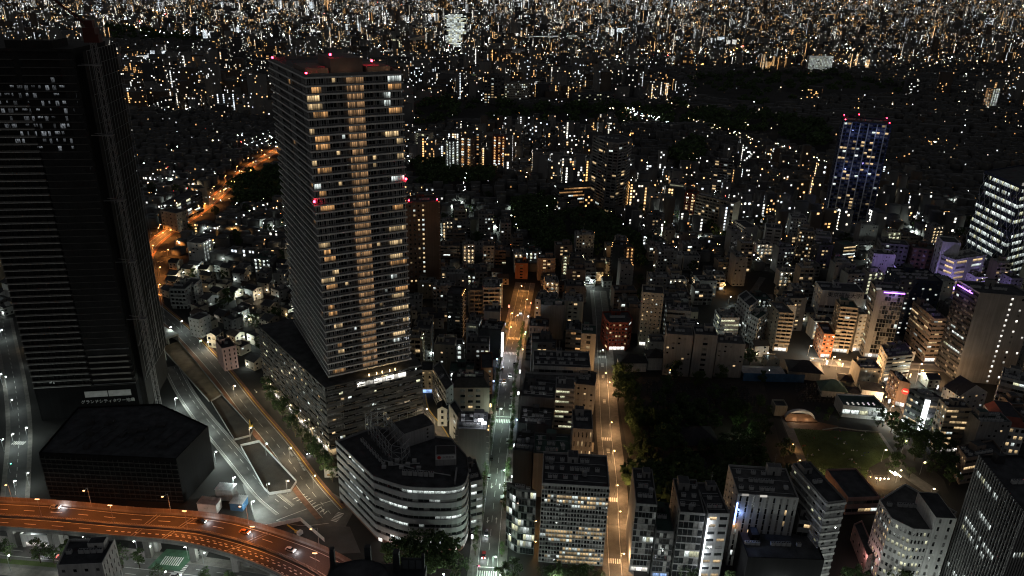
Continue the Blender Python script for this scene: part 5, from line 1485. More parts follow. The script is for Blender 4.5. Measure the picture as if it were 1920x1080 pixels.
# dark curved roof and masts of the near building at the bottom edge
NB = thing('dark_roof_building', 'black building with curved roof drum at the bottom edge of the view', 'building', (-43, 196, 0))
dk = mat('dark_slate_panel', (.045, .05, .055), .6, .3, .3, .1)
k = MB(); k.box(-17, -16, 0, 16, 6, 41, dk); k.build('wall', NB)
k = MB()
for i in range(10):
    t0, t1 = math.pi * i / 10, math.pi * (i + 1) / 10
    for r0, zz in ((10, 46.5),):
        k.quad([(-5 + r0 * math.cos(t0), r0 * .8 * math.sin(t0) - 6, 41), (-5 + r0 * math.cos(t1), r0 * .8 * math.sin(t1) - 6, 41), (-5 + r0 * math.cos(t1), r0 * .8 * math.sin(t1) - 6, zz), (-5 + r0 * math.cos(t0), r0 * .8 * math.sin(t0) - 6, zz)][::-1], dk)
k.quad([(-5 + 10 * math.cos(math.pi * i / 10), 8 * math.sin(math.pi * i / 10) - 6, 46.0) for i in range(11)], M_ROOF)
k.build('roof_drum', NB)
for x, y, w, d, hh in ((-16, 4, 1.6, 1.6, 8), (-4, 5, 2, 1.6, 8.5), (6, 3.5, 2, 2.4, 8), (15, 4, 1, 1.2, 6.5)):
    k = MB(); k.box(x - w / 2, y - d / 2, 41, x + w / 2, y + d / 2, 41 + hh, dk); k.build('roof_fin', NB)
k = MB(); k.box(7.5, 3.6, 41, 15, 4.2, 45.8, dk)
for i in range(3):
    k.box(8 + i * 2.3, 3.4, 41.6, 9.9 + i * 2.3, 3.6, 45.2, mat('slate_light', (.09, .1, .11), .5, .2, .3))
k.build('roof_screen', NB)
k = MB(); k.box(-4, -12, 41, 4.5, -7, 44.5, mat('slate_light', (.09, .1, .11), .5, .2, .3)); k.build('lift_house', NB)

# ---------------------------------------------------------------- streets
def road(name, pl, w, m, z=.02, kerb=2.4, pm=None, n=40, lane=True):
    pl = [tuple(p) for p in smooth(pl, n)]
    L_, R_ = strip(pl, w / 2, w / 2)
    strip_sheet(name, L_, R_, z, m)
    if kerb:
        for (a, b) in ((L_, strip(pl, w / 2 + kerb, 0)[0]), (R_, strip(pl, 0, w / 2 + kerb)[1])):
            k = MB()
            lft = a is L_
            for i in range(len(a) - 1):
                p0, p1, q0, q1 = a[i], a[i + 1], b[i], b[i + 1]
                if lft:
                    k.quad([(*q0, .14), (*p0, .14), (*p1, .14), (*q1, .14)], pm or M_PAVE)
                    k.quad([(*p0, 0), (*p1, 0), (*p1, .14), (*p0, .14)][::-1], M_KERB)
                else:
                    k.quad([(*p0, .14), (*q0, .14), (*q1, .14), (*p1, .14)], pm or M_PAVE)
                    k.quad([(*p0, 0), (*p1, 0), (*p1, .14), (*p0, .14)], M_KERB)
            k.build('pavement', None, 'structure')
    LL, RR = strip(pl, w / 2 + kerb + 1, w / 2 + kerb + 1)
    for i in range(len(pl) - 1):
        occ_add([LL[i], RR[i], RR[i + 1], LL[i + 1]])
    return pl, L_, R_

def line(k, pl, o, w, z, m, dash=None):
    """painted line at offset o from a centre line"""
    P_ = smooth(pl, max(len(pl), int(sum((Vector(pl[i + 1]) - Vector(pl[i])).length for i in range(len(pl) - 1)) / 1.5)))
    acc = 0
    for i in range(len(P_) - 1):
        a, b = P_[i], P_[i + 1]; d = (b - a); l = d.length
        acc += l
        if dash and (acc % (dash[0] + dash[1])) > dash[0]:
            continue
        d.normalize(); q = Vector((d.y, -d.x))
        a0 = a + q * (o - w / 2); a1 = a + q * (o + w / 2); b0 = b + q * (o - w / 2); b1 = b + q * (o + w / 2)
        k.quad([(a0.x, a0.y, z), (a1.x, a1.y, z), (b1.x, b1.y, z), (b0.x, b0.y, z)], m)

def zebra(k, c, d, w, ln, z, m=None, step=.95):
    """crossing centred at c, walked along d, bars ln long"""
    c = Vector(c); d = Vector(d).normalized(); q = Vector((-d.y, d.x))
    n = int(w / step)
    for i in range(n):
        p = c + d * ((i + .5) * step - w / 2)
        a = p - d * .24 - q * ln / 2; b = p + d * .24 - q * ln / 2; e = p + d * .24 + q * ln / 2; f = p - d * .24 + q * ln / 2
        k.quad([(a.x, a.y, z), (b.x, b.y, z), (e.x, e.y, z), (f.x, f.y, z)], m or M_PAINT)

def arrow(k, c, d, z, turn=0):
    c = Vector(c); d = Vector(d).normalized(); q = Vector((-d.y, d.x))
    def W(u, v):
        p = c + q * u + d * v
        return (p.x, p.y, z)
    k.quad([W(.12, -2), W(-.12, -2), W(-.12, 1), W(.12, 1)][::-1], M_PAINT)
    if turn:
        k.quad([W(.1, .2), W(.1, .6), W(turn * .8, .6), W(turn * .8, .2)], M_PAINT)
    k.quad([W(.5, .8), W(-.5, .8), W(0, 2.2)][::-1], M_PAINT)

MK = MB()
cen, cw_ = SITE['central']
cpl, cL, cR = road('central_street', cen, 9.0, M_ASPH2, .02, 3.6)
line(MK, cpl, 0, .15, .028, M_PAINT, (4, 5)); line(MK, cpl, -4.1, .15, .028, M_PAINT); line(MK, cpl, 4.1, .15, .028, M_PAINT)
def at_street(pl, y):
    for i in range(len(pl) - 1):
        if pl[i][1] <= y <= pl[i + 1][1]:
            t = (y - pl[i][1]) / (pl[i + 1][1] - pl[i][1]); a, b = Vector(pl[i]), Vector(pl[i + 1])
            return a.lerp(b, t), (b - a).normalized()
    return Vector(pl[0]), (Vector(pl[1]) - Vector(pl[0])).normalized()
for y in (241, 358, 440, 462, 547):
    p, d = at_street(cpl, y); zebra(MK, p, (d.y, -d.x), 8.6, 3.4 if y > 250 else 4.5, .03)
    if y in (358, 241):
        a = p + d * 4.2; n_ = Vector((d.y, -d.x)); k0 = a - n_ * 4; k1 = a + n_ * 4
        MK.quad([(k0.x, k0.y, .03), (k1.x, k1.y, .03), ((k1 + d * .4).x, (k1 + d * .4).y, .03), ((k0 + d * .4).x, (k0 + d * .4).y, .03)], M_PAINT)
for y, s, tn in ((275, -2.0, 1), (275, 2.0, 0), (300, -2, 1), (300, 2, 0)):
    p, d = at_street(cpl, y); n_ = Vector((d.y, -d.x)); arrow(MK, p + n_ * s, -d if s < 0 else d, .03, tn)
spl, sL, sR = road('sodium_street', SITE['sodium'][0], 6.5, M_ASPH2, .02, 2.2)
line(MK, spl, 2.6, .15, .028, M_PAINT); line(MK, spl, -2.7, .15, .028, M_PAINT)
for y in (251, 292, 343, 438, 446):
    p, d = at_street(spl, y); zebra(MK, p, (d.y, -d.x), 6.2, 3.0, .03)
for y in (330, 380, 410, 425):
    p, d = at_street(spl, y)
    k0 = p
    for u in range(3):
        q_ = p + d * (u * 1.6)
        MK.quad([(q_.x - .9, q_.y, .03), (q_.x + .9, q_.y, .03), (q_.x + .8, q_.y + .7, .03), (q_.x - .8, q_.y + .7, .03)], M_PAINT)
# walk and low hedge wall along the dark garden
pv = [(p[0] + 6.3, p[1]) for p in SITE['sodium'][0]]
road('garden_walk', pv, 2.6, M_PAVE, .03, 0)
lpl, _, _ = road('lane', SITE['lane'][0], 6, M_PAVE, .022, 0)
line(MK, lpl, 2.4, .5, .03, M_PAINTY)
a2, _, _ = road('shop_street', SITE['sodium2'][0], 6.5, M_ASPH2, .02, 2.0)
zebra(MK, a2[6], (0, 1), 6, 3, .03)
a3, _, _ = road('shop_street', SITE['sodium3'][0], 6.5, M_ASPH2, .024, 2.0)
road('white_lit_street', SITE['stripW'], 8, M_ASPH, .02, 2.0)
wpl = [tuple(p) for p in smooth(SITE['stripW'], 30)]
zebra(MK, wpl[8], (1, 0), 7, 3, .03); line(MK, wpl, 0, .15, .028, M_PAINT, (3, 4))
road('alley', SITE['alley'], 5, M_ASPH, .02, 0)
# the wide road past the tower: right carriageway, left carriageway, islands, sunken ramp
pr_ = [Vector(p) for p in SITE['roadR']]
ctr = []
for i in range(len(pr_)):
    a = pr_[max(0, i - 1)]; b = pr_[min(len(pr_) - 1, i + 1)]; d = (b - a).normalized()
    ctr.append(tuple(pr_[i] + Vector((-d.y, d.x)) * 5.0))
rpl, rL, rR = road('wide_road', ctr, 9.4, M_ASPH2, .02, 2.6, M_PAVER, 90)
for i in range(len(rpl) - 1):
    a, b = Vector(rpl[i]), Vector(rpl[i + 1])
    if a.y > 540:
        dd = (b - a).normalized(); q_ = Vector((dd.y, -dd.x))
        occ_add([tuple(a - q_ * 14), tuple(a + q_ * 19), tuple(b + q_ * 19), tuple(b - q_ * 14)])
line(MK, ctr, 4.3, .18, .03, M_PAINT); line(MK, ctr, -.2, .15, .03, M_PAINT, (4, 4)); line(MK, ctr, -4.4, .18, .03, M_PAINT)
line(MK, ctr[:8], 5.6, .35, .16, M_PAINTY)
pl_ = [Vector(p) for p in SITE['roadL']]
ctl = []
for i in range(len(pl_)):
    a = pl_[max(0, i - 1)]; b = pl_[min(len(pl_) - 1, i + 1)]; d = (b - a).normalized()
    ctl.append(tuple(pl_[i] + Vector((d.y, -d.x)) * 4.2))
lpl2, _, _ = road('wide_road', ctl, 8.0, M_ASPH2, .024, 1.0, M_CONC, 50)
line(MK, ctl, -3.5, .18, .034, M_PAINT); line(MK, ctl, 3.5, .18, .034, M_PAINT); line(MK, ctl, 1.2, .15, .034, M_PAINT, (4, 4))
sheet('junction', [(-112, 268), (-72, 268), (-70, 282), (-84, 292), (-96, 300), (-118, 300), (-128, 296)], .016, M_ASPH2)
for i in range(9):
    t = i / 8
    a = Vector((-101, 286)).lerp(Vector((-84, 276)), t); b = Vector((-96.5, 290)).lerp(Vector((-83, 278.2)), t)
    d = (b - a); MK.quad([(a.x, a.y, .03), (a.x + .55, a.y, .03), (b.x + .55, b.y, .03), (b.x, b.y, .03)], M_PAINT)
zebra(MK, (-77, 274.5), (.35, 1), 7, 3.2, .03)
arrow(MK, (-85, 279), (.6, -1), .03, 1); arrow(MK, (-92, 300), (.6, -.8), .034, 0); arrow(MK, (-150, 383), (.6, -.8), .034, 1)
line(MK, [(-104, 271), (-90, 281), (-80, 287)], 0, .2, .03, M_PAINT); line(MK, [(-104, 271), (-92, 268), (-80, 270)], 0, .2, .03, M_PAINT)
for p in ((-277, 535), (-270, 520)):
    zebra(MK, p, (1, .1), 9, 3, .03)
for c in ((-300, 590), (-308, 615)):
    for s in (0, 1):
        arrow(MK, (c[0] + s * 2.5, c[1]), (-.3, -1), .034, 0)
MK.build('road_marking', None, 'stuff')

def wall_run(name, label, cat, pl, h, th, m, closed=False, z0=0.0, parts=None):
    t = thing(name, label, cat, (pl[0][0], pl[0][1], z0))
    P_ = [Vector(p) for p in pl]
    if closed:
        P_.append(P_[0])
    L = 0
    for i in range(len(P_) - 1):
        a, b = P_[i], P_[i + 1]; d = b - a; l = d.length; d.normalize(); q = Vector((-d.y, d.x)) * th
        n = max(1, round(l / 2.0)) if parts else 1
        k = MB(); k.box(0, 0, 0, l / n - .04, th, h, m); me = k.mesh(parts or 'wall_panel')
        for c in range(n):
            p = a + d * (c * l / n)
            obj(parts or 'wall_panel', me, t, None, (p.x - pl[0][0], p.y - pl[0][1], 0), math.atan2(d.y, d.x))
    return t
sheet('island_ground', SITE['isl1'], .16, M_SOIL); sheet('island_ground', SITE['isl2'], .18, M_SOIL)
wall_run('site_fence', 'low white panel fence round the dark island in the wide road', 'fence', SITE['isl1'], 1.6, .1, M_WHITEP, True, 0, 'fence_panel')
wall_run('site_fence', 'low white panel fence round the farther island below the ramp', 'fence', SITE['isl2'], 1.2, .1, M_CONC, True, 0, 'fence_panel')
occ_add(SITE['isl1'], 4); occ_add(SITE['isl2'], 4); occ_add(SITE['trough'], 4)
sheet('ramp', SITE['trough'], .17, M_CONCB)
tr_ = SITE['trough']
wall_run('ramp_wall', 'pale parapet wall along the right of the brown ramp', 'wall', [tr_[1], tr_[2]], 1.1, .3, M_CONC, False, 0, 'wall_panel')
wall_run('ramp_wall', 'pale parapet wall along the left of the brown ramp', 'wall', [tr_[0], tr_[3]], 1.1, .3, M_CONC, False, 0, 'wall_panel')
pt = thing('underpass_portal', 'concrete tunnel portal at the top of the brown ramp', 'tunnel portal', (tr_[0][0], tr_[0][1], 0))
dx, dy = tr_[1][0] - tr_[0][0], tr_[1][1] - tr_[0][1]
dl = math.hypot(dx, dy); ang = math.atan2(dy, dx)
pt.rotation_euler = (0, 0, ang)
k = MB(); k.box(-1, 0, 4.2, dl + 1, 20, 5.4, M_CONC); k.build('portal_slab', pt)
for x in (-.8, dl * .45, dl + .2):
    k = MB(); k.box(x, .2, 0, x + .8, 20, 4.2, M_CONC); k.build('portal_wall', pt)
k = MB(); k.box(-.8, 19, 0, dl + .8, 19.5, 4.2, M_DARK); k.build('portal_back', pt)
# machine and pallets on the islands
dgr = thing('digger', 'small dark excavator parked on the farther island', 'excavator', (-140, 345, .18), 2.0)
k = MB(); k.box(-1.4, -1.1, 0, 1.4, -.5, .7, M_DARK); k.box(-1.4, .5, 0, 1.4, 1.1, .7, M_DARK); k.build('track', dgr)
k = MB(); k.box(-1.2, -1, .75, 1.2, 1, 1.6, M_PAINTY); k.box(-.2, -.9, 1.6, 1.0, 0, 2.6, M_GLASS); k.build('cab', dgr)
k = MB(); k.bar((1.1, .3, 1.5), (2.8, .3, 3.2), .18, M_PAINTY, 4); k.bar((2.8, .3, 3.2), (3.8, .3, 1.0), .15, M_PAINTY, 4); k.box(3.5, 0, .5, 4.1, .6, 1.0, M_DARK); k.build('arm', dgr)
for i, (x, y) in enumerate([(-106, 316), (-104.5, 313.5), (-103, 311), (-101.4, 308.4), (-112, 322), (-110.6, 320)]):
    t = thing('barrier_stack', 'dark stack of steel barriers in a row on the near island', 'barrier', (x, y, .165), -.9, 'steel barriers stacked on the near island')
    k = MB(); k.box(-1.2, -.5, 0, 1.2, .5, .25, M_DARK); k.box(-1.1, -.45, .25, 1.1, .45, .6, M_METAL); k.build('stack', t)
# small site offices by the expressway
for i, (x, y, w, d, h, m, lb) in enumerate([(-141, 275, 9, 5, 5, M_WHITEP, 'white ribbed site cabin beside the expressway'), (-136, 284, 8, 5, 6, M_METAL, 'grey ribbed site cabin behind the white one'), (-127, 277, 6, 6, 4, M_SHEET, 'blue sheeted site store beside the cabins')]):
    t = thing('site_cabin', lb, 'cabin', (x, y, 0), -.1)
    k = MB(); k.box(0, 0, 0, w, d, h, m); k.build('wall', t)
    k = MB(); k.box(-.2, -.2, h, w + .2, d + .2, h + .25, M_METAL)
    for j in range(int(w / .9)):
        k.box(j * .9 + .2, -.2, h + .25, j * .9 + .4, d + .2, h + .4, M_METAL)
    k.build('roof', t)
    obj('window', unit_window(LIT['w'] if i == 0 else M_GLASS), t, None, (w * .35, -.01, h * .5), 0, (1.8, 1, 1.1))
yl = thing('crane_truck', 'small white truck with yellow boom behind the white site fence', 'truck', (-92, 262, 0), 2.6)
k = MB(); k.box(-2.6, -1.1, .7, 2.6, 1.1, 1.2, M_DARK); k.build('chassis', yl)
k = MB(); k.box(-2.6, -1.1, 1.2, -.9, 1.1, 2.8, M_WHITEP); k.build('cab', yl)
k = MB(); k.bar((0, 0, 1.6), (6.0, 0, 2.8), .35, M_PAINTY, 4); k.box(-.6, -.6, 1.2, .9, .6, 2.0, M_PAINTY); k.build('boom', yl)
for x in (-1.7, 1.6):
    for y in (-1, 1):
        k = MB(); k.bar((x, y - .15, .5), (x, y + .15, .5), .5, M_DARK, 10); k.build('wheel', yl)
wall_run('site_fence', 'white panel fence beside the expressway where the yellow boom truck stands', 'fence', [(-108, 265), (-93, 271), (-79, 258)], 2.2, .08, M_WHITEP, False, 0, 'fence_panel')
sheet('yard', [(-108, 264), (-93, 271), (-70, 268), (-62, 252), (-80, 250)], .012, M_ASPH)

# ---------------------------------------------------------------- elevated expressway
EX = thing('expressway', 'curving elevated expressway under orange light with concrete barriers', 'expressway', (0, 0, 0))
NU = 64
up = smooth(SITE['decku'], NU); dn = smooth(SITE['deckl'], NU)
ZD = 14.0
def ep(i, s):
    return up[i].lerp(dn[i], s)
def along(s, name, w, h, m, z=ZD, kind=None, parent=EX):
    k = MB()
    for i in range(NU - 1):
        a, b = ep(i, s), ep(i + 1, s); d = (b - a).normalized(); q = Vector((-d.y, d.x)) * w / 2
        if i == 0:
            pq = q
        k.quad([(*(a - pq), z + h), (*(b - q), z + h), (*(b + q), z + h), (*(a + pq), z + h)], m)
        k.quad([(*(a - pq), z), (*(b - q), z), (*(b - q), z + h), (*(a - pq), z + h)], m)
        k.quad([(*(b + q), z), (*(a + pq), z), (*(a + pq), z + h), (*(b + q), z + h)], m)
        pq = q
    return k.build(name, parent, kind)
M_DECK = mat('deck_asphalt', (0.07, 0.062, 0.06), .75, .35, .08, fine=.15)
k = MB()
for i in range(NU - 1):
    k.quad([(*ep(i, 1), ZD), (*ep(i + 1, 1), ZD), (*ep(i + 1, 0), ZD), (*ep(i, 0), ZD)], M_DECK)
k.build('deck', EX)
k = MB()
for i in range(NU - 1):
    for s0, z0, s1, z1 in ((1, ZD - .003, 1, ZD - 1.2), (1, ZD - 1.2, .88, ZD - 1.5), (.88, ZD - 1.5, .8, ZD - 3.4), (.8, ZD - 3.4, .2, ZD - 3.4), (.2, ZD - 3.4, .1, ZD - 1.5), (.1, ZD - 1.5, 0, ZD - 1.2), (0, ZD - 1.2, 0, ZD - .003)):
        k.quad([(*ep(i, s0), z0), (*ep(i, s1), z1), (*ep(i + 1, s1), z1), (*ep(i + 1, s0), z0)], M_CONC)
k.build('girder', EX)
along(.012, 'barrier', .3, 1.1, M_CONC)
k = MB(); kp = MB()
for i in range(NU - 1):
    a, b = ep(i, .012), ep(i + 1, .012); d = (b - a); q = Vector((-d.y, d.x)).normalized() * .06
    k2 = MB(); k2.obox((*(a - q), ZD + 1.1), d.to_3d() * .97, (q * 2).to_3d(), 1.9, mat('sound_wall', (.22, .18, .15), .7, .3, .3, .15)); k2.build('sound_wall_panel', EX)
    kp.bar((a.x, a.y, ZD + 1.1), (a.x, a.y, ZD + 3.1), .07, M_METAL, 4)
kp.build('sound_wall_post', EX, 'stuff')
along(.53, 'barrier', .35, .9, M_CONC); along(.57, 'barrier', .35, .9, M_CONC); along(.985, 'barrier', .3, 1.1, M_CONC)
kp = MB()
for i in range(NU - 1):
    for t in (0, .25, .5, .75):
        p = ep(i, .55).lerp(ep(i + 1, .55), t); d = (ep(i + 1, .55) - ep(i, .55)).normalized(); q = Vector((-d.y, d.x))
        kp.obox((*(p - q * .55), ZD + .9), (d * .18).to_3d(), (q * 1.1).to_3d(), .22, M_CONC)
kp.build('median_strut', EX, 'stuff')
kp = MB()
def ln2(s, w, dash=None, m=M_PAINT, ya=0, yb=NU - 1):
    acc = 0
    for i in range(ya, yb):
        for t in range(6):
            a = ep(i, s).lerp(ep(i + 1, s), t / 6); b = ep(i, s).lerp(ep(i + 1, s), (t + 1) / 6); acc += (b - a).length
            if dash and acc % sum(dash) > dash[0]: continue
            d = (b - a).normalized(); q = Vector((-d.y, d.x)) * w / 2
            kp.quad([(*(a - q), ZD + .006), (*(b - q), ZD + .006), (*(b + q), ZD + .006), (*(a + q), ZD + .006)], m)
ln2(.28, .22, (5, 7)); ln2(.09, .2); ln2(.49, .2); ln2(.62, .2); ln2(.93, .2); ln2(.78, .22, (5, 7), M_PAINT, 0, 22); ln2(.78, .45, (1.3, 1.6), M_PAINT, 22); ln2(.72, .35, (1.3, 1.6), M_PAINT, 32); ln2(.9, .35, (1.2, 1.4), M_PAINT, 34)
for i in (26, 31, 42):
    for j in (0, .5):
        a0 = ep(i, .03).lerp(ep(i + 1, .03), j); a1 = ep(i, .52).lerp(ep(i + 1, .52), j); b0 = ep(i, .58).lerp(ep(i + 1, .58), j); b1 = ep(i, .97).lerp(ep(i + 1, .97), j)
        for p, q in ((a0, a1), (b0, b1)):
            kp.quad([(p.x, p.y, ZD + .007), (q.x, q.y, ZD + .007), (q.x + .35, q.y, ZD + .007), (p.x + .35, p.y, ZD + .007)], M_METAL)
kp.build('lane_marking', EX, 'stuff')
for i in range(6, NU - 4, 7):
    a, b = ep(i, .25), ep(i, .78)
    k = MB()
    for p in (a.lerp(b, .3), a.lerp(b, .75)):
        k.box(p.x - 1.3, p.y - 1.3, 0, p.x + 1.3, p.y + 1.3, ZD - 3.4, M_CONC)
    k.build('pier', EX)
LAMP_O = emit('sodium_bulb', (1.0, .52, .16), 22); LAMP_W = emit('white_bulb', (.9, 1, .93), 26); LAMP_M = emit('warm_bulb', (1, .8, .5), 24)
DECKL = emit('deck_lamp_lens', (1, .5, .2), 3)
for j, i in enumerate(range(6, NU - 2, 11)):
    a = ep(i, .02); c = ep(i, .5); d = (c - a).normalized()
    k = MB(); k.bar((a.x, a.y, ZD + 1), (a.x, a.y, ZD + 11), .13, M_METAL, 6, .08); k.bar((a.x, a.y, ZD + 11), (a.x + d.x * 2.4, a.y + d.y * 2.4, ZD + 11.4), .07, M_METAL, 5); k.build('lamp_post', EX)
    e_ = a + d * 2.6
    k = MB(); k.obox((e_.x - .4, e_.y - .2, ZD + 11.3), (.8, 0, 0), (0, .4, 0), .25, DECKL); k.build('lamp_head', EX)
    lamp(EX, (e_.x + d.x * 1.0, e_.y + d.y * 1.0, ZD + 10.9), 2300 if j < 4 else 1100, (1, .27, .05) if j < 4 else (1, .48, .36), .25, 150)
    b = ep(min(NU - 2, i + 5), .55)
    k = MB(); k.bar((b.x, b.y, ZD + .9), (b.x, b.y, ZD + 10), .1, M_METAL, 6, .06); k.build('lamp_post', EX)
    k = MB(); k.box(b.x - .9, b.y - .15, ZD + 10, b.x + .9, b.y + .15, ZD + 10.2, DECKL); k.build('lamp_head', EX)
    lamp(EX, (b.x, b.y, ZD + 9.6), 2000 if j < 4 else 1000, (1, .27, .05) if j < 4 else (1, .40, .25), .25, 150)
for i in range(NU - 1):
    occ_add([tuple(ep(i, -.1)), tuple(ep(i + 1, -.1)), tuple(ep(i + 1, 1.1)), tuple(ep(i, 1.1))])

# ---------------------------------------------------------------- street lamps
def lamp_mesh(bulb):
    k = MB(); k.bar((0, 0, 0), (0, 0, 7.6), .1, M_METAL, 6, .06); k.bar((0, 0, 7.6), (1.1, 0, 7.9), .05, M_METAL, 5)
    h = MB(); h.box(.7, -.22, 7.72, 1.5, .22, 7.95, M_METAL)
    b = MB(); b.bar((1.1, 0, 7.3), (1.1, 0, 7.72), .22, bulb, 8, .34)
    return k.mesh('pole'), h.mesh('lamp_housing'), b.mesh('lamp_bulb')
LM = {k: lamp_mesh(m) for k, m in (('o', LAMP_O), ('w', LAMP_W), ('m', LAMP_M))}
NL = 0
def street_lamp(x, y, kind, power, label, group, h=1.0, rz=0.0, col=None, spot=None):
    global NL
    t = thing('street_lamp', label, 'street lamp', (x, y, 0), rz, group)
    a, b, c = LM[kind]
    if h != 1.0:
        t.scale = (1, 1, h)
    obj('pole', a, t); obj('lamp_housing', b, t); obj('lamp_bulb', c, t)
    if power:
        lamp(t, (1.1, 0, 7.0), power, col or {'o': (1, .50, .15), 'w': (.85, 1, .92), 'm': (1, .78, .48)}[kind], .3, spot)
    NL += 1
    return t
LG = {
    'sodiumstreet': ('o', 2200, 'warm sodium lamp on the street along the dark garden trees', 'sodium lamps along the dark garden'),
    'central': ('w', 2300, 'white lamp on the tree lined central street', 'white lamps of the central street'),
    'central_o': ('o', 1900, 'orange lamp on the far orange lit stretch of the central street', 'orange lamps of the central street'),
    'white': ('w', 520, 'cold white lamp on a dark road at the left', 'cold white lamps at the left'),
    'lane': ('m', 900, 'warm lamp in the lane behind the curved front office', 'lamps of the lane behind the curved office'),
    'grove': ('m', 420, 'warm lamp among the trees right of the lawn', 'lamps in the grove right of the lawn'),
    'roadleft': ('w', 3000, 'pale lamp on the left carriageway of the wide road', 'lamps of the wide road left carriageway'),
    'road': ('m', 1100, 'warm white lamp on the wide road beside the tower', 'lamps of the wide road'),
    'roado': ('o', 4000, 'orange lamp on the road that climbs behind the dark tower', 'orange lamps of the climbing road'),
    'right_o': ('o', 3800, 'orange lamp on the shopping street behind the park', 'orange lamps of the shopping street'),
    'right_w': ('w', 2000, 'white lamp among the shops behind the park', 'white lamps of the shops'),
    'park': ('o', 260, 'small warm garden lamp beside the lawn', 'garden lamps of the park'),
    'mid': ('w', 500, 'white lamp in the narrow streets behind the dark garden', 'white lamps of the narrow streets'),
}
for key, pts in LAMPS.items():
    kd, pw, lb, gr = LG[key]
    for i, (x, y) in enumerate(pts):
        c_ = None
        if key == 'roado': c_ = (1, .32, .06)
        if key == 'central_o': c_ = (1, .40, .09)
        if key == 'sodiumstreet': c_ = (1, .55, .24)
        if key == 'right_o': c_ = (1, .60, .29)
        if key == 'central': c_ = (.72, 1, .80)
        street_lamp(x - 1.0, y, kd, pw, lb, gr, .5 if key == 'park' else 1.0, 0, c_, 155 if key == 'roado' else None)
i_ = 0
for j in range(6, len(pr_) - 1):
    a, b = pr_[j], pr_[j + 1]; L = (b - a).length; dd = (b - a).normalized(); q_ = Vector((-dd.y, dd.x))
    for s in np.arange(6, L, 24):
        i_ += 1
        p = a + dd * float(s) + q_ * (-1.2 if i_ % 2 else 11.5)
        if p.y > 530:
            street_lamp(p.x - 1.1, p.y, 'o', 4300, LG['roado'][2], LG['roado'][3], 1.0, 0, (1, .32, .06), 150)
# the avenue at the foot of the front row, with its own lamps
ave = [(-235, 247), (-190, 243), (-140, 238), (-100, 232), (-60, 222), (-20, 226), (20, 226), (70, 225), (130, 222), (200, 215)]
apl, _, _ = road('avenue', ave, 12, M_ASPH2, .018, 4.5)
k = MB(); line(k, apl, 0, .18, .03, M_PAINT); line(k, apl, -3.2, .15, .03, M_PAINT, (4, 5)); line(k, apl, 3.2, .15, .03, M_PAINT, (4, 5))
for i in (5, 9, 15):
    d = (Vector(apl[i + 1]) - Vector(apl[i])).normalized(); zebra(k, apl[i], (-d.y, d.x), 11, 4, .032)
    zebra(k, (apl[i][0] + 3, apl[i][1] + 11), (d.x, d.y), 6, 3.5, .032)
k.build('road_marking', None, 'stuff')
for i in range(1, 39, 2):
    p = apl[i]; d = (Vector(apl[i + 1]) - Vector(apl[i])).normalized(); n_ = Vector((-d.y, d.x))
    s = 8.2
    q = Vector(p) + n_ * s
    street_lamp(q.x, q.y, 'w', 480 if i < 20 else 800, 'white lamp on the kerb of the avenue along the front row', 'white lamps of the avenue', 1.0, math.atan2(-n_.y, -n_.x), (.92, 1, .93))
    q = Vector(p) - n_ * s
    street_lamp(q.x, q.y, 'w', 480 if i < 20 else 800, 'white lamp on the kerb of the avenue along the front row', 'white lamps of the avenue', 1.0, math.atan2(n_.y, n_.x), (.92, 1, .93))
# orange lit gap between the glass corner block and the grid block
street_lamp(12.5, 268, 'o', 900, 'orange lamp in the narrow gap between the two front office blocks', None, .8)
street_lamp(12.0, 255, 'o', 900, 'orange lamp at the mouth of the gap between the two front office blocks', None, .8)

# ---------------------------------------------------------------- trees
def crown_mesh(seed, n_cl, per, dark, rx=2.6, rz=3.0, ls=.55):
    r = random.Random(seed)
    k = MB()
    cl = []
    for _ in range(n_cl):
        t = r.uniform(0, 6.28); f = r.random() ** .6; zz = r.uniform(-1, 1)
        w = math.sqrt(max(.05, 1 - zz * zz))
        cl.append((rx * f * w * math.cos(t), rx * f * w * math.sin(t), zz * rz, r.uniform(.7, 1.35)))
    for x, y, z, s in cl:
        for _ in range(per):
            d = Vector((r.gauss(0, 1), r.gauss(0, 1), r.gauss(0, 1))).normalized() * s * (r.random() ** .35)
            p = Vector((x, y, z)) + d
            a = Vector((r.gauss(0, 1), r.gauss(0, 1), r.gauss(0, .6))).normalized(); b = a.orthogonal().normalized()
            l = ls * r.uniform(.6, 1.2)
            k.quad([p - a * l * .5, p + b * l * .3, p + a * l * .5, p - b * l * .3], M_LEAF2 if r.random() < dark else M_LEAF)
    return k.mesh('crown')
CROWNS = [crown_mesh(i, 14, 60, .4) for i in range(4)]
CROWNB = [crown_mesh(20 + i, 26, 60, .55, 4.2, 3.6, .7) for i in range(4)]
CROWNS_SLIM = [crown_mesh(40 + i, 12, 55, .3, 1.2, 3.4, .45) for i in range(3)]
def trunk_mesh(h):
    k = MB(); k.bar((0, 0, 0), (0, 0, h), .22, M_TRUNK, 7, .14)
    for i in range(4):
        t = i * 1.6
        k.bar((0, 0, h * .8), (1.1 * math.cos(t), 1.1 * math.sin(t), h + 1.4), .1, M_TRUNK, 5, .05)
    return k.mesh('trunk')
TR3 = trunk_mesh(3.2)
rtree = random.Random(5)
def tree(x, y, s, label, group, kind='tree', slim=False, big=False, z=0.14):
    t = thing(kind, label, 'tree', (x, y, z), rtree.uniform(0, 6.28), group)
    obj('trunk', TR3, t, None, None, None, (s, s, s))
    ms = CROWNS_SLIM if slim else (CROWNB if big else CROWNS)
    ch = 5.6 if slim or not big else 6.0
    obj('crown', rtree.choice(ms), t, None, (0, 0, ch * s), rtree.uniform(0, 6.28), (s, s, s * rtree.uniform(.85, 1.1)))
    return t
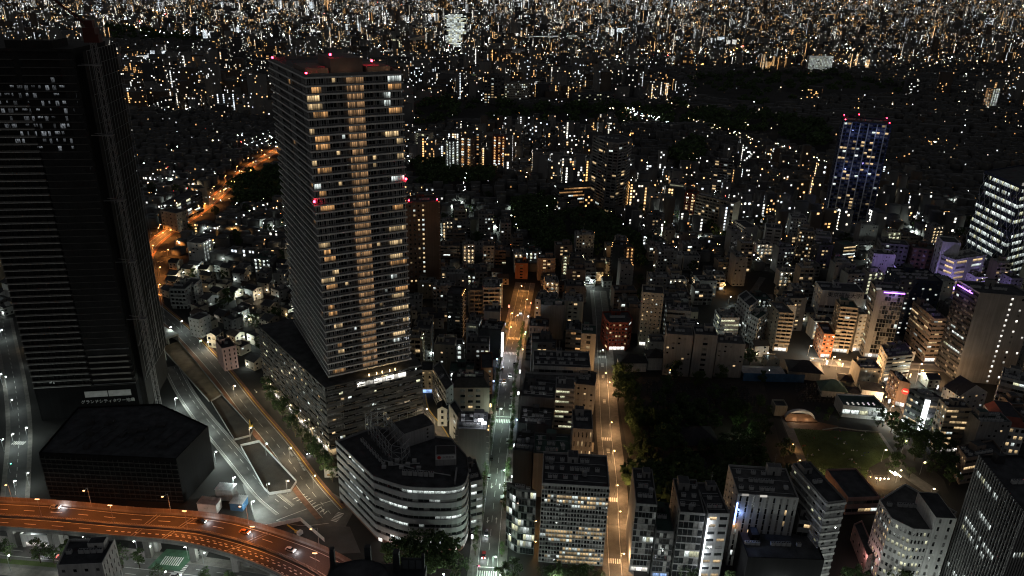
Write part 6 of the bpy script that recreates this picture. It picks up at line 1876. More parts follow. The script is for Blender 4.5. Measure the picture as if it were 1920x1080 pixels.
# along the central street
for i, y in enumerate(np.linspace(252, 470, 30)):
    p, d = at_street(cpl, float(y)); n_ = Vector((d.y, -d.x))
    for s in (-1, 1):
        if rtree.random() < .86:
            q = p + n_ * s * (5.4 + rtree.uniform(-.2, .5))
            tree(q.x, q.y, rtree.uniform(.8, 1.15), 'slim street tree on the pavement of the central street', 'street trees of the central street', 'street_tree', True)
# in front of the residential tower along the wide road
for i in range(15):
    t = i / 14
    q = Vector((-141, 376)).lerp(Vector((-85, 299)), t) + Vector((rtree.uniform(-.8, .8), rtree.uniform(-.8, .8)))
    tree(q.x, q.y, rtree.uniform(1.2, 1.65), 'leafy street tree before the residential tower, ' + ('at its far end' if i < 4 else 'by the far island' if i < 8 else 'by the near island' if i < 12 else 'at the curved office corner'), 'street trees before the residential tower', 'street_tree')
for x, y, s in ((-206, 241.5, 1.25), (-193, 241, 1.3), (-187, 240.5, 1.1), (-181, 240.5, 1.3), (-175, 240, 1.2), (-168, 240, 1.4), (-158, 239.5, 1.3), (-151, 239.5, 1.1), (-140, 232, 1.0), (-121, 231, 1.0), (-110, 230, .9)):
    tree(x, y, s, 'dark tree beside the avenue below the expressway', 'trees below the expressway', 'street_tree')
for x, y, s in ((-42, 242, 1.7), (-36, 243, 2.0), (-29, 242, 1.9), (-24, 244, 1.6), (-33, 238, 1.7), (-49, 246, 1.0), (-20, 237, 1.4), (-38, 238, 1.5)):
    tree(x, y, s, 'broad dark tree at the foot of the curved front office, ' + ('at its left' if x < -40 else 'in the middle' if x < -27 else 'at the street corner'), 'trees at the foot of the curved office', 'broad_tree', False, True)
for x, y, s in ((0, 236, 1.1), (4, 239, 1.0), (17, 236, 1.0), (22, 237, 1.1), (28, 236, 1.0), (33, 237, 1.0), (38, 235, .9), (75, 236, 1.1), (92, 236, .9), (140, 237, 1.1), (146, 240, 1.0), (162, 237, 1.2)):
    tree(x, y, s, 'round street tree on the pavement before the front row of offices', 'street trees before the front row', 'street_tree', False, True)
building('small bright shop with red and white front below the expressway', [(-206, 250), (-194, 249.5), (-194, 255), (-206, 255.5)], 6, 'white', 'blank,1,1,0,w', 'blank,1,1,0,w', dict(rk=0, shop='s'))
sheet('grass_verge', [(-228, 241.5), (-160, 236.8), (-160, 239.4), (-228, 244)], .15, M_LAWN)
sheet('green_pavement', [(-148, 239.5), (-134, 238.5), (-131, 250), (-145, 251)], .15, mat('green_paint', (.05, .12, .07), .8, .3, .4))
k = MB(); zebra(k, (-139.5, 244), (1, -.08), 9, 5, .16); k.build('road_marking', None, 'stuff')
street_lamp(-150, 246, 'w', 500, 'white lamp beside the green pavement below the expressway', None, .8); street_lamp(-126, 243, 'w', 500, 'white lamp right of the green pavement below the expressway', None, .8)
# dark garden with temple roof, between the sodium street and the park
gar = SITE['wood']
sheet('garden_ground', gar, .01, M_SOIL)
occ_add(gar)
def gtl(x, y, edge=False):
    if edge:
        return 'lamp lit garden tree beside the sodium street, ' + ('by the white traditional house' if y > 390 else 'level with the stage' if y > 365 else 'level with the temple hall' if y > 335 else 'behind the slim glass fronted building')
    o = [('before the temple hall', 102, 325), ('behind the temple hall', 102, 360), ('beside the small lit hut', 96, 312), ('around the lone pale lamp', 126, 345), ('behind the pale hotel', 130, 318), ('beside the park path', 146, 335), ('beside the grave rows', 115, 378), ('below the blue sheeting', 150, 395)]
    return 'dense dark garden tree ' + min(o, key=lambda l: (l[1] - x) ** 2 + (l[2] - y) ** 2)[0]
cnt = 0
gx0, gx1, gy0, gy1 = min(p[0] for p in gar), max(p[0] for p in gar), min(p[1] for p in gar), max(p[1] for p in gar)
while cnt < 130:
    x, y = rtree.uniform(gx0, gx1), rtree.uniform(gy0, gy1)
    edge = x < 74
    if inside((x, y), gar) and (edge or y < 372 or rtree.random() < .25) and not (92 < x < 112 and 330 < y < 352):
        s_ = rtree.uniform(.8, 1.35)
        tree(x, y, s_, ('small ' if s_ < .95 else 'middling ' if s_ < 1.15 else 'tall ') + gtl(x, y, edge), 'garden edge trees' if edge else 'trees inside the dark garden', 'garden_tree', False, rtree.random() < .7, 0)
        cnt += 1
for j in range(26):
    y = 312 + j * 3.9
    tree(68.2 + (y - 312) * .02, y, rtree.uniform(.7, .95), gtl(68, y, True), 'garden edge trees', 'garden_tree', False, False, 0)
# graves in the dark garden and behind the park
def _grave():
    k = MB(); k.box(-.6, -.6, 0, .6, .6, .4, M_CONC); k.box(-.35, -.35, .4, .35, .35, .8, M_MACH); k.box(-.2, -.2, .8, .2, .2, 1.7, M_MACH); return k.mesh('grave_stone')
GRV = MB(); M_GRV = mat('grave_granite', (.06, .06, .065), .6, .3, .5)
rgv = random.Random(9)
for poly, stp in (([(84, 378), (150, 380), (146, 404), (84, 408)], 2.2), ([(172, 386), (222, 388), (214, 408), (178, 410)], 2.2)):
    xs = [p[0] for p in poly]; ys = [p[1] for p in poly]; y = min(ys)
    while y < max(ys):
        x = min(xs)
        while x < max(xs):
            if inside((x, y), poly) and rgv.random() < .8:
                q = rgv.uniform(.8, 1.1)
                x_ = x + rgv.uniform(-.6, .6); GRV.box(x_ - .45, y - .45, 0, x_ + .45, y + .45, .5 * q, M_GRV, False); GRV.box(x_ - .2, y - .2, .5 * q, x_ + .2, y + .2, 1.6 * q, M_GRV, False)
            x += stp
        y += stp
    occ_add(poly)
go = GRV.build('grave_stones', None, 'stuff'); go['label'] = 'rows of grave stones in the dark cemetery'

def hip_house(label, x, y, w, d, h, rz, wallk, roofm, rh, name='house', lit=0, eave=.9, cat='house', group=None):
    t = thing(name, label, cat, (x, y, 0), rz, group)
    k = MB(); k.box(-w / 2, -d / 2, 0, w / 2, d / 2, h, wall_mat(wallk)); k.build('wall', t)
    k = MB(); e_ = eave; r_ = max(.3, (w - d) / 2) if w > d else .3
    a = [(-w / 2 - e_, -d / 2 - e_, h), (w / 2 + e_, -d / 2 - e_, h), (w / 2 + e_, d / 2 + e_, h), (-w / 2 - e_, d / 2 + e_, h)]
    p, q = (-r_, 0, h + rh), (r_, 0, h + rh)
    k.quad([a[0], a[1], q, p], roofm); k.quad([a[1], a[2], q], roofm); k.quad([a[2], a[3], p, q], roofm); k.quad([a[3], a[0], p], roofm)
    k.quad(a[::-1], roofm)
    k.build('roof', t)
    k = MB(); k.bar((-r_, 0, h + rh), (r_, 0, h + rh), .2, roofm, 5); k.build('ridge', t)
    n = max(2, int(w / 2.6)); rr = random.Random(hash_str(label))
    for i in range(n):
        for fl in range(max(1, int(h / 3))):
            on = rr.random() < lit
            obj('window', unit_window(LIT['w'] if on else M_GLASS), t, None, (-w / 2 + (i + .25) * w / n, -d / 2 - .01, 1.0 + fl * 2.8), 0, (w / n * .5, 1, 1.2))
    occ_add([(x - w / 2 - 2, y - d / 2 - 2), (x + w / 2 + 2, y - d / 2 - 2), (x + w / 2 + 2, y + d / 2 + 2), (x - w / 2 - 2, y + d / 2 + 2)])
    return t
hip_house('temple hall with broad dark roof deep in the dark garden', 102, 341, 15, 13, 5, .1, 'taupe', M_TILE, 6, 'temple_hall', 0, 2.4, 'temple')
hip_house('small lit gabled hut in the near part of the dark garden', 96, 317, 10, 6, 3.2, -.1, 'cream', M_TILE, 2.2, 'garden_hut', .2, .8, 'hut')
hip_house('long white traditional house with dark roof beside the sodium street', 78, 424, 17, 10, 6.5, .06, 'white', M_TILE, 3.2, 'house', .0)
hip_house('taller white wing of the traditional house', 93, 427, 11, 10, 9, .06, 'white', M_TILE, 4.0, 'house', .0)
hip_house('temple with wide black roof behind the blue sheeting', 187, 421, 18, 13, 6, -.15, 'cream', M_TILE, 4.5, 'temple_hall', .1, 1.8, 'temple')
hip_house('temple gate house with green copper roof', 196, 398, 13, 9, 5, -.12, 'white', mat('copper_green', (.08, .13, .105), .7, .3, .4), 5, 'temple_hall', .0, 1.6, 'temple')
hip_house('white house with black roof beside the cemetery', 219, 396, 12, 10, 7, -.25, 'white', M_TILE, 2.6, 'house', .1)
hip_house('low white store house between temple and black roofed house', 208, 396, 7, 7, 4, -.2, 'white', M_TILE, 1.6, 'house', .3)
hip_house('brown roofed house left of the black roofed house', 208, 408, 7, 9, 6, -.2, 'beige', M_TILEB, 2.0, 'house', .2)
k = MB(); 
for i in range(12):
    k.box(146 + i * 3.2, 411, 0, 146 + i * 3.2 + 3.1, 411.25 + .1 * (i % 2), 5.6, M_SHEET)
tb = thing('blue_sheeting', 'long blue site sheeting along the dark garden edge', 'sheeting', (0, 0, 0)); k.build('sheet_panel', tb, 'stuff')
hip_house('low grey shed roofs behind the blue sheeting', 160, 419, 26, 9, 4, 0, 'grey', M_METAL, .8, 'shed', .05, .5, 'shed')
street_lamp(100, 416, 'o', 120, 'small warm lamp between the grey concrete blocks', None, .5); street_lamp(163, 418, 'w', 100, 'small pale lamp on the shed behind the blue sheeting', None, .6)
street_lamp(126, 345, 'w', 260, 'lone pale lamp among the trees of the dark garden', None, .9, 0, (.75, 1, .55))

# ---------------------------------------------------------------- park
sheet('park_ground', SITE['parkall'], .008, M_SOIL); sheet('lawn', SITE['park'], .03, M_LAWN)
sheet('park_path', SITE['parkpath'], .026, M_PAVE); sheet('park_path', SITE['parkpath2'], .026, M_PAVE)
occ_add(SITE['parkall'], 3)
gr_ = MB(); rgx = random.Random(4)
for _ in range(9000):
    x, y = rgx.uniform(154, 208), rgx.uniform(311, 359)
    if inside((x, y), SITE['park']):
        t = rgx.uniform(0, 6.28); l = .16
        gr_.quad([(x - l * math.cos(t), y - l * math.sin(t), .03), (x + l * math.cos(t), y + l * math.sin(t), .03), (x + .05, y, .03 + rgx.uniform(.1, .22))], M_LAWN)
gr_.build('grass', None, 'stuff')
sh = thing('stage_shell', 'white open shell over the stage at the far end of the lawn', 'stage', (167, 368, 0))
k = MB(); k.cyl(0, 0, 0, .01, 1, M_WHITEP, 4)
k = MB()
N1, N2 = 16, 8
def sp(i, j):
    t = math.pi * i / N1; u = .5 * math.pi * j / N2
    return (8.5 * math.cos(t) * math.cos(u * .55), 5.5 * math.sin(u) * 1.0 + 0, 6.0 * math.sin(t) * math.cos(u * .9) + .02)
for i in range(N1):
    for j in range(N2):
        k.quad([sp(i, j), sp(i + 1, j), sp(i + 1, j + 1), sp(i, j + 1)], M_WHITEP)
k.build('shell', sh); k = MB(); k.box(-9, -3, 0, 9, 5, .5, mat('stage_wood', (.16, .08, .04), .7, .3, .4)); k.build('stage_floor', sh)
lamp(sh, (-3, -1.0, 3.0), 260, (1, .8, .55)); lamp(sh, (4, -1.0, 2.5), 120, (1, .8, .55))
sheet('terrace', [(158, 358.8), (180, 356.8), (187, 362), (176, 366), (158, 364)], .034, mat('stage_wood', (.16, .08, .04), .7, .3, .4))
wall_run('bench_wall', 'curved low white seat wall along the far lawn edge', 'bench', [(176, 357.2), (186, 360.0), (196, 357.5), (207, 356.6)], .5, .5, M_CONC, False, 0, 'seat_block')
pb = [(192, 372), (216, 369), (215, 384), (193, 385)]
occ_add(pb)
prt, plp, _ = building('low white park pavilion with rows of round roof lights', pb, 7, 'white', 'ribbon,5,1,.7,c', 'blank,1,1,0,w', dict(rk=0))
k = MB()
for i in range(6):
    for j in range(2):
        k.cyl(-8 + i * 3.0, -3 + j * 1.5, 7.02, 7.35, .5, LIT['s'], 10)
k.build('roof_light', prt, 'stuff')
building('cream store block beside the park stage', [(153, 371), (160, 371), (160, 378), (153, 378)], 6, 'cream', 'blank,1,1,0,w', 'blank,1,1,0,w', dict(rk=0))
for x, y, s in ((178, 372, .7), (180, 365, .6), (184, 369, .9), (188, 366, .8), (150, 372, .7), (152, 335, .5), (209, 362, 1.2), (214, 357, 1.3), (219, 352, 1.2), (214, 346, 1.2), (222, 344, 1.3), (210, 340, 1.0), (226, 352, 1.2), (220, 336, 1.4), (228, 338, 1.4), (233, 345, 1.2), (214, 330, 1.2), (224, 326, 1.3), (232, 330, 1.3), (200, 322, 1.0), (194, 317, .9), (204, 327, .9), (216, 318, 1.2), (228, 318, 1.2), (222, 310, 1.1), (234, 322, 1.1), (204, 315, .8), (230, 360, 1.2), (236, 354, 1.1)):
    tree(x, y, s, 'park tree ' + ('beside the stage shell' if y > 363 else 'left of the lawn' if x < 160 else 'between lawn and cafe' if y < 320 and x < 208 else 'near the dark cluttered roof block' if x > 226 else 'in the grove right of the lawn'), 'trees of the park', 'park_tree', False, s > .95)
for x, y in ((196, 313), (198, 312)):
    t = thing('pergola_light', 'warm lit pergola bar by the park cafe' if x < 197 else 'second warm lit pergola bar by the park cafe', 'light', (x, y, 0))
    k = MB(); k.bar((0, 0, 0), (0, 0, 3), .08, M_DARK, 5); k.build('post', t)
    k = MB(); k.bar((0, 0, 3), (-1.4, 4.0, 3), .18, LAMP_M, 6); k.build('light_bar', t); lamp(t, (-.6, 1.5, 2.6), 60, (1, .6, .3))
for x, y, lb in ((160, 309.5, 'row of bright food counter lamps at the cafe roof edge'), (188, 310.5, 'bright cafe lamps at the right end of the cafe roof')):
    t = thing('counter_lamps', lb, 'lamp', (x, y, 0)); k = MB(); k.box(-3.5, -.2, 3.2, 3.5, .2, 3.5, M_DARK)
    k.build('beam', t); k = MB()
    for i in range(4):
        k.cyl(-3 + i * 2, 0, 2.7, 3.2, .35, LAMP_M, 8)
    k.build('lamp_bulb', t, 'stuff'); lamp(t, (0, -.8, 2.4), 160, (1, .6, .3)); lamp(t, (0, 4, 3.0), 500, (1, .7, .35))

# people sitting on the lawn
def person_mesh():
    vs = [(0, 0, .22), (0, -.02, .48), (0, 0, .72), (0, 0, .82), (0, .02, .98),
          (-.17, 0, .68), (-.3, .16, .45), (-.2, .38, .34), (.17, 0, .68), (.3, .16, .45), (.2, .38, .34),
          (-.1, .05, .2), (-.2, .42, .42), (-.12, .62, .08), (-.12, .78, .06), (.1, .05, .2), (.22, .42, .42), (.12, .62, .08), (.12, .78, .06)]
    es = [(0, 1), (1, 2), (2, 3), (3, 4), (2, 5), (5, 6), (6, 7), (2, 8), (8, 9), (9, 10), (0, 11), (11, 12), (12, 13), (13, 14), (0, 15), (15, 16), (16, 17), (17, 18)]
    rs = [.15, .14, .13, .06, .115, .07, .05, .035, .07, .05, .035, .1, .075, .05, .05, .1, .075, .05, .05]
    me = bpy.data.meshes.new('person'); me.from_pydata(vs, es, [])
    o = bpy.data.objects.new('person', me); COL.objects.link(o)
    md = o.modifiers.new('s', 'SKIN')
    for v, q in zip(me.skin_vertices[0].data, rs):
        v.radius = (q, q)
    me.skin_vertices[0].data[0].use_root = True
    o.modifiers.new('b', 'SUBSURF').levels = 1
    dg = bpy.context.evaluated_depsgraph_get()
    m2 = bpy.data.meshes.new_from_object(o.evaluated_get(dg))
    bpy.data.objects.remove(o)
    return m2
PM0 = person_mesh()
CL = [mat('cloth_white', (.5, .5, .48), .9, .2, 1), mat('cloth_navy', (.05, .06, .12), .9, .2, 1), mat('cloth_red', (.3, .07, .06), .9, .2, 1), mat('cloth_grey', (.2, .2, .2), .9, .2, 1)]
PMS = []
for c in CL:
    m = PM0.copy(); m.materials.clear(); m.materials.append(c); PMS.append(m)
rp = random.Random(77); npl = 0
while npl < 46:
    x, y = rp.uniform(157, 203), rp.uniform(313, 357)
    if inside((x, y), SITE['park']):
        for j in range(rp.choice([1, 2, 2])):
            ci = rp.randrange(4)
            o = obj('person', PMS[ci], None, None, (x + j * 1.0, y + rp.uniform(-.4, .4), .035), rp.uniform(0, 6.28))
            tag(o, 'person in %s clothes sitting on the lawn' % ('white', 'dark blue', 'red', 'grey')[ci], 'person', 'people sitting on the lawn')
            npl += 1
lamp_poly = None
for x, y in ((157, 352), (205, 348)):
    pass

# ---------------------------------------------------------------- vehicles
TAIL = emit('tail_lamp', (1, .03, .02), 12); HEAD = emit('head_lamp', (.9, .95, 1), 30)
CAROFF = []
def car_parts(col):
    b = MB(); b.box(-2.1, -.85, .3, 2.1, .85, .85, col); 
    pts = [(-1.5, .85), (-1.05, 1.42), (.55, 1.42), (1.15, .85)]
    c = MB(); g_ = M_GLASS
    for i in range(3):
        (x0, z0), (x1, z1) = pts[i], pts[i + 1]
        w0 = .8 if z0 < 1 else .66; w1 = .8 if z1 < 1 else .66
        c.quad([(x0, -w0, z0), (x0, w0, z0), (x1, w1, z1), (x1, -w1, z1)][::-1], col if i == 1 else g_)
    for s in (-1, 1):
        q = [(pts[0][0], s * .8, .85), (pts[3][0], s * .8, .85), (pts[2][0], s * .66, 1.42), (pts[1][0], s * .66, 1.42)]
        c.quad(q if s < 0 else q[::-1], g_)
    w = MB(); w.bar((0, -.1, 0), (0, .1, 0), .32, M_DARK, 10)
    h = MB(); h.box(0, -.16, 0, .06, .16, .16, HEAD); t = MB(); t.box(-.06, -.16, 0, 0, .16, .16, TAIL)
    ho = MB(); ho.box(0, -.16, 0, .06, .16, .16, M_GLASS); to = MB(); to.box(-.06, -.16, 0, 0, .16, .16, M_RED)
    CAROFF.append((ho.mesh('headlight'), to.mesh('taillight')))
    return [x.mesh(n_) for x, n_ in ((b, 'body'), (c, 'cabin'), (w, 'wheel'), (h, 'headlight'), (t, 'taillight'))]
CARP = {n_: car_parts(mat('car_' + n_, c, .3, .05, .5, spec=.5)) for n_, c in (('white', (.6, .6, .6)), ('black', (.02, .02, .022)), ('silver', (.35, .36, .37)), ('red', (.35, .02, .02)), ('orange', (.5, .2, .04)))}
def car(x, y, ang, col, label, z=.03, light=True):
    t = thing('parked_car' if 'parked' in label else 'car', label, 'car', (x, y, z), ang)
    b, c, w, h, tl_ = CARP[col]
    if not light:
        h, tl_ = CAROFF[0]
    obj('body', b, t); obj('cabin', c, t)
    for px in (-1.3, 1.3):
        for py in (-.8, .8):
            obj('wheel', w, t, None, (px, py, .32))
    for py in (-.58, .58):
        obj('headlight', h, t, None, (2.1, py, .58)); obj('taillight', tl_, t, None, (-2.1, py, .6))
    if light:
        lamp(t, (3.4, 0, 1.0), 140 if z > 5 else 70, (.9, .95, 1), .2)
    return t
def on_deck(i, s):
    a = ep(i, s); d = (ep(i + 1, s) - a).normalized()
    return a.x, a.y, math.atan2(d.y, d.x)
for i, s, c, lb in ((33, .2, 'black', 'dark car with bright headlights in the middle of the expressway'), (40, .25, 'orange', 'orange taxi behind the dark car on the expressway'), (48, .32, 'white', 'white car with glaring headlights on the bend of the expressway'), (12, .12, 'silver', 'silver car at the far left of the expressway')):
    x, y, a_ = on_deck(i, s); car(x, y, a_, c, lb, ZD + .01)
for y, s, c, lb, fl in ((252, -2, 'red', 'red car waiting before the crossing at the foot of the central street', 1), (266, -2, 'black', 'dark car with lit headlights on the central street arrows', 1), (410, 1.8, 'white', 'white van shaped taxi far up the central street', 1), (402, -1.6, 'orange', 'orange taxi with lit lamps far up the central street', 1),
                        (372, 3.6, 'white', 'white car parked under the central street trees', 0), (384, 3.6, 'silver', 'silver car parked ahead of the white car', 0), (425, 3.6, 'black', 'black car parked at the far kerb of the central street', 0), (505, 1.5, 'white', 'white car on the orange stretch of the central street', 1)):
    p, d = at_street(cpl, y); n_ = Vector((d.y, -d.x)); q = p + n_ * s
    car(q.x, q.y, math.atan2(-d.y, -d.x), c, lb, .03, bool(fl))
car(-104, 323, -.9, 'black', 'black car with headlights on the wide road beside the near island')
car(-331, 860, -1.5, 'white', 'white car with headlights on the climbing orange road')
car(-107, 232, .1, 'black', 'black car on the avenue under the expressway bend'); car(-95, 229, 3.2, 'white', 'white car on the avenue under the expressway bend')
car(-222, 244, 0, 'silver', 'silver car on the avenue at the left frame edge')
car(-58, 376, -.9, 'black', 'black car parked in the lane behind the residential tower', .03, False)

for j, (i, s, c) in enumerate(((4, -1.6, 'white'), (9, 1.8, 'silver'), (13, -4.4, 'black'), (17, 1.8, 'white'), (22, -1.7, 'silver'), (27, -4.4, 'white'), (31, 1.7, 'black'), (35, 4.6, 'silver'))):
    p = Vector(apl[i]); d = (Vector(apl[i + 1]) - p).normalized(); q = p + Vector((d.y, -d.x)) * s
    car(q.x, q.y, math.atan2(d.y, d.x) + (math.pi if s < 0 else 0), c, '%s car on the avenue %s' % (c, ['at the far left', 'before the white slotted block', 'below the expressway piers', 'before the dark roofed building', 'by the curved office trees', 'before the square grid facade', 'before the slim glass front', 'before the black theatre'][j]), .03, True)
for j in range(9):
    p, d = at_street(cpl, 290 + j * 16); n_ = Vector((d.y, -d.x)); q = p + n_ * (-3.7 if j % 3 else 3.7)
    if 350 < q.y < 366: continue
    car(q.x, q.y, math.atan2(d.y, d.x), ['white', 'silver', 'black'][j % 3], '%s car parked along the central street %s' % (['white', 'silver', 'black'][j % 3], ['by the glass block', 'before the grey annex row', 'by the floodlit roof', 'at the first trees', 'past the first crossing', 'by the black flat roof', 'by the mansard block', 'by the tiered office', 'near the far crossing'][j]), .03, False)
# lit signs added for shopfront glow along the central street and the shopping street
rsg = random.Random(31)
SGC = [emit('sign_lit_white', (.95, 1, .97), 2.6), emit('sign_lit_green', (.35, 1, .5), 1.6), emit('sign_lit_blue', (.3, .5, 1), 2.2), emit('sign_lit_red', (1, .12, .08), 2.0), emit('sign_lit_amber', (1, .7, .3), 2.2)]
SGN = ['white', 'green', 'blue', 'red', 'amber']
def added_sign(x, y, ci, w, h, z, rz, lb):
    t = thing('added_sign', lb, 'sign', (x, y, 0), rz)
    k = MB(); k.bar((0, 0, 0), (0, 0, z + h), .07, M_DARK, 5); k.build('post', t)
    k = MB(); k.box(.08, -.18, z, .08 + w, .18, z + h, M_DARK); k.build('sign_box', t)
    k = MB(); k.box(.12, -.2, z + .05, .04 + w, -.181, z + h - .05, SGC[ci]); k.build('sign_face', t)
    lamp(t, (w / 2, -1.2, z + h * .4), 130, [(.95, 1, .97), (.4, 1, .5), (.4, .6, 1), (1, .3, .2), (1, .7, .35)][ci], .3)
for j in range(20):
    y = 262 + j * 13.5 + rsg.uniform(-3, 3); p, d = at_street(cpl, min(y, 535)); n_ = Vector((d.y, -d.x)); s = 7.3 if j % 2 else -8.2
    q = p + n_ * s; ci = rsg.choice([0, 0, 0, 1, 2, 3, 4]); hh = rsg.choice([1.2, 2.4, 4.0])
    added_sign(q.x, q.y, ci, .9, hh, 2.8, 0, '%s %s added sign on the central street, %s side, %s' % (SGN[ci], {1.2: 'low', 2.4: 'upright', 4.0: 'tall'}[hh], 'right' if s > 0 else 'left', ['near the curved office', 'near the glass corner', 'by the first crossing', 'by the parked cars', 'near the blazing sign', 'by the orange crossing', 'on the orange stretch'][min(6, j // 3)] if j != 11 else 'past the parked cars'))
for j, (x, y) in enumerate(((226, 402), (228, 418), (214, 428), (205, 431), (240, 412), (252, 416), (224, 384), (229, 372), (262, 402), (256, 388))):
    ci = [0, 4, 4, 0, 0, 4, 0, 2, 0, 3][j]
    added_sign(x, y, ci, 1.1, 2.6, 3, .2 * (j % 3), '%s added lit sign on the shopping street %s' % (SGN[ci], ['beside the cemetery house', 'opposite the arcade block', 'below the balcony apartments', 'beside the red brick corner', 'before the arcade block', 'below the stepped office', 'beside the emblem block', 'beside the black retail block', 'at the foot of the tall grey tower', 'between retail block and tower'][j]))
# traffic signals
def signal(x, y, col, rz, lb):
    t = thing('traffic_light', lb, 'traffic light', (x, y, 0), rz)
    k = MB(); k.bar((0, 0, 0), (0, 0, 6), .1, M_METAL, 6); k.bar((0, 0, 5.8), (2.4, 0, 5.8), .06, M_METAL, 5); k.build('pole', t)
    k = MB(); k.box(1.4, -.18, 5.5, 2.6, .1, 6.0, M_DARK); k.build('signal_head', t)
    k = MB(); k.bar((1.7 if col == 'g' else 2.4, -.18, 5.75), (1.7 if col == 'g' else 2.4, -.26, 5.75), .2, emit('signal_green', (.1, 1, .6), 20) if col == 'g' else REDL, 10); k.build('signal_lamp', t)
signal(-13, 240, 'r', 0, 'traffic light showing red at the foot of the central street')
signal(9, 441, 'g', 0, 'traffic light showing green at the orange crossing of the central street')
signal(68, 452, 'g', 3.14, 'traffic light showing green at the far end of the sodium street')
signal(66, 468, 'r', 0, 'traffic light showing red beyond the sodium street crossing')
signal(-262, 384, 'g', 0, 'traffic light showing green on the white lit left road')
signal(-243, 300, 'g', 0, 'green pedestrian light beside the crossing at the far left')

# ---------------------------------------------------------------- houses and blocks between the surveyed ones
rf_ = random.Random(2024)
occ_grid_ok = lambda p: not occ_hit(p)
for w_ in WOODS:
    occ_add(w_)
def visible(x, y):
    s = x / y
    return -.78 < s < .82
# prototypes
def block_proto(i, x, y):
    r = random.Random(900 + i)
    w = r.uniform(9, 17); d = r.uniform(9, 13); nf = r.choice([3, 4, 4, 5, 6, 7, 8]); h = nf * 3.1
    wall = r.choice(['lgrey2', 'grey', 'cream', 'beige', 'white', 'concrete', 'dgrey', 'taupe'])
    kd = r.choice(['balc,%d,%d,.22,w' % (int(w / 3.4), nf), 'mid,%d,%d,.28,w' % (int(w / 3), nf), 'grid,%d,%d,.14,c' % (int(w / 2.6), nf), 'corr,%d,%d,.8,%s' % (int(w / 3.2), nf, r.choice('cowg')), 'ribbon,%d,%d,.18,c' % (int(w / 2.6), nf), 'sparse,%d,%d,.1,w' % (int(w / 2.4), nf)])
    sk = r.choice(['small,%d,%d,.08,w' % (int(d / 3), nf), 'corr,%d,%d,.8,%s' % (max(1, int(d / 4)), nf, r.choice('cog')), 'blank,1,1,0,w'])
    return w, d, h, wall, kd, sk, nf
WN = {'lgrey2': 'pale grey', 'grey': 'grey', 'cream': 'cream', 'beige': 'beige', 'white': 'white', 'concrete': 'bare concrete', 'dgrey': 'dark grey', 'taupe': 'brown grey'}
LMK = [('the curved dark apartment tower', 110, 790), ('the brown tower with red beacons', -75, 545), ('the blue lit tower', 330, 760), ('the braced glass office', 380, 640), ('the climbing orange road', -320, 720), ('the crossing on the wide road', -275, 520), ('the tall residential tower', -100, 400), ('the university building', 215, 500), ('the dark grove', 70, 640), ('the long brown apartment slab', 205, 640), ('the central street', 5, 520), ('the white slab tower', 320, 540), ('the campus blocks', 40, 1450), ('the dark tower under construction', -230, 420), ('the black slim tower with orange decks', 85, 560), ('the white lamp alley', 190, 520)]
def near_label(x, y):
    b = min(LMK, key=lambda l: (l[1] - x) ** 2 + (l[2] - y) ** 2)
    dx, dy = x - b[1], y - b[2]
    sx_ = x / y - b[1] / b[2]
    if abs(dy) > abs(dx):
        return ('behind ' if dy > 0 else 'before ') + b[0]
    return ('right of ' if sx_ > 0 else 'left of ') + b[0]
def house_proto(i):
    r = random.Random(300 + i)
    w = r.uniform(7, 10); d = r.uniform(7, 10); h = r.choice([5.6, 6, 6.2, 8.4]); wk = r.choice(['white', 'lgrey2', 'cream', 'grey', 'beige', 'taupe'])
    wm = wall_mat(wk)
    k = MB(); k.box(-w / 2, -d / 2, 0, w / 2, d / 2, h, wm)
    rm = r.choice([M_TILE, M_TILE, M_TILEB, M_ROOF, M_ROOF2]); q = MB()
    fl = r.random() < .3
    e_ = .5; rh = d * .22
    if fl:
        k.box(-w / 2, -d / 2, h, w / 2, -d / 2 + .2, h + .9, wm); k.box(-w / 2, d / 2 - .2, h, w / 2, d / 2, h + .9, wm); q.box(-w / 2 + .01, -d / 2 + .2, h, w / 2 - .01, d / 2 - .2, h + .06, M_ROOF); q.box(-1, 0, h + .06, 2, 2.5, h + 2.4, wm)
    else:
        k.quad([(-w / 2, -d / 2, h), (-w / 2, d / 2, h), (-w / 2, 0, h + rh)][::-1], wm); k.quad([(w / 2, -d / 2, h), (w / 2, d / 2, h), (w / 2, 0, h + rh)], wm)
        z = h - .15
        q.quad([(-w / 2 - e_, -d / 2 - e_, z), (w / 2 + e_, -d / 2 - e_, z), (w / 2 + e_, 0, h + rh + .1), (-w / 2 - e_, 0, h + rh + .1)], rm)
        q.quad([(w / 2 + e_, d / 2 + e_, z), (-w / 2 - e_, d / 2 + e_, z), (-w / 2 - e_, 0, h + rh + .1), (w / 2 + e_, 0, h + rh + .1)], rm)
    p = MB(); kk = 0
    for fcs in range(4):
        c, s = [(1, 0), (0, 1), (-1, 0), (0, -1)][fcs]; L = w if fcs % 2 == 0 else d; off_ = (d if fcs % 2 == 0 else w) / 2 + .03
        for f in range(int(h / 2.8)):
            for t in (-.25, .22):
                if r.random() < .8:
                    m = LIT[r.choice('wwogc')] if r.random() < .16 else M_GLASS
                    ww = r.uniform(.9, 1.7); z0 = .9 + f * 2.8
                    def T_(u, z):
                        return (c * u + s * off_, s * u - c * off_, z)
                    p.quad([T_(t * L - ww / 2, z0), T_(t * L + ww / 2, z0), T_(t * L + ww / 2, z0 + 1.2), T_(t * L - ww / 2, z0 + 1.2)], m, [(kk + .01, 0), (kk + .99, 0), (kk + .99, 1), (kk + .01, 1)]); kk += 1
    return k.mesh('wall'), q.mesh('roof'), p.mesh('window'), WN[wk], ('flat roofed' if fl else 'tile roofed'), (w, d, h)
HP = [house_proto(i) for i in range(14)]
BP = {}
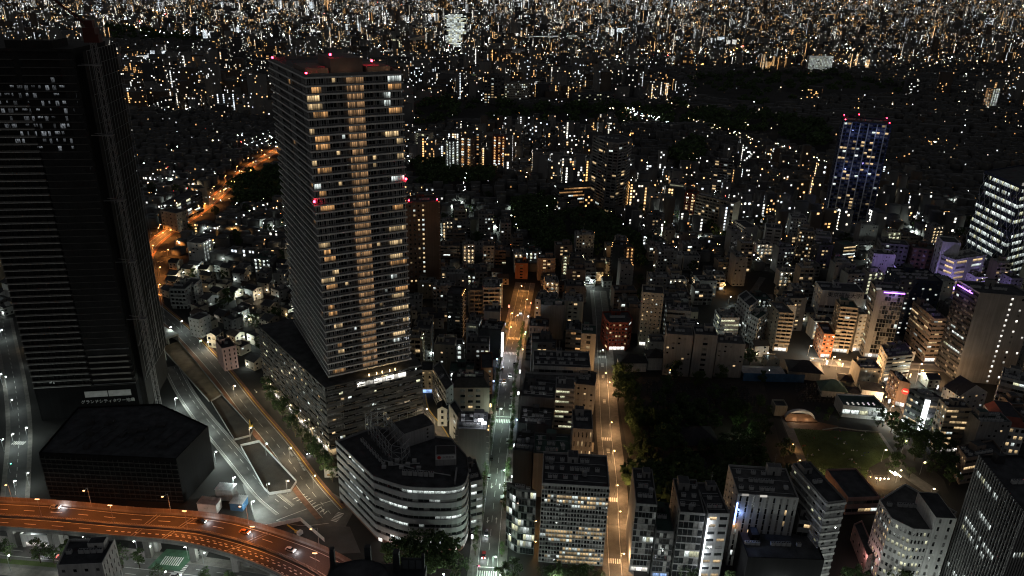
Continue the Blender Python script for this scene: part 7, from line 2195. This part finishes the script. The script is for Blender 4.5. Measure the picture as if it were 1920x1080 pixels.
ADDED_BULB = []  # bulbs added on every other house to bring more light into the lanes
for m_ in (LAMP_W, LAMP_M):
    k = MB(); k.cyl(0, 0, 0, .35, .2, m_, 8); k.cyl(0, 0, .35, .42, .26, M_DARK, 8); ADDED_BULB.append(k.mesh('added_house_lamp'))
cand = []
y = 300.0
while y < 1250:
    dep = rf_.uniform(11, 15)
    x = -.8 * y
    while x < .85 * y:
        wd = rf_.uniform(11, 15)
        cand.append((x + wd / 2 + rf_.uniform(-1, 1), y + dep / 2 + rf_.uniform(-1, 1)))
        x += wd + (5 if rf_.random() < .18 else 0)
    y += dep + (5.5 if rf_.random() < .4 else .5)
cand = [c for c in cand if visible(*c)]
nh = nb = 0
REST = []           # simple far houses: x, y, w, d, h, angle
LAMPQ = []
def zone_block(x, y):
    """chance that a lot carries a mid-rise block instead of a house"""
    s = x / y
    if y < 620 and s > -.12: return .62
    if s > -.15 and y < 820: return .5
    if s < -.2 and y < 700: return .08
    if y < 760: return .22 if s > -.1 else .06
    return .22 if s > -.1 else .05
for (x, y) in cand:
    b = rf_.random() < zone_block(x, y)
    ok = True
    hw = 7.5 if b else 5.2
    for dx in (-hw, 0, hw):
        for dy in (-hw * .8, 0, hw * .8):
            if occ_hit((x + dx, y + dy)):
                ok = False
    if not ok:
        continue
    # keep dark holes where the photograph has trees between houses
    if rf_.random() < (.06 if y < 620 else .1):
        REST.append((x, y, None)); continue
    ang = (.06 if x > -120 else -.55 if x < -150 and y < 520 else -.2) + rf_.gauss(0, .03) + rf_.choice([0, 0, 0, math.pi])
    if b and nb < 190:
        i = nb % 24
        if i not in BP:
            w, d, h, wall, kd, sk, nf = block_proto(i, x, y)
            poly = [(x - w / 2, y - d / 2), (x + w / 2, y - d / 2), (x + w / 2, y + d / 2), (x - w / 2, y + d / 2)]
            rt_, _, _ = building('x', poly, h, wall, kd, sk, dict(rk=1 if i % 3 else 2), 'apartment_block', 'apartment block', 0, random.Random(i))
            BP[i] = (rt_, wall, kd, nf)
            o = rt_
        else:
            o = copy_tree(BP[i][0]); o.location = (x, y, 0)
            o.rotation_euler = (0, 0, (ang % math.pi) if ang < 2 else ang - math.pi)
        _, wall, kd, nf = BP[i]
        kw = {'balc': 'balconied', 'mid': 'plain', 'grid': 'many windowed', 'corr': 'deck access', 'ribbon': 'ribbon windowed', 'sparse': 'sparsely windowed'}[kd.split(',')[0]]
        o['label'] = '%s %s %d storey block %s' % (WN[wall], kw, nf, near_label(x, y))
        o['group'] = 'mid rise blocks among the houses'
        occ_add([(x - 7, y - 6), (x + 7, y - 6), (x + 7, y + 6), (x - 7, y + 6)])
        nb += 1
    elif nh < 298:
        i = rf_.randrange(14)
        wmsh, rmsh, pmsh, wn_, rn_, _ = HP[i]
        t = thing('house', '%s %s low house %s' % (wn_, rn_, near_label(x, y)), 'house', (x, y, 0), ang, 'low houses between the streets')
        obj('wall', wmsh, t); obj('roof', rmsh, t); obj('window', pmsh, t, 'stuff')
        if nh % 2 == 0:
            w_, d_, h_ = HP[i][5]; s_ = 1 if rf_.random() < .5 else -1
            obj('added_house_lamp', ADDED_BULB[nh % 3 == 0], t, None, (s_ * w_ * .3, -d_ / 2 - .25, 2.5)); lamp(t, (s_ * w_ * .3, -d_ / 2 - .9, 2.7), rf_.uniform(40, 200), (.9, 1, .92) if nh % 3 else (1, .72, .4), .2)
        nh += 1
    else:
        REST.append((x, y, ang, b))
    if rf_.random() < (.36 if y < 620 else .30 if y < 900 else .12):
        LAMPQ.append((x + rf_.uniform(5.5, 7.5), y - rf_.uniform(5.5, 7)))
nlz = 0
random.Random(12).shuffle(LAMPQ)
LAMPQ.sort(key=lambda p: p[1] > 860)
for (x, y) in LAMPQ:
    if nlz >= 135: break
    if occ_hit((x, y)): continue
    q = rf_.random()
    kd = 'w' if q < .72 else ('m' if q < .9 else 'o')
    street_lamp(x, y, kd, rf_.uniform(400, 1300) * (1.0 if y < 620 else 1.6), {'w': 'white', 'm': 'warm white', 'o': 'orange'}[kd] + ' lane lamp ' + near_label(x, y), 'lane lamps among the houses', .75, rf_.uniform(0, 6.28))
    nlz += 1

# ---------------------------------------------------------------- the distant city: one mass of buildings, lit by their own windows
def far_facade(name, wallc, p_cell, p_col, warm, strength):
    """walls too far away to tell the windows apart: room lights in a window grid, stair columns lit top to bottom"""
    m, nt, bs = _base(name)
    N = nt.nodes.new; L = nt.links.new
    uv = N('ShaderNodeUVMap'); sp_ = N('ShaderNodeSeparateXYZ'); L(uv.outputs[0], sp_.inputs[0])
    def M(op, a, b=None, c=None):
        n = N('ShaderNodeMath'); n.operation = op
        for i, v in enumerate((a, b, c)):
            if v is None: continue
            if isinstance(v, (int, float)): n.inputs[i].default_value = v
            else: L(v, n.inputs[i])
        return n.outputs[0]
    u, v = sp_.outputs['X'], sp_.outputs['Y']
    fu, fv = M('FLOOR', u), M('FLOOR', v)
    idn = M('FLOOR', M('DIVIDE', u, 64.0))
    def WNz(x, y, sd):
        c = N('ShaderNodeCombineXYZ')
        for i, q in enumerate((x, y, sd)):
            if isinstance(q, (int, float)): c.inputs[i].default_value = q
            else: L(q, c.inputs[i])
        w = N('ShaderNodeTexWhiteNoise'); w.noise_dimensions = '3D'; L(c.outputs[0], w.inputs['Vector']); return w
    r_id = WNz(idn, 3.0, 1.0); r_cell = WNz(fu, fv, 2.0); r_col = WNz(fu, idn, 5.0)
    cell = M('LESS_THAN', r_cell.outputs['Value'], M('MULTIPLY', r_id.outputs['Value'], p_cell * 2))
    col = M('LESS_THAN', r_col.outputs['Value'], M('MULTIPLY', M('POWER', WNz(idn, 9.0, 4.0).outputs['Value'], 2.0), p_col * 3))
    on = M('MAXIMUM', cell, col)
    xu, xv = M('FRACT', u), M('FRACT', v)
    mk = M('MULTIPLY', M('MULTIPLY', M('GREATER_THAN', xu, .2), M('LESS_THAN', xu, .8)), M('MULTIPLY', M('GREATER_THAN', xv, .25), M('LESS_THAN', xv, .85)))
    br = M('MULTIPLY_ADD', WNz(fu, fv, 7.0).outputs['Value'], .9, .35)
    e_ = M('MULTIPLY', M('MULTIPLY', on, mk), M('MULTIPLY', br, strength))
    cr_ = N('ShaderNodeValToRGB'); el = cr_.color_ramp.elements
    el[0].position = 0; el[0].color = (1, .48, .14, 1); el[1].position = 1; el[1].color = (.72, .86, 1, 1)
    a = cr_.color_ramp.elements.new(warm * .8); a.color = (1, .62, .27, 1)
    b = cr_.color_ramp.elements.new(min(.95, warm)); b.color = (1, .94, .78, 1)
    mixn = M('ADD', M('MULTIPLY', WNz(idn, 2.0, 8.0).outputs['Value'], .75), M('MULTIPLY', WNz(fu, fv, 11.0).outputs['Value'], .25))
    L(mixn, cr_.inputs[0]); L(cr_.outputs[0], bs.inputs['Emission Color']); L(e_, bs.inputs['Emission Strength'])
    bs.inputs['Base Color'].default_value = (*wallc, 1); bs.inputs['Roughness'].default_value = .8
    m.cycles.emission_sampling = 'NONE'
    MATS[name] = m
    return m
def in_dark(x, y):
    return any(inside((x, y), w_) for w_ in DARKZ)
FF = [far_facade('far_wall_grey', (.10, .10, .10), .06, .016, .45, 1.5), far_facade('far_wall_pale', (.16, .155, .145), .055, .03, .38, 1.6), far_facade('far_wall_brown', (.09, .07, .055), .06, .035, .65, 1.4), far_facade('far_wall_dark', (.05, .05, .052), .07, .01, .5, 1.4)]
FF.append(far_facade('far_wall_unlit', (.09, .088, .083), .008, .0, .5, .8))
FF += [far_facade('skyline_wall_grey', (.10, .10, .10), .10, .03, .36, 2.4), far_facade('skyline_wall_pale', (.14, .135, .13), .09, .06, .3, 2.6)]
def city_mass(name, arr, mats, house=False, label=None):
    """arr rows: x, y, w, d, h, angle, material, seed  ->  one mesh of walls and roofs"""
    n = len(arr)
    A = np.array(arr, dtype=np.float64)
    x, y, w, d, h, an, mi, sd = A.T
    c, s = np.cos(an), np.sin(an)
    cx = np.array([-.5, .5, .5, -.5]); cy = np.array([-.5, -.5, .5, .5])
    px = x[:, None] + (cx * w[:, None]) * c[:, None] - (cy * d[:, None]) * s[:, None]
    py = y[:, None] + (cx * w[:, None]) * s[:, None] + (cy * d[:, None]) * c[:, None]
    V = np.zeros((n, 8, 3)); V[:, :4, 0] = px; V[:, :4, 1] = py; V[:, 4:, 0] = px; V[:, 4:, 1] = py; V[:, 4:, 2] = h[:, None]
    F_ = np.array([[0, 1, 5, 4], [1, 2, 6, 5], [2, 3, 7, 6], [3, 0, 4, 7], [4, 5, 6, 7]])
    faces = (F_[None] + (np.arange(n) * 8)[:, None, None]).reshape(-1, 4)
    nf = np.maximum(1, np.round(h / 3.1)); nw = np.maximum(1, np.round(w / 3.2)); nd = np.maximum(1, np.round(d / 3.2))
    UV = np.zeros((n, 5, 4, 2)); base = np.arange(n)
    for k_ in range(4):
        cols = nw if k_ % 2 == 0 else nd
        b0 = (base * 4 + k_) % 4096 * 64.0
        UV[:, k_, 0, 0] = b0; UV[:, k_, 1, 0] = b0 + cols; UV[:, k_, 2, 0] = b0 + cols; UV[:, k_, 3, 0] = b0
        UV[:, k_, 2, 1] = nf; UV[:, k_, 3, 1] = nf
    me = bpy.data.meshes.new(name)
    me.vertices.add(n * 8); me.vertices.foreach_set('co', V.ravel())
    me.loops.add(n * 20); me.loops.foreach_set('vertex_index', faces.ravel().astype(np.int32))
    me.polygons.add(n * 5); me.polygons.foreach_set('loop_start', np.arange(0, n * 20, 4, dtype=np.int32))
    for m in mats: me.materials.append(m)
    me.materials.append(M_ROOF); me.materials.append(M_ROOF2)
    mm = np.repeat(mi.astype(np.int32)[:, None], 5, 1); mm[:, 4] = len(mats) + (sd > .6)
    me.polygons.foreach_set('material_index', mm.ravel())
    ul = me.uv_layers.new(name='UVMap'); ul.data.foreach_set('uv', UV.ravel())
    me.update(calc_edges=True)
    o = obj(name, me, None, 'stuff')
    if label: o['label'] = label
    return o
rows = []
wood_boxes = [(w_, min(p[0] for p in w_), max(p[0] for p in w_), min(p[1] for p in w_), max(p[1] for p in w_)) for w_ in WOODS]
def in_wood(x, y):
    return any(a < x < b and c < y < d and inside((x, y), w_) for w_, a, b, c, d in wood_boxes)
for q in REST:
    if q[2] is None: continue
    x, y, ang, b = q
    rows.append((x, y, rf_.uniform(8, 12), rf_.uniform(7, 10), rf_.choice([6, 6, 7, 9]) if not b else (rf_.uniform(13, 32) if x > -60 and not in_dark(x, y) else rf_.uniform(8, 13)), ang, (rf_.choice([0, 1, 2, 3, 6]) if b else rf_.choice([0, 1, 4, 4, 4])) if not in_dark(x, y) else 4, rf_.random()))
city_mass('housing_mass', rows, FF, label='mass of houses and small blocks in the middle distance')
rows = []
y = 1250.0
rv = random.Random(99)
while y < 27000:
    st = 17 if y < 2200 else (30 if y < 4000 else (52 if y < 7000 else 85 if y < 12000 else 200))
    x = -.85 * y
    while x < .9 * y:
        xx = x + rv.uniform(-.3, .3) * st; yy = y + rv.uniform(-.3, .3) * st
        x += st * rv.uniform(.8, 1.3)
        if not visible(xx, yy) or in_wood(xx, yy) or occ_hit((xx, yy)): continue
        cl = math.sin(xx * .0021 + 1.3) + math.sin(yy * .0017 + xx * .0008) + .7 * math.sin(xx * .006 + yy * .004)
        if rv.random() < .12 + (.2 if cl < -1 else 0): continue
        tall = rv.random()
        pt_ = .07 + .09 * max(0, cl) + (.07 if y > 2600 else 0)
        if tall < pt_ * .22: h = rv.uniform(40, 75); w, d = rv.uniform(16, 30), rv.uniform(14, 20)
        elif tall < pt_ * 2.2: h = rv.uniform(16, 38); w, d = rv.uniform(14, 40), rv.uniform(11, 16)
        else: h = rv.uniform(6, 12); w, d = rv.uniform(9, 14), rv.uniform(8, 12)
        if y > 12000: w *= 1.6; d *= 1.6; h *= 1.5
        if y > 4000: w *= 1.5; d *= 1.5; h *= 1.15
        dk_ = in_dark(xx, yy)
        if dk_ and h > 14: h = rv.uniform(6, 12)
        mt = 4 if dk_ and rv.random() < .8 else (rv.choice([0, 1, 1, 2, 3]) if h > 14 or rv.random() < .3 else 4)
        if y > 3300 and xx / yy > .22 and mt != 4 and rv.random() < .75: mt = rv.choice([0, 1, 2, 4])
        elif y > 3300 and mt != 4: mt = rv.choice([5, 6, 6, 2, 3])
        if y > 3300 and mt == 4 and rv.random() < .5: mt = 5
        rows.append((xx, yy, w, d, h, rv.choice([.06, .3, -.3, .9]) + rv.gauss(0, .1), mt, rv.random()))
    y += st * 1.05
SLM = len(FF)
FF += [far_facade('estate_wall_white', (.2, .2, .2), .0, 1.2, .02, 1.7), far_facade('estate_wall_mixed', (.14, .14, .135), .06, .35, .45, 1.9), far_facade('estate_wall_amber', (.14, .12, .1), .05, .5, .97, 1.0), far_facade('estate_wall_near', (.16, .155, .15), .10, .22, .5, 1.8)]
for x0, y0, x1, y1, n_, h_, m_ in SLAB:
    sc_ = max(1.0, y0 / 2600)
    for i in range(int(n_)):
        t = (i + .5) / n_
        w_ = math.hypot(x1 - x0, 0) / n_ * rv.uniform(.45, .85)
        rows.append((x0 + (x1 - x0) * t, y0 + (y1 - y0) * t * rv.uniform(.6, 1.2), max(12, min(90, w_)), 14 * sc_, h_ * rv.uniform(.6, 1.25), rv.gauss(0, .12), SLM + {1: 0, 0: 1, 2: 2, 3: 3}[int(m_)], rv.random()))
city_mass('distant_city', rows, FF, label='mass of distant city blocks reaching the horizon')
# a crowd of high rises near the skyline, upper left and middle
for i in range(70):
    pass
# lamps of the distant streets: thousands of tiny bulbs on masts
def bulbs(name, pts, m_list, label):
    k_v = []; k_f = []; k_m = []
    for (x, y, z, r, mi_) in pts:
        i = len(k_v)
        k_v += [(x - r, y, z), (x + r, y, z), (x, y - r, z), (x, y + r, z), (x, y, z - r), (x, y, z + r)]
        for f in ((0, 2, 5), (2, 1, 5), (1, 3, 5), (3, 0, 5), (2, 0, 4), (1, 2, 4), (3, 1, 4), (0, 3, 4)):
            k_f.append(tuple(i + t for t in f)); k_m.append(mi_)
    me = bpy.data.meshes.new(name); me.from_pydata(k_v, [], k_f)
    for m in m_list: me.materials.append(m)
    me.polygons.foreach_set('material_index', k_m); me.update()
    o = obj(name, me, None, 'stuff'); o['label'] = label
    return o
BM = [emit('far_bulb_white', (.9, .97, 1), 14), emit('far_bulb_warm', (1, .78, .45), 12), emit('far_bulb_orange', (1, .46, .13), 10), emit('far_bulb_red', (1, .05, .05), 25), emit('far_bulb_pale', (.9, 1, .75), 12), emit('far_bulb_white_dim', (.85, .95, 1), 4), emit('far_bulb_amber_dim', (1, .52, .2), 3.5), emit('far_bulb_glare', (.95, .98, 1), 45)]
pts = []
for _ in range(30000):
    t = rv.random()
    y = 620 * (16000 / 620) ** (t ** .95)
    x = rv.uniform(-.78, .82) * y
    if in_wood(x, y) and rv.random() < .95: continue
    cl = math.sin(x * .0035 + 2) + math.sin(y * .0027 + x * .0012) + .8 * math.sin(x * .011 + y * .004)
    if cl < .3 and rv.random() < .45: continue
    if y < 4000 and rv.random() < .75 and in_dark(x, y): continue
    if y < 1250 and rv.random() < .6: continue
    if 1250 < y < 2400 and rv.random() < .3: continue
    if cl < -.8 and rv.random() < .5: continue
    s = max(.14, min(3.5, y * .00038 * rv.choice([.45, .55, .7, .8, 1, 1.2, 1.9])))
    q = rv.random() * (1 if x / y < .2 else 1.0)
    if x / y > .2 and rv.random() < .5: q = rv.uniform(.42, .8)
    pts.append((x, y, rv.uniform(4, 9) if rv.random() < .7 else rv.uniform(10, 26), s, 0 if q < .16 else 5 if q < .42 else 1 if q < .54 else 6 if q < .76 else 2 if q < .86 else 4 if q < .965 else 7 if q < .985 else 3))
# lit avenues in the distance
def avenue_bulbs(a, b, n, mi_, sz, jit=6):
    for i in range(n):
        t = (i + rv.random() * .5) / n
        pts.append((a[0] + (b[0] - a[0]) * t + rv.uniform(-jit, jit), a[1] + (b[1] - a[1]) * t + rv.uniform(-jit, jit), rv.uniform(5, 10), sz * rv.uniform(.6, 1.5), mi_ if rv.random() < .75 else rv.choice([0, 1, 4])))
avenue_bulbs((70, 2300), (260, 1650), 90, 0, .9, 14); avenue_bulbs((260, 1650), (420, 1250), 40, 1, .6, 8)
avenue_bulbs((-640, 1500), (-560, 1280), 60, 0, .55, 4); avenue_bulbs((300, 1330), (480, 900), 70, 1, .45, 6)
avenue_bulbs((-333, 1080), (-310, 1500), 40, 0, .6, 10); avenue_bulbs((-330, 1050), (-290, 1250), 30, 2, .6, 8)
avenue_bulbs((150, 720), (110, 540), 26, 4, .3, 3); avenue_bulbs((-60, 900), (-52, 640), 24, 0, .3, 2); avenue_bulbs((195, 640), (240, 600), 18, 0, .35, 6)
avenue_bulbs((900, 2450), (1150, 2480), 12, 0, 2.2, 20); avenue_bulbs((2300, 4000), (2700, 4200), 20, 0, 2.5, 60)
for x, y, rr, n, s, mi_ in CLUST:
    for _ in range(n):
        pts.append((x + rv.gauss(0, rr * .6), y + rv.gauss(0, rr * .7), rv.uniform(4, 16), s * rv.uniform(.5, 1.4), mi_ if rv.random() < .55 else rv.choice([0, 1, 2, 4, 3, 5, 6, 7, 7])))
bulbs('distant_street_lamps', pts, BM, 'thousands of distant street lamps and signs')
# woods that read as dark masses
wm_ = MB()
for wi, w_ in enumerate(WOODS):
    xs = [p[0] for p in w_]; ys = [p[1] for p in w_]
    far = min(ys) > 900
    n_ = 90 if far else 150; c_ = 0; tr_n = 0
    while c_ < n_ and tr_n < 4000:
        tr_n += 1
        x, y = rv.uniform(min(xs), max(xs)), rv.uniform(min(ys), max(ys))
        if not inside((x, y), w_): continue
        c_ += 1
        s = rv.uniform(4, 7) * (2.0 if far else 1)
        for _ in range(60):
            dv_ = Vector((rv.gauss(0, 1), rv.gauss(0, 1), abs(rv.gauss(0, .8)))).normalized() * s * (rv.random() ** .4)
            p = Vector((x, y, s * .7)) + dv_
            a = Vector((rv.gauss(0, 1), rv.gauss(0, 1), rv.gauss(0, .5))).normalized(); b = a.orthogonal().normalized(); l = s * .28
            wm_.quad([p - a * l, p + b * l * .6, p + a * l, p - b * l * .6], M_LEAF2 if rv.random() < .6 else M_LEAF)
wo_ = wm_.build('distant_woods', None, 'stuff'); wo_['label'] = 'dark woods between the houses'
# trees standing in the gaps between the houses
ng = 0
for q in REST:
    if q[2] is None and ng < 120 and not occ_hit((q[0], q[1])):
        tree(q[0], q[1], rtree.uniform(.9, 1.3), 'dark tree between houses ' + near_label(q[0], q[1]), 'trees between the houses', 'house_tree', False, True, 0); ng += 1
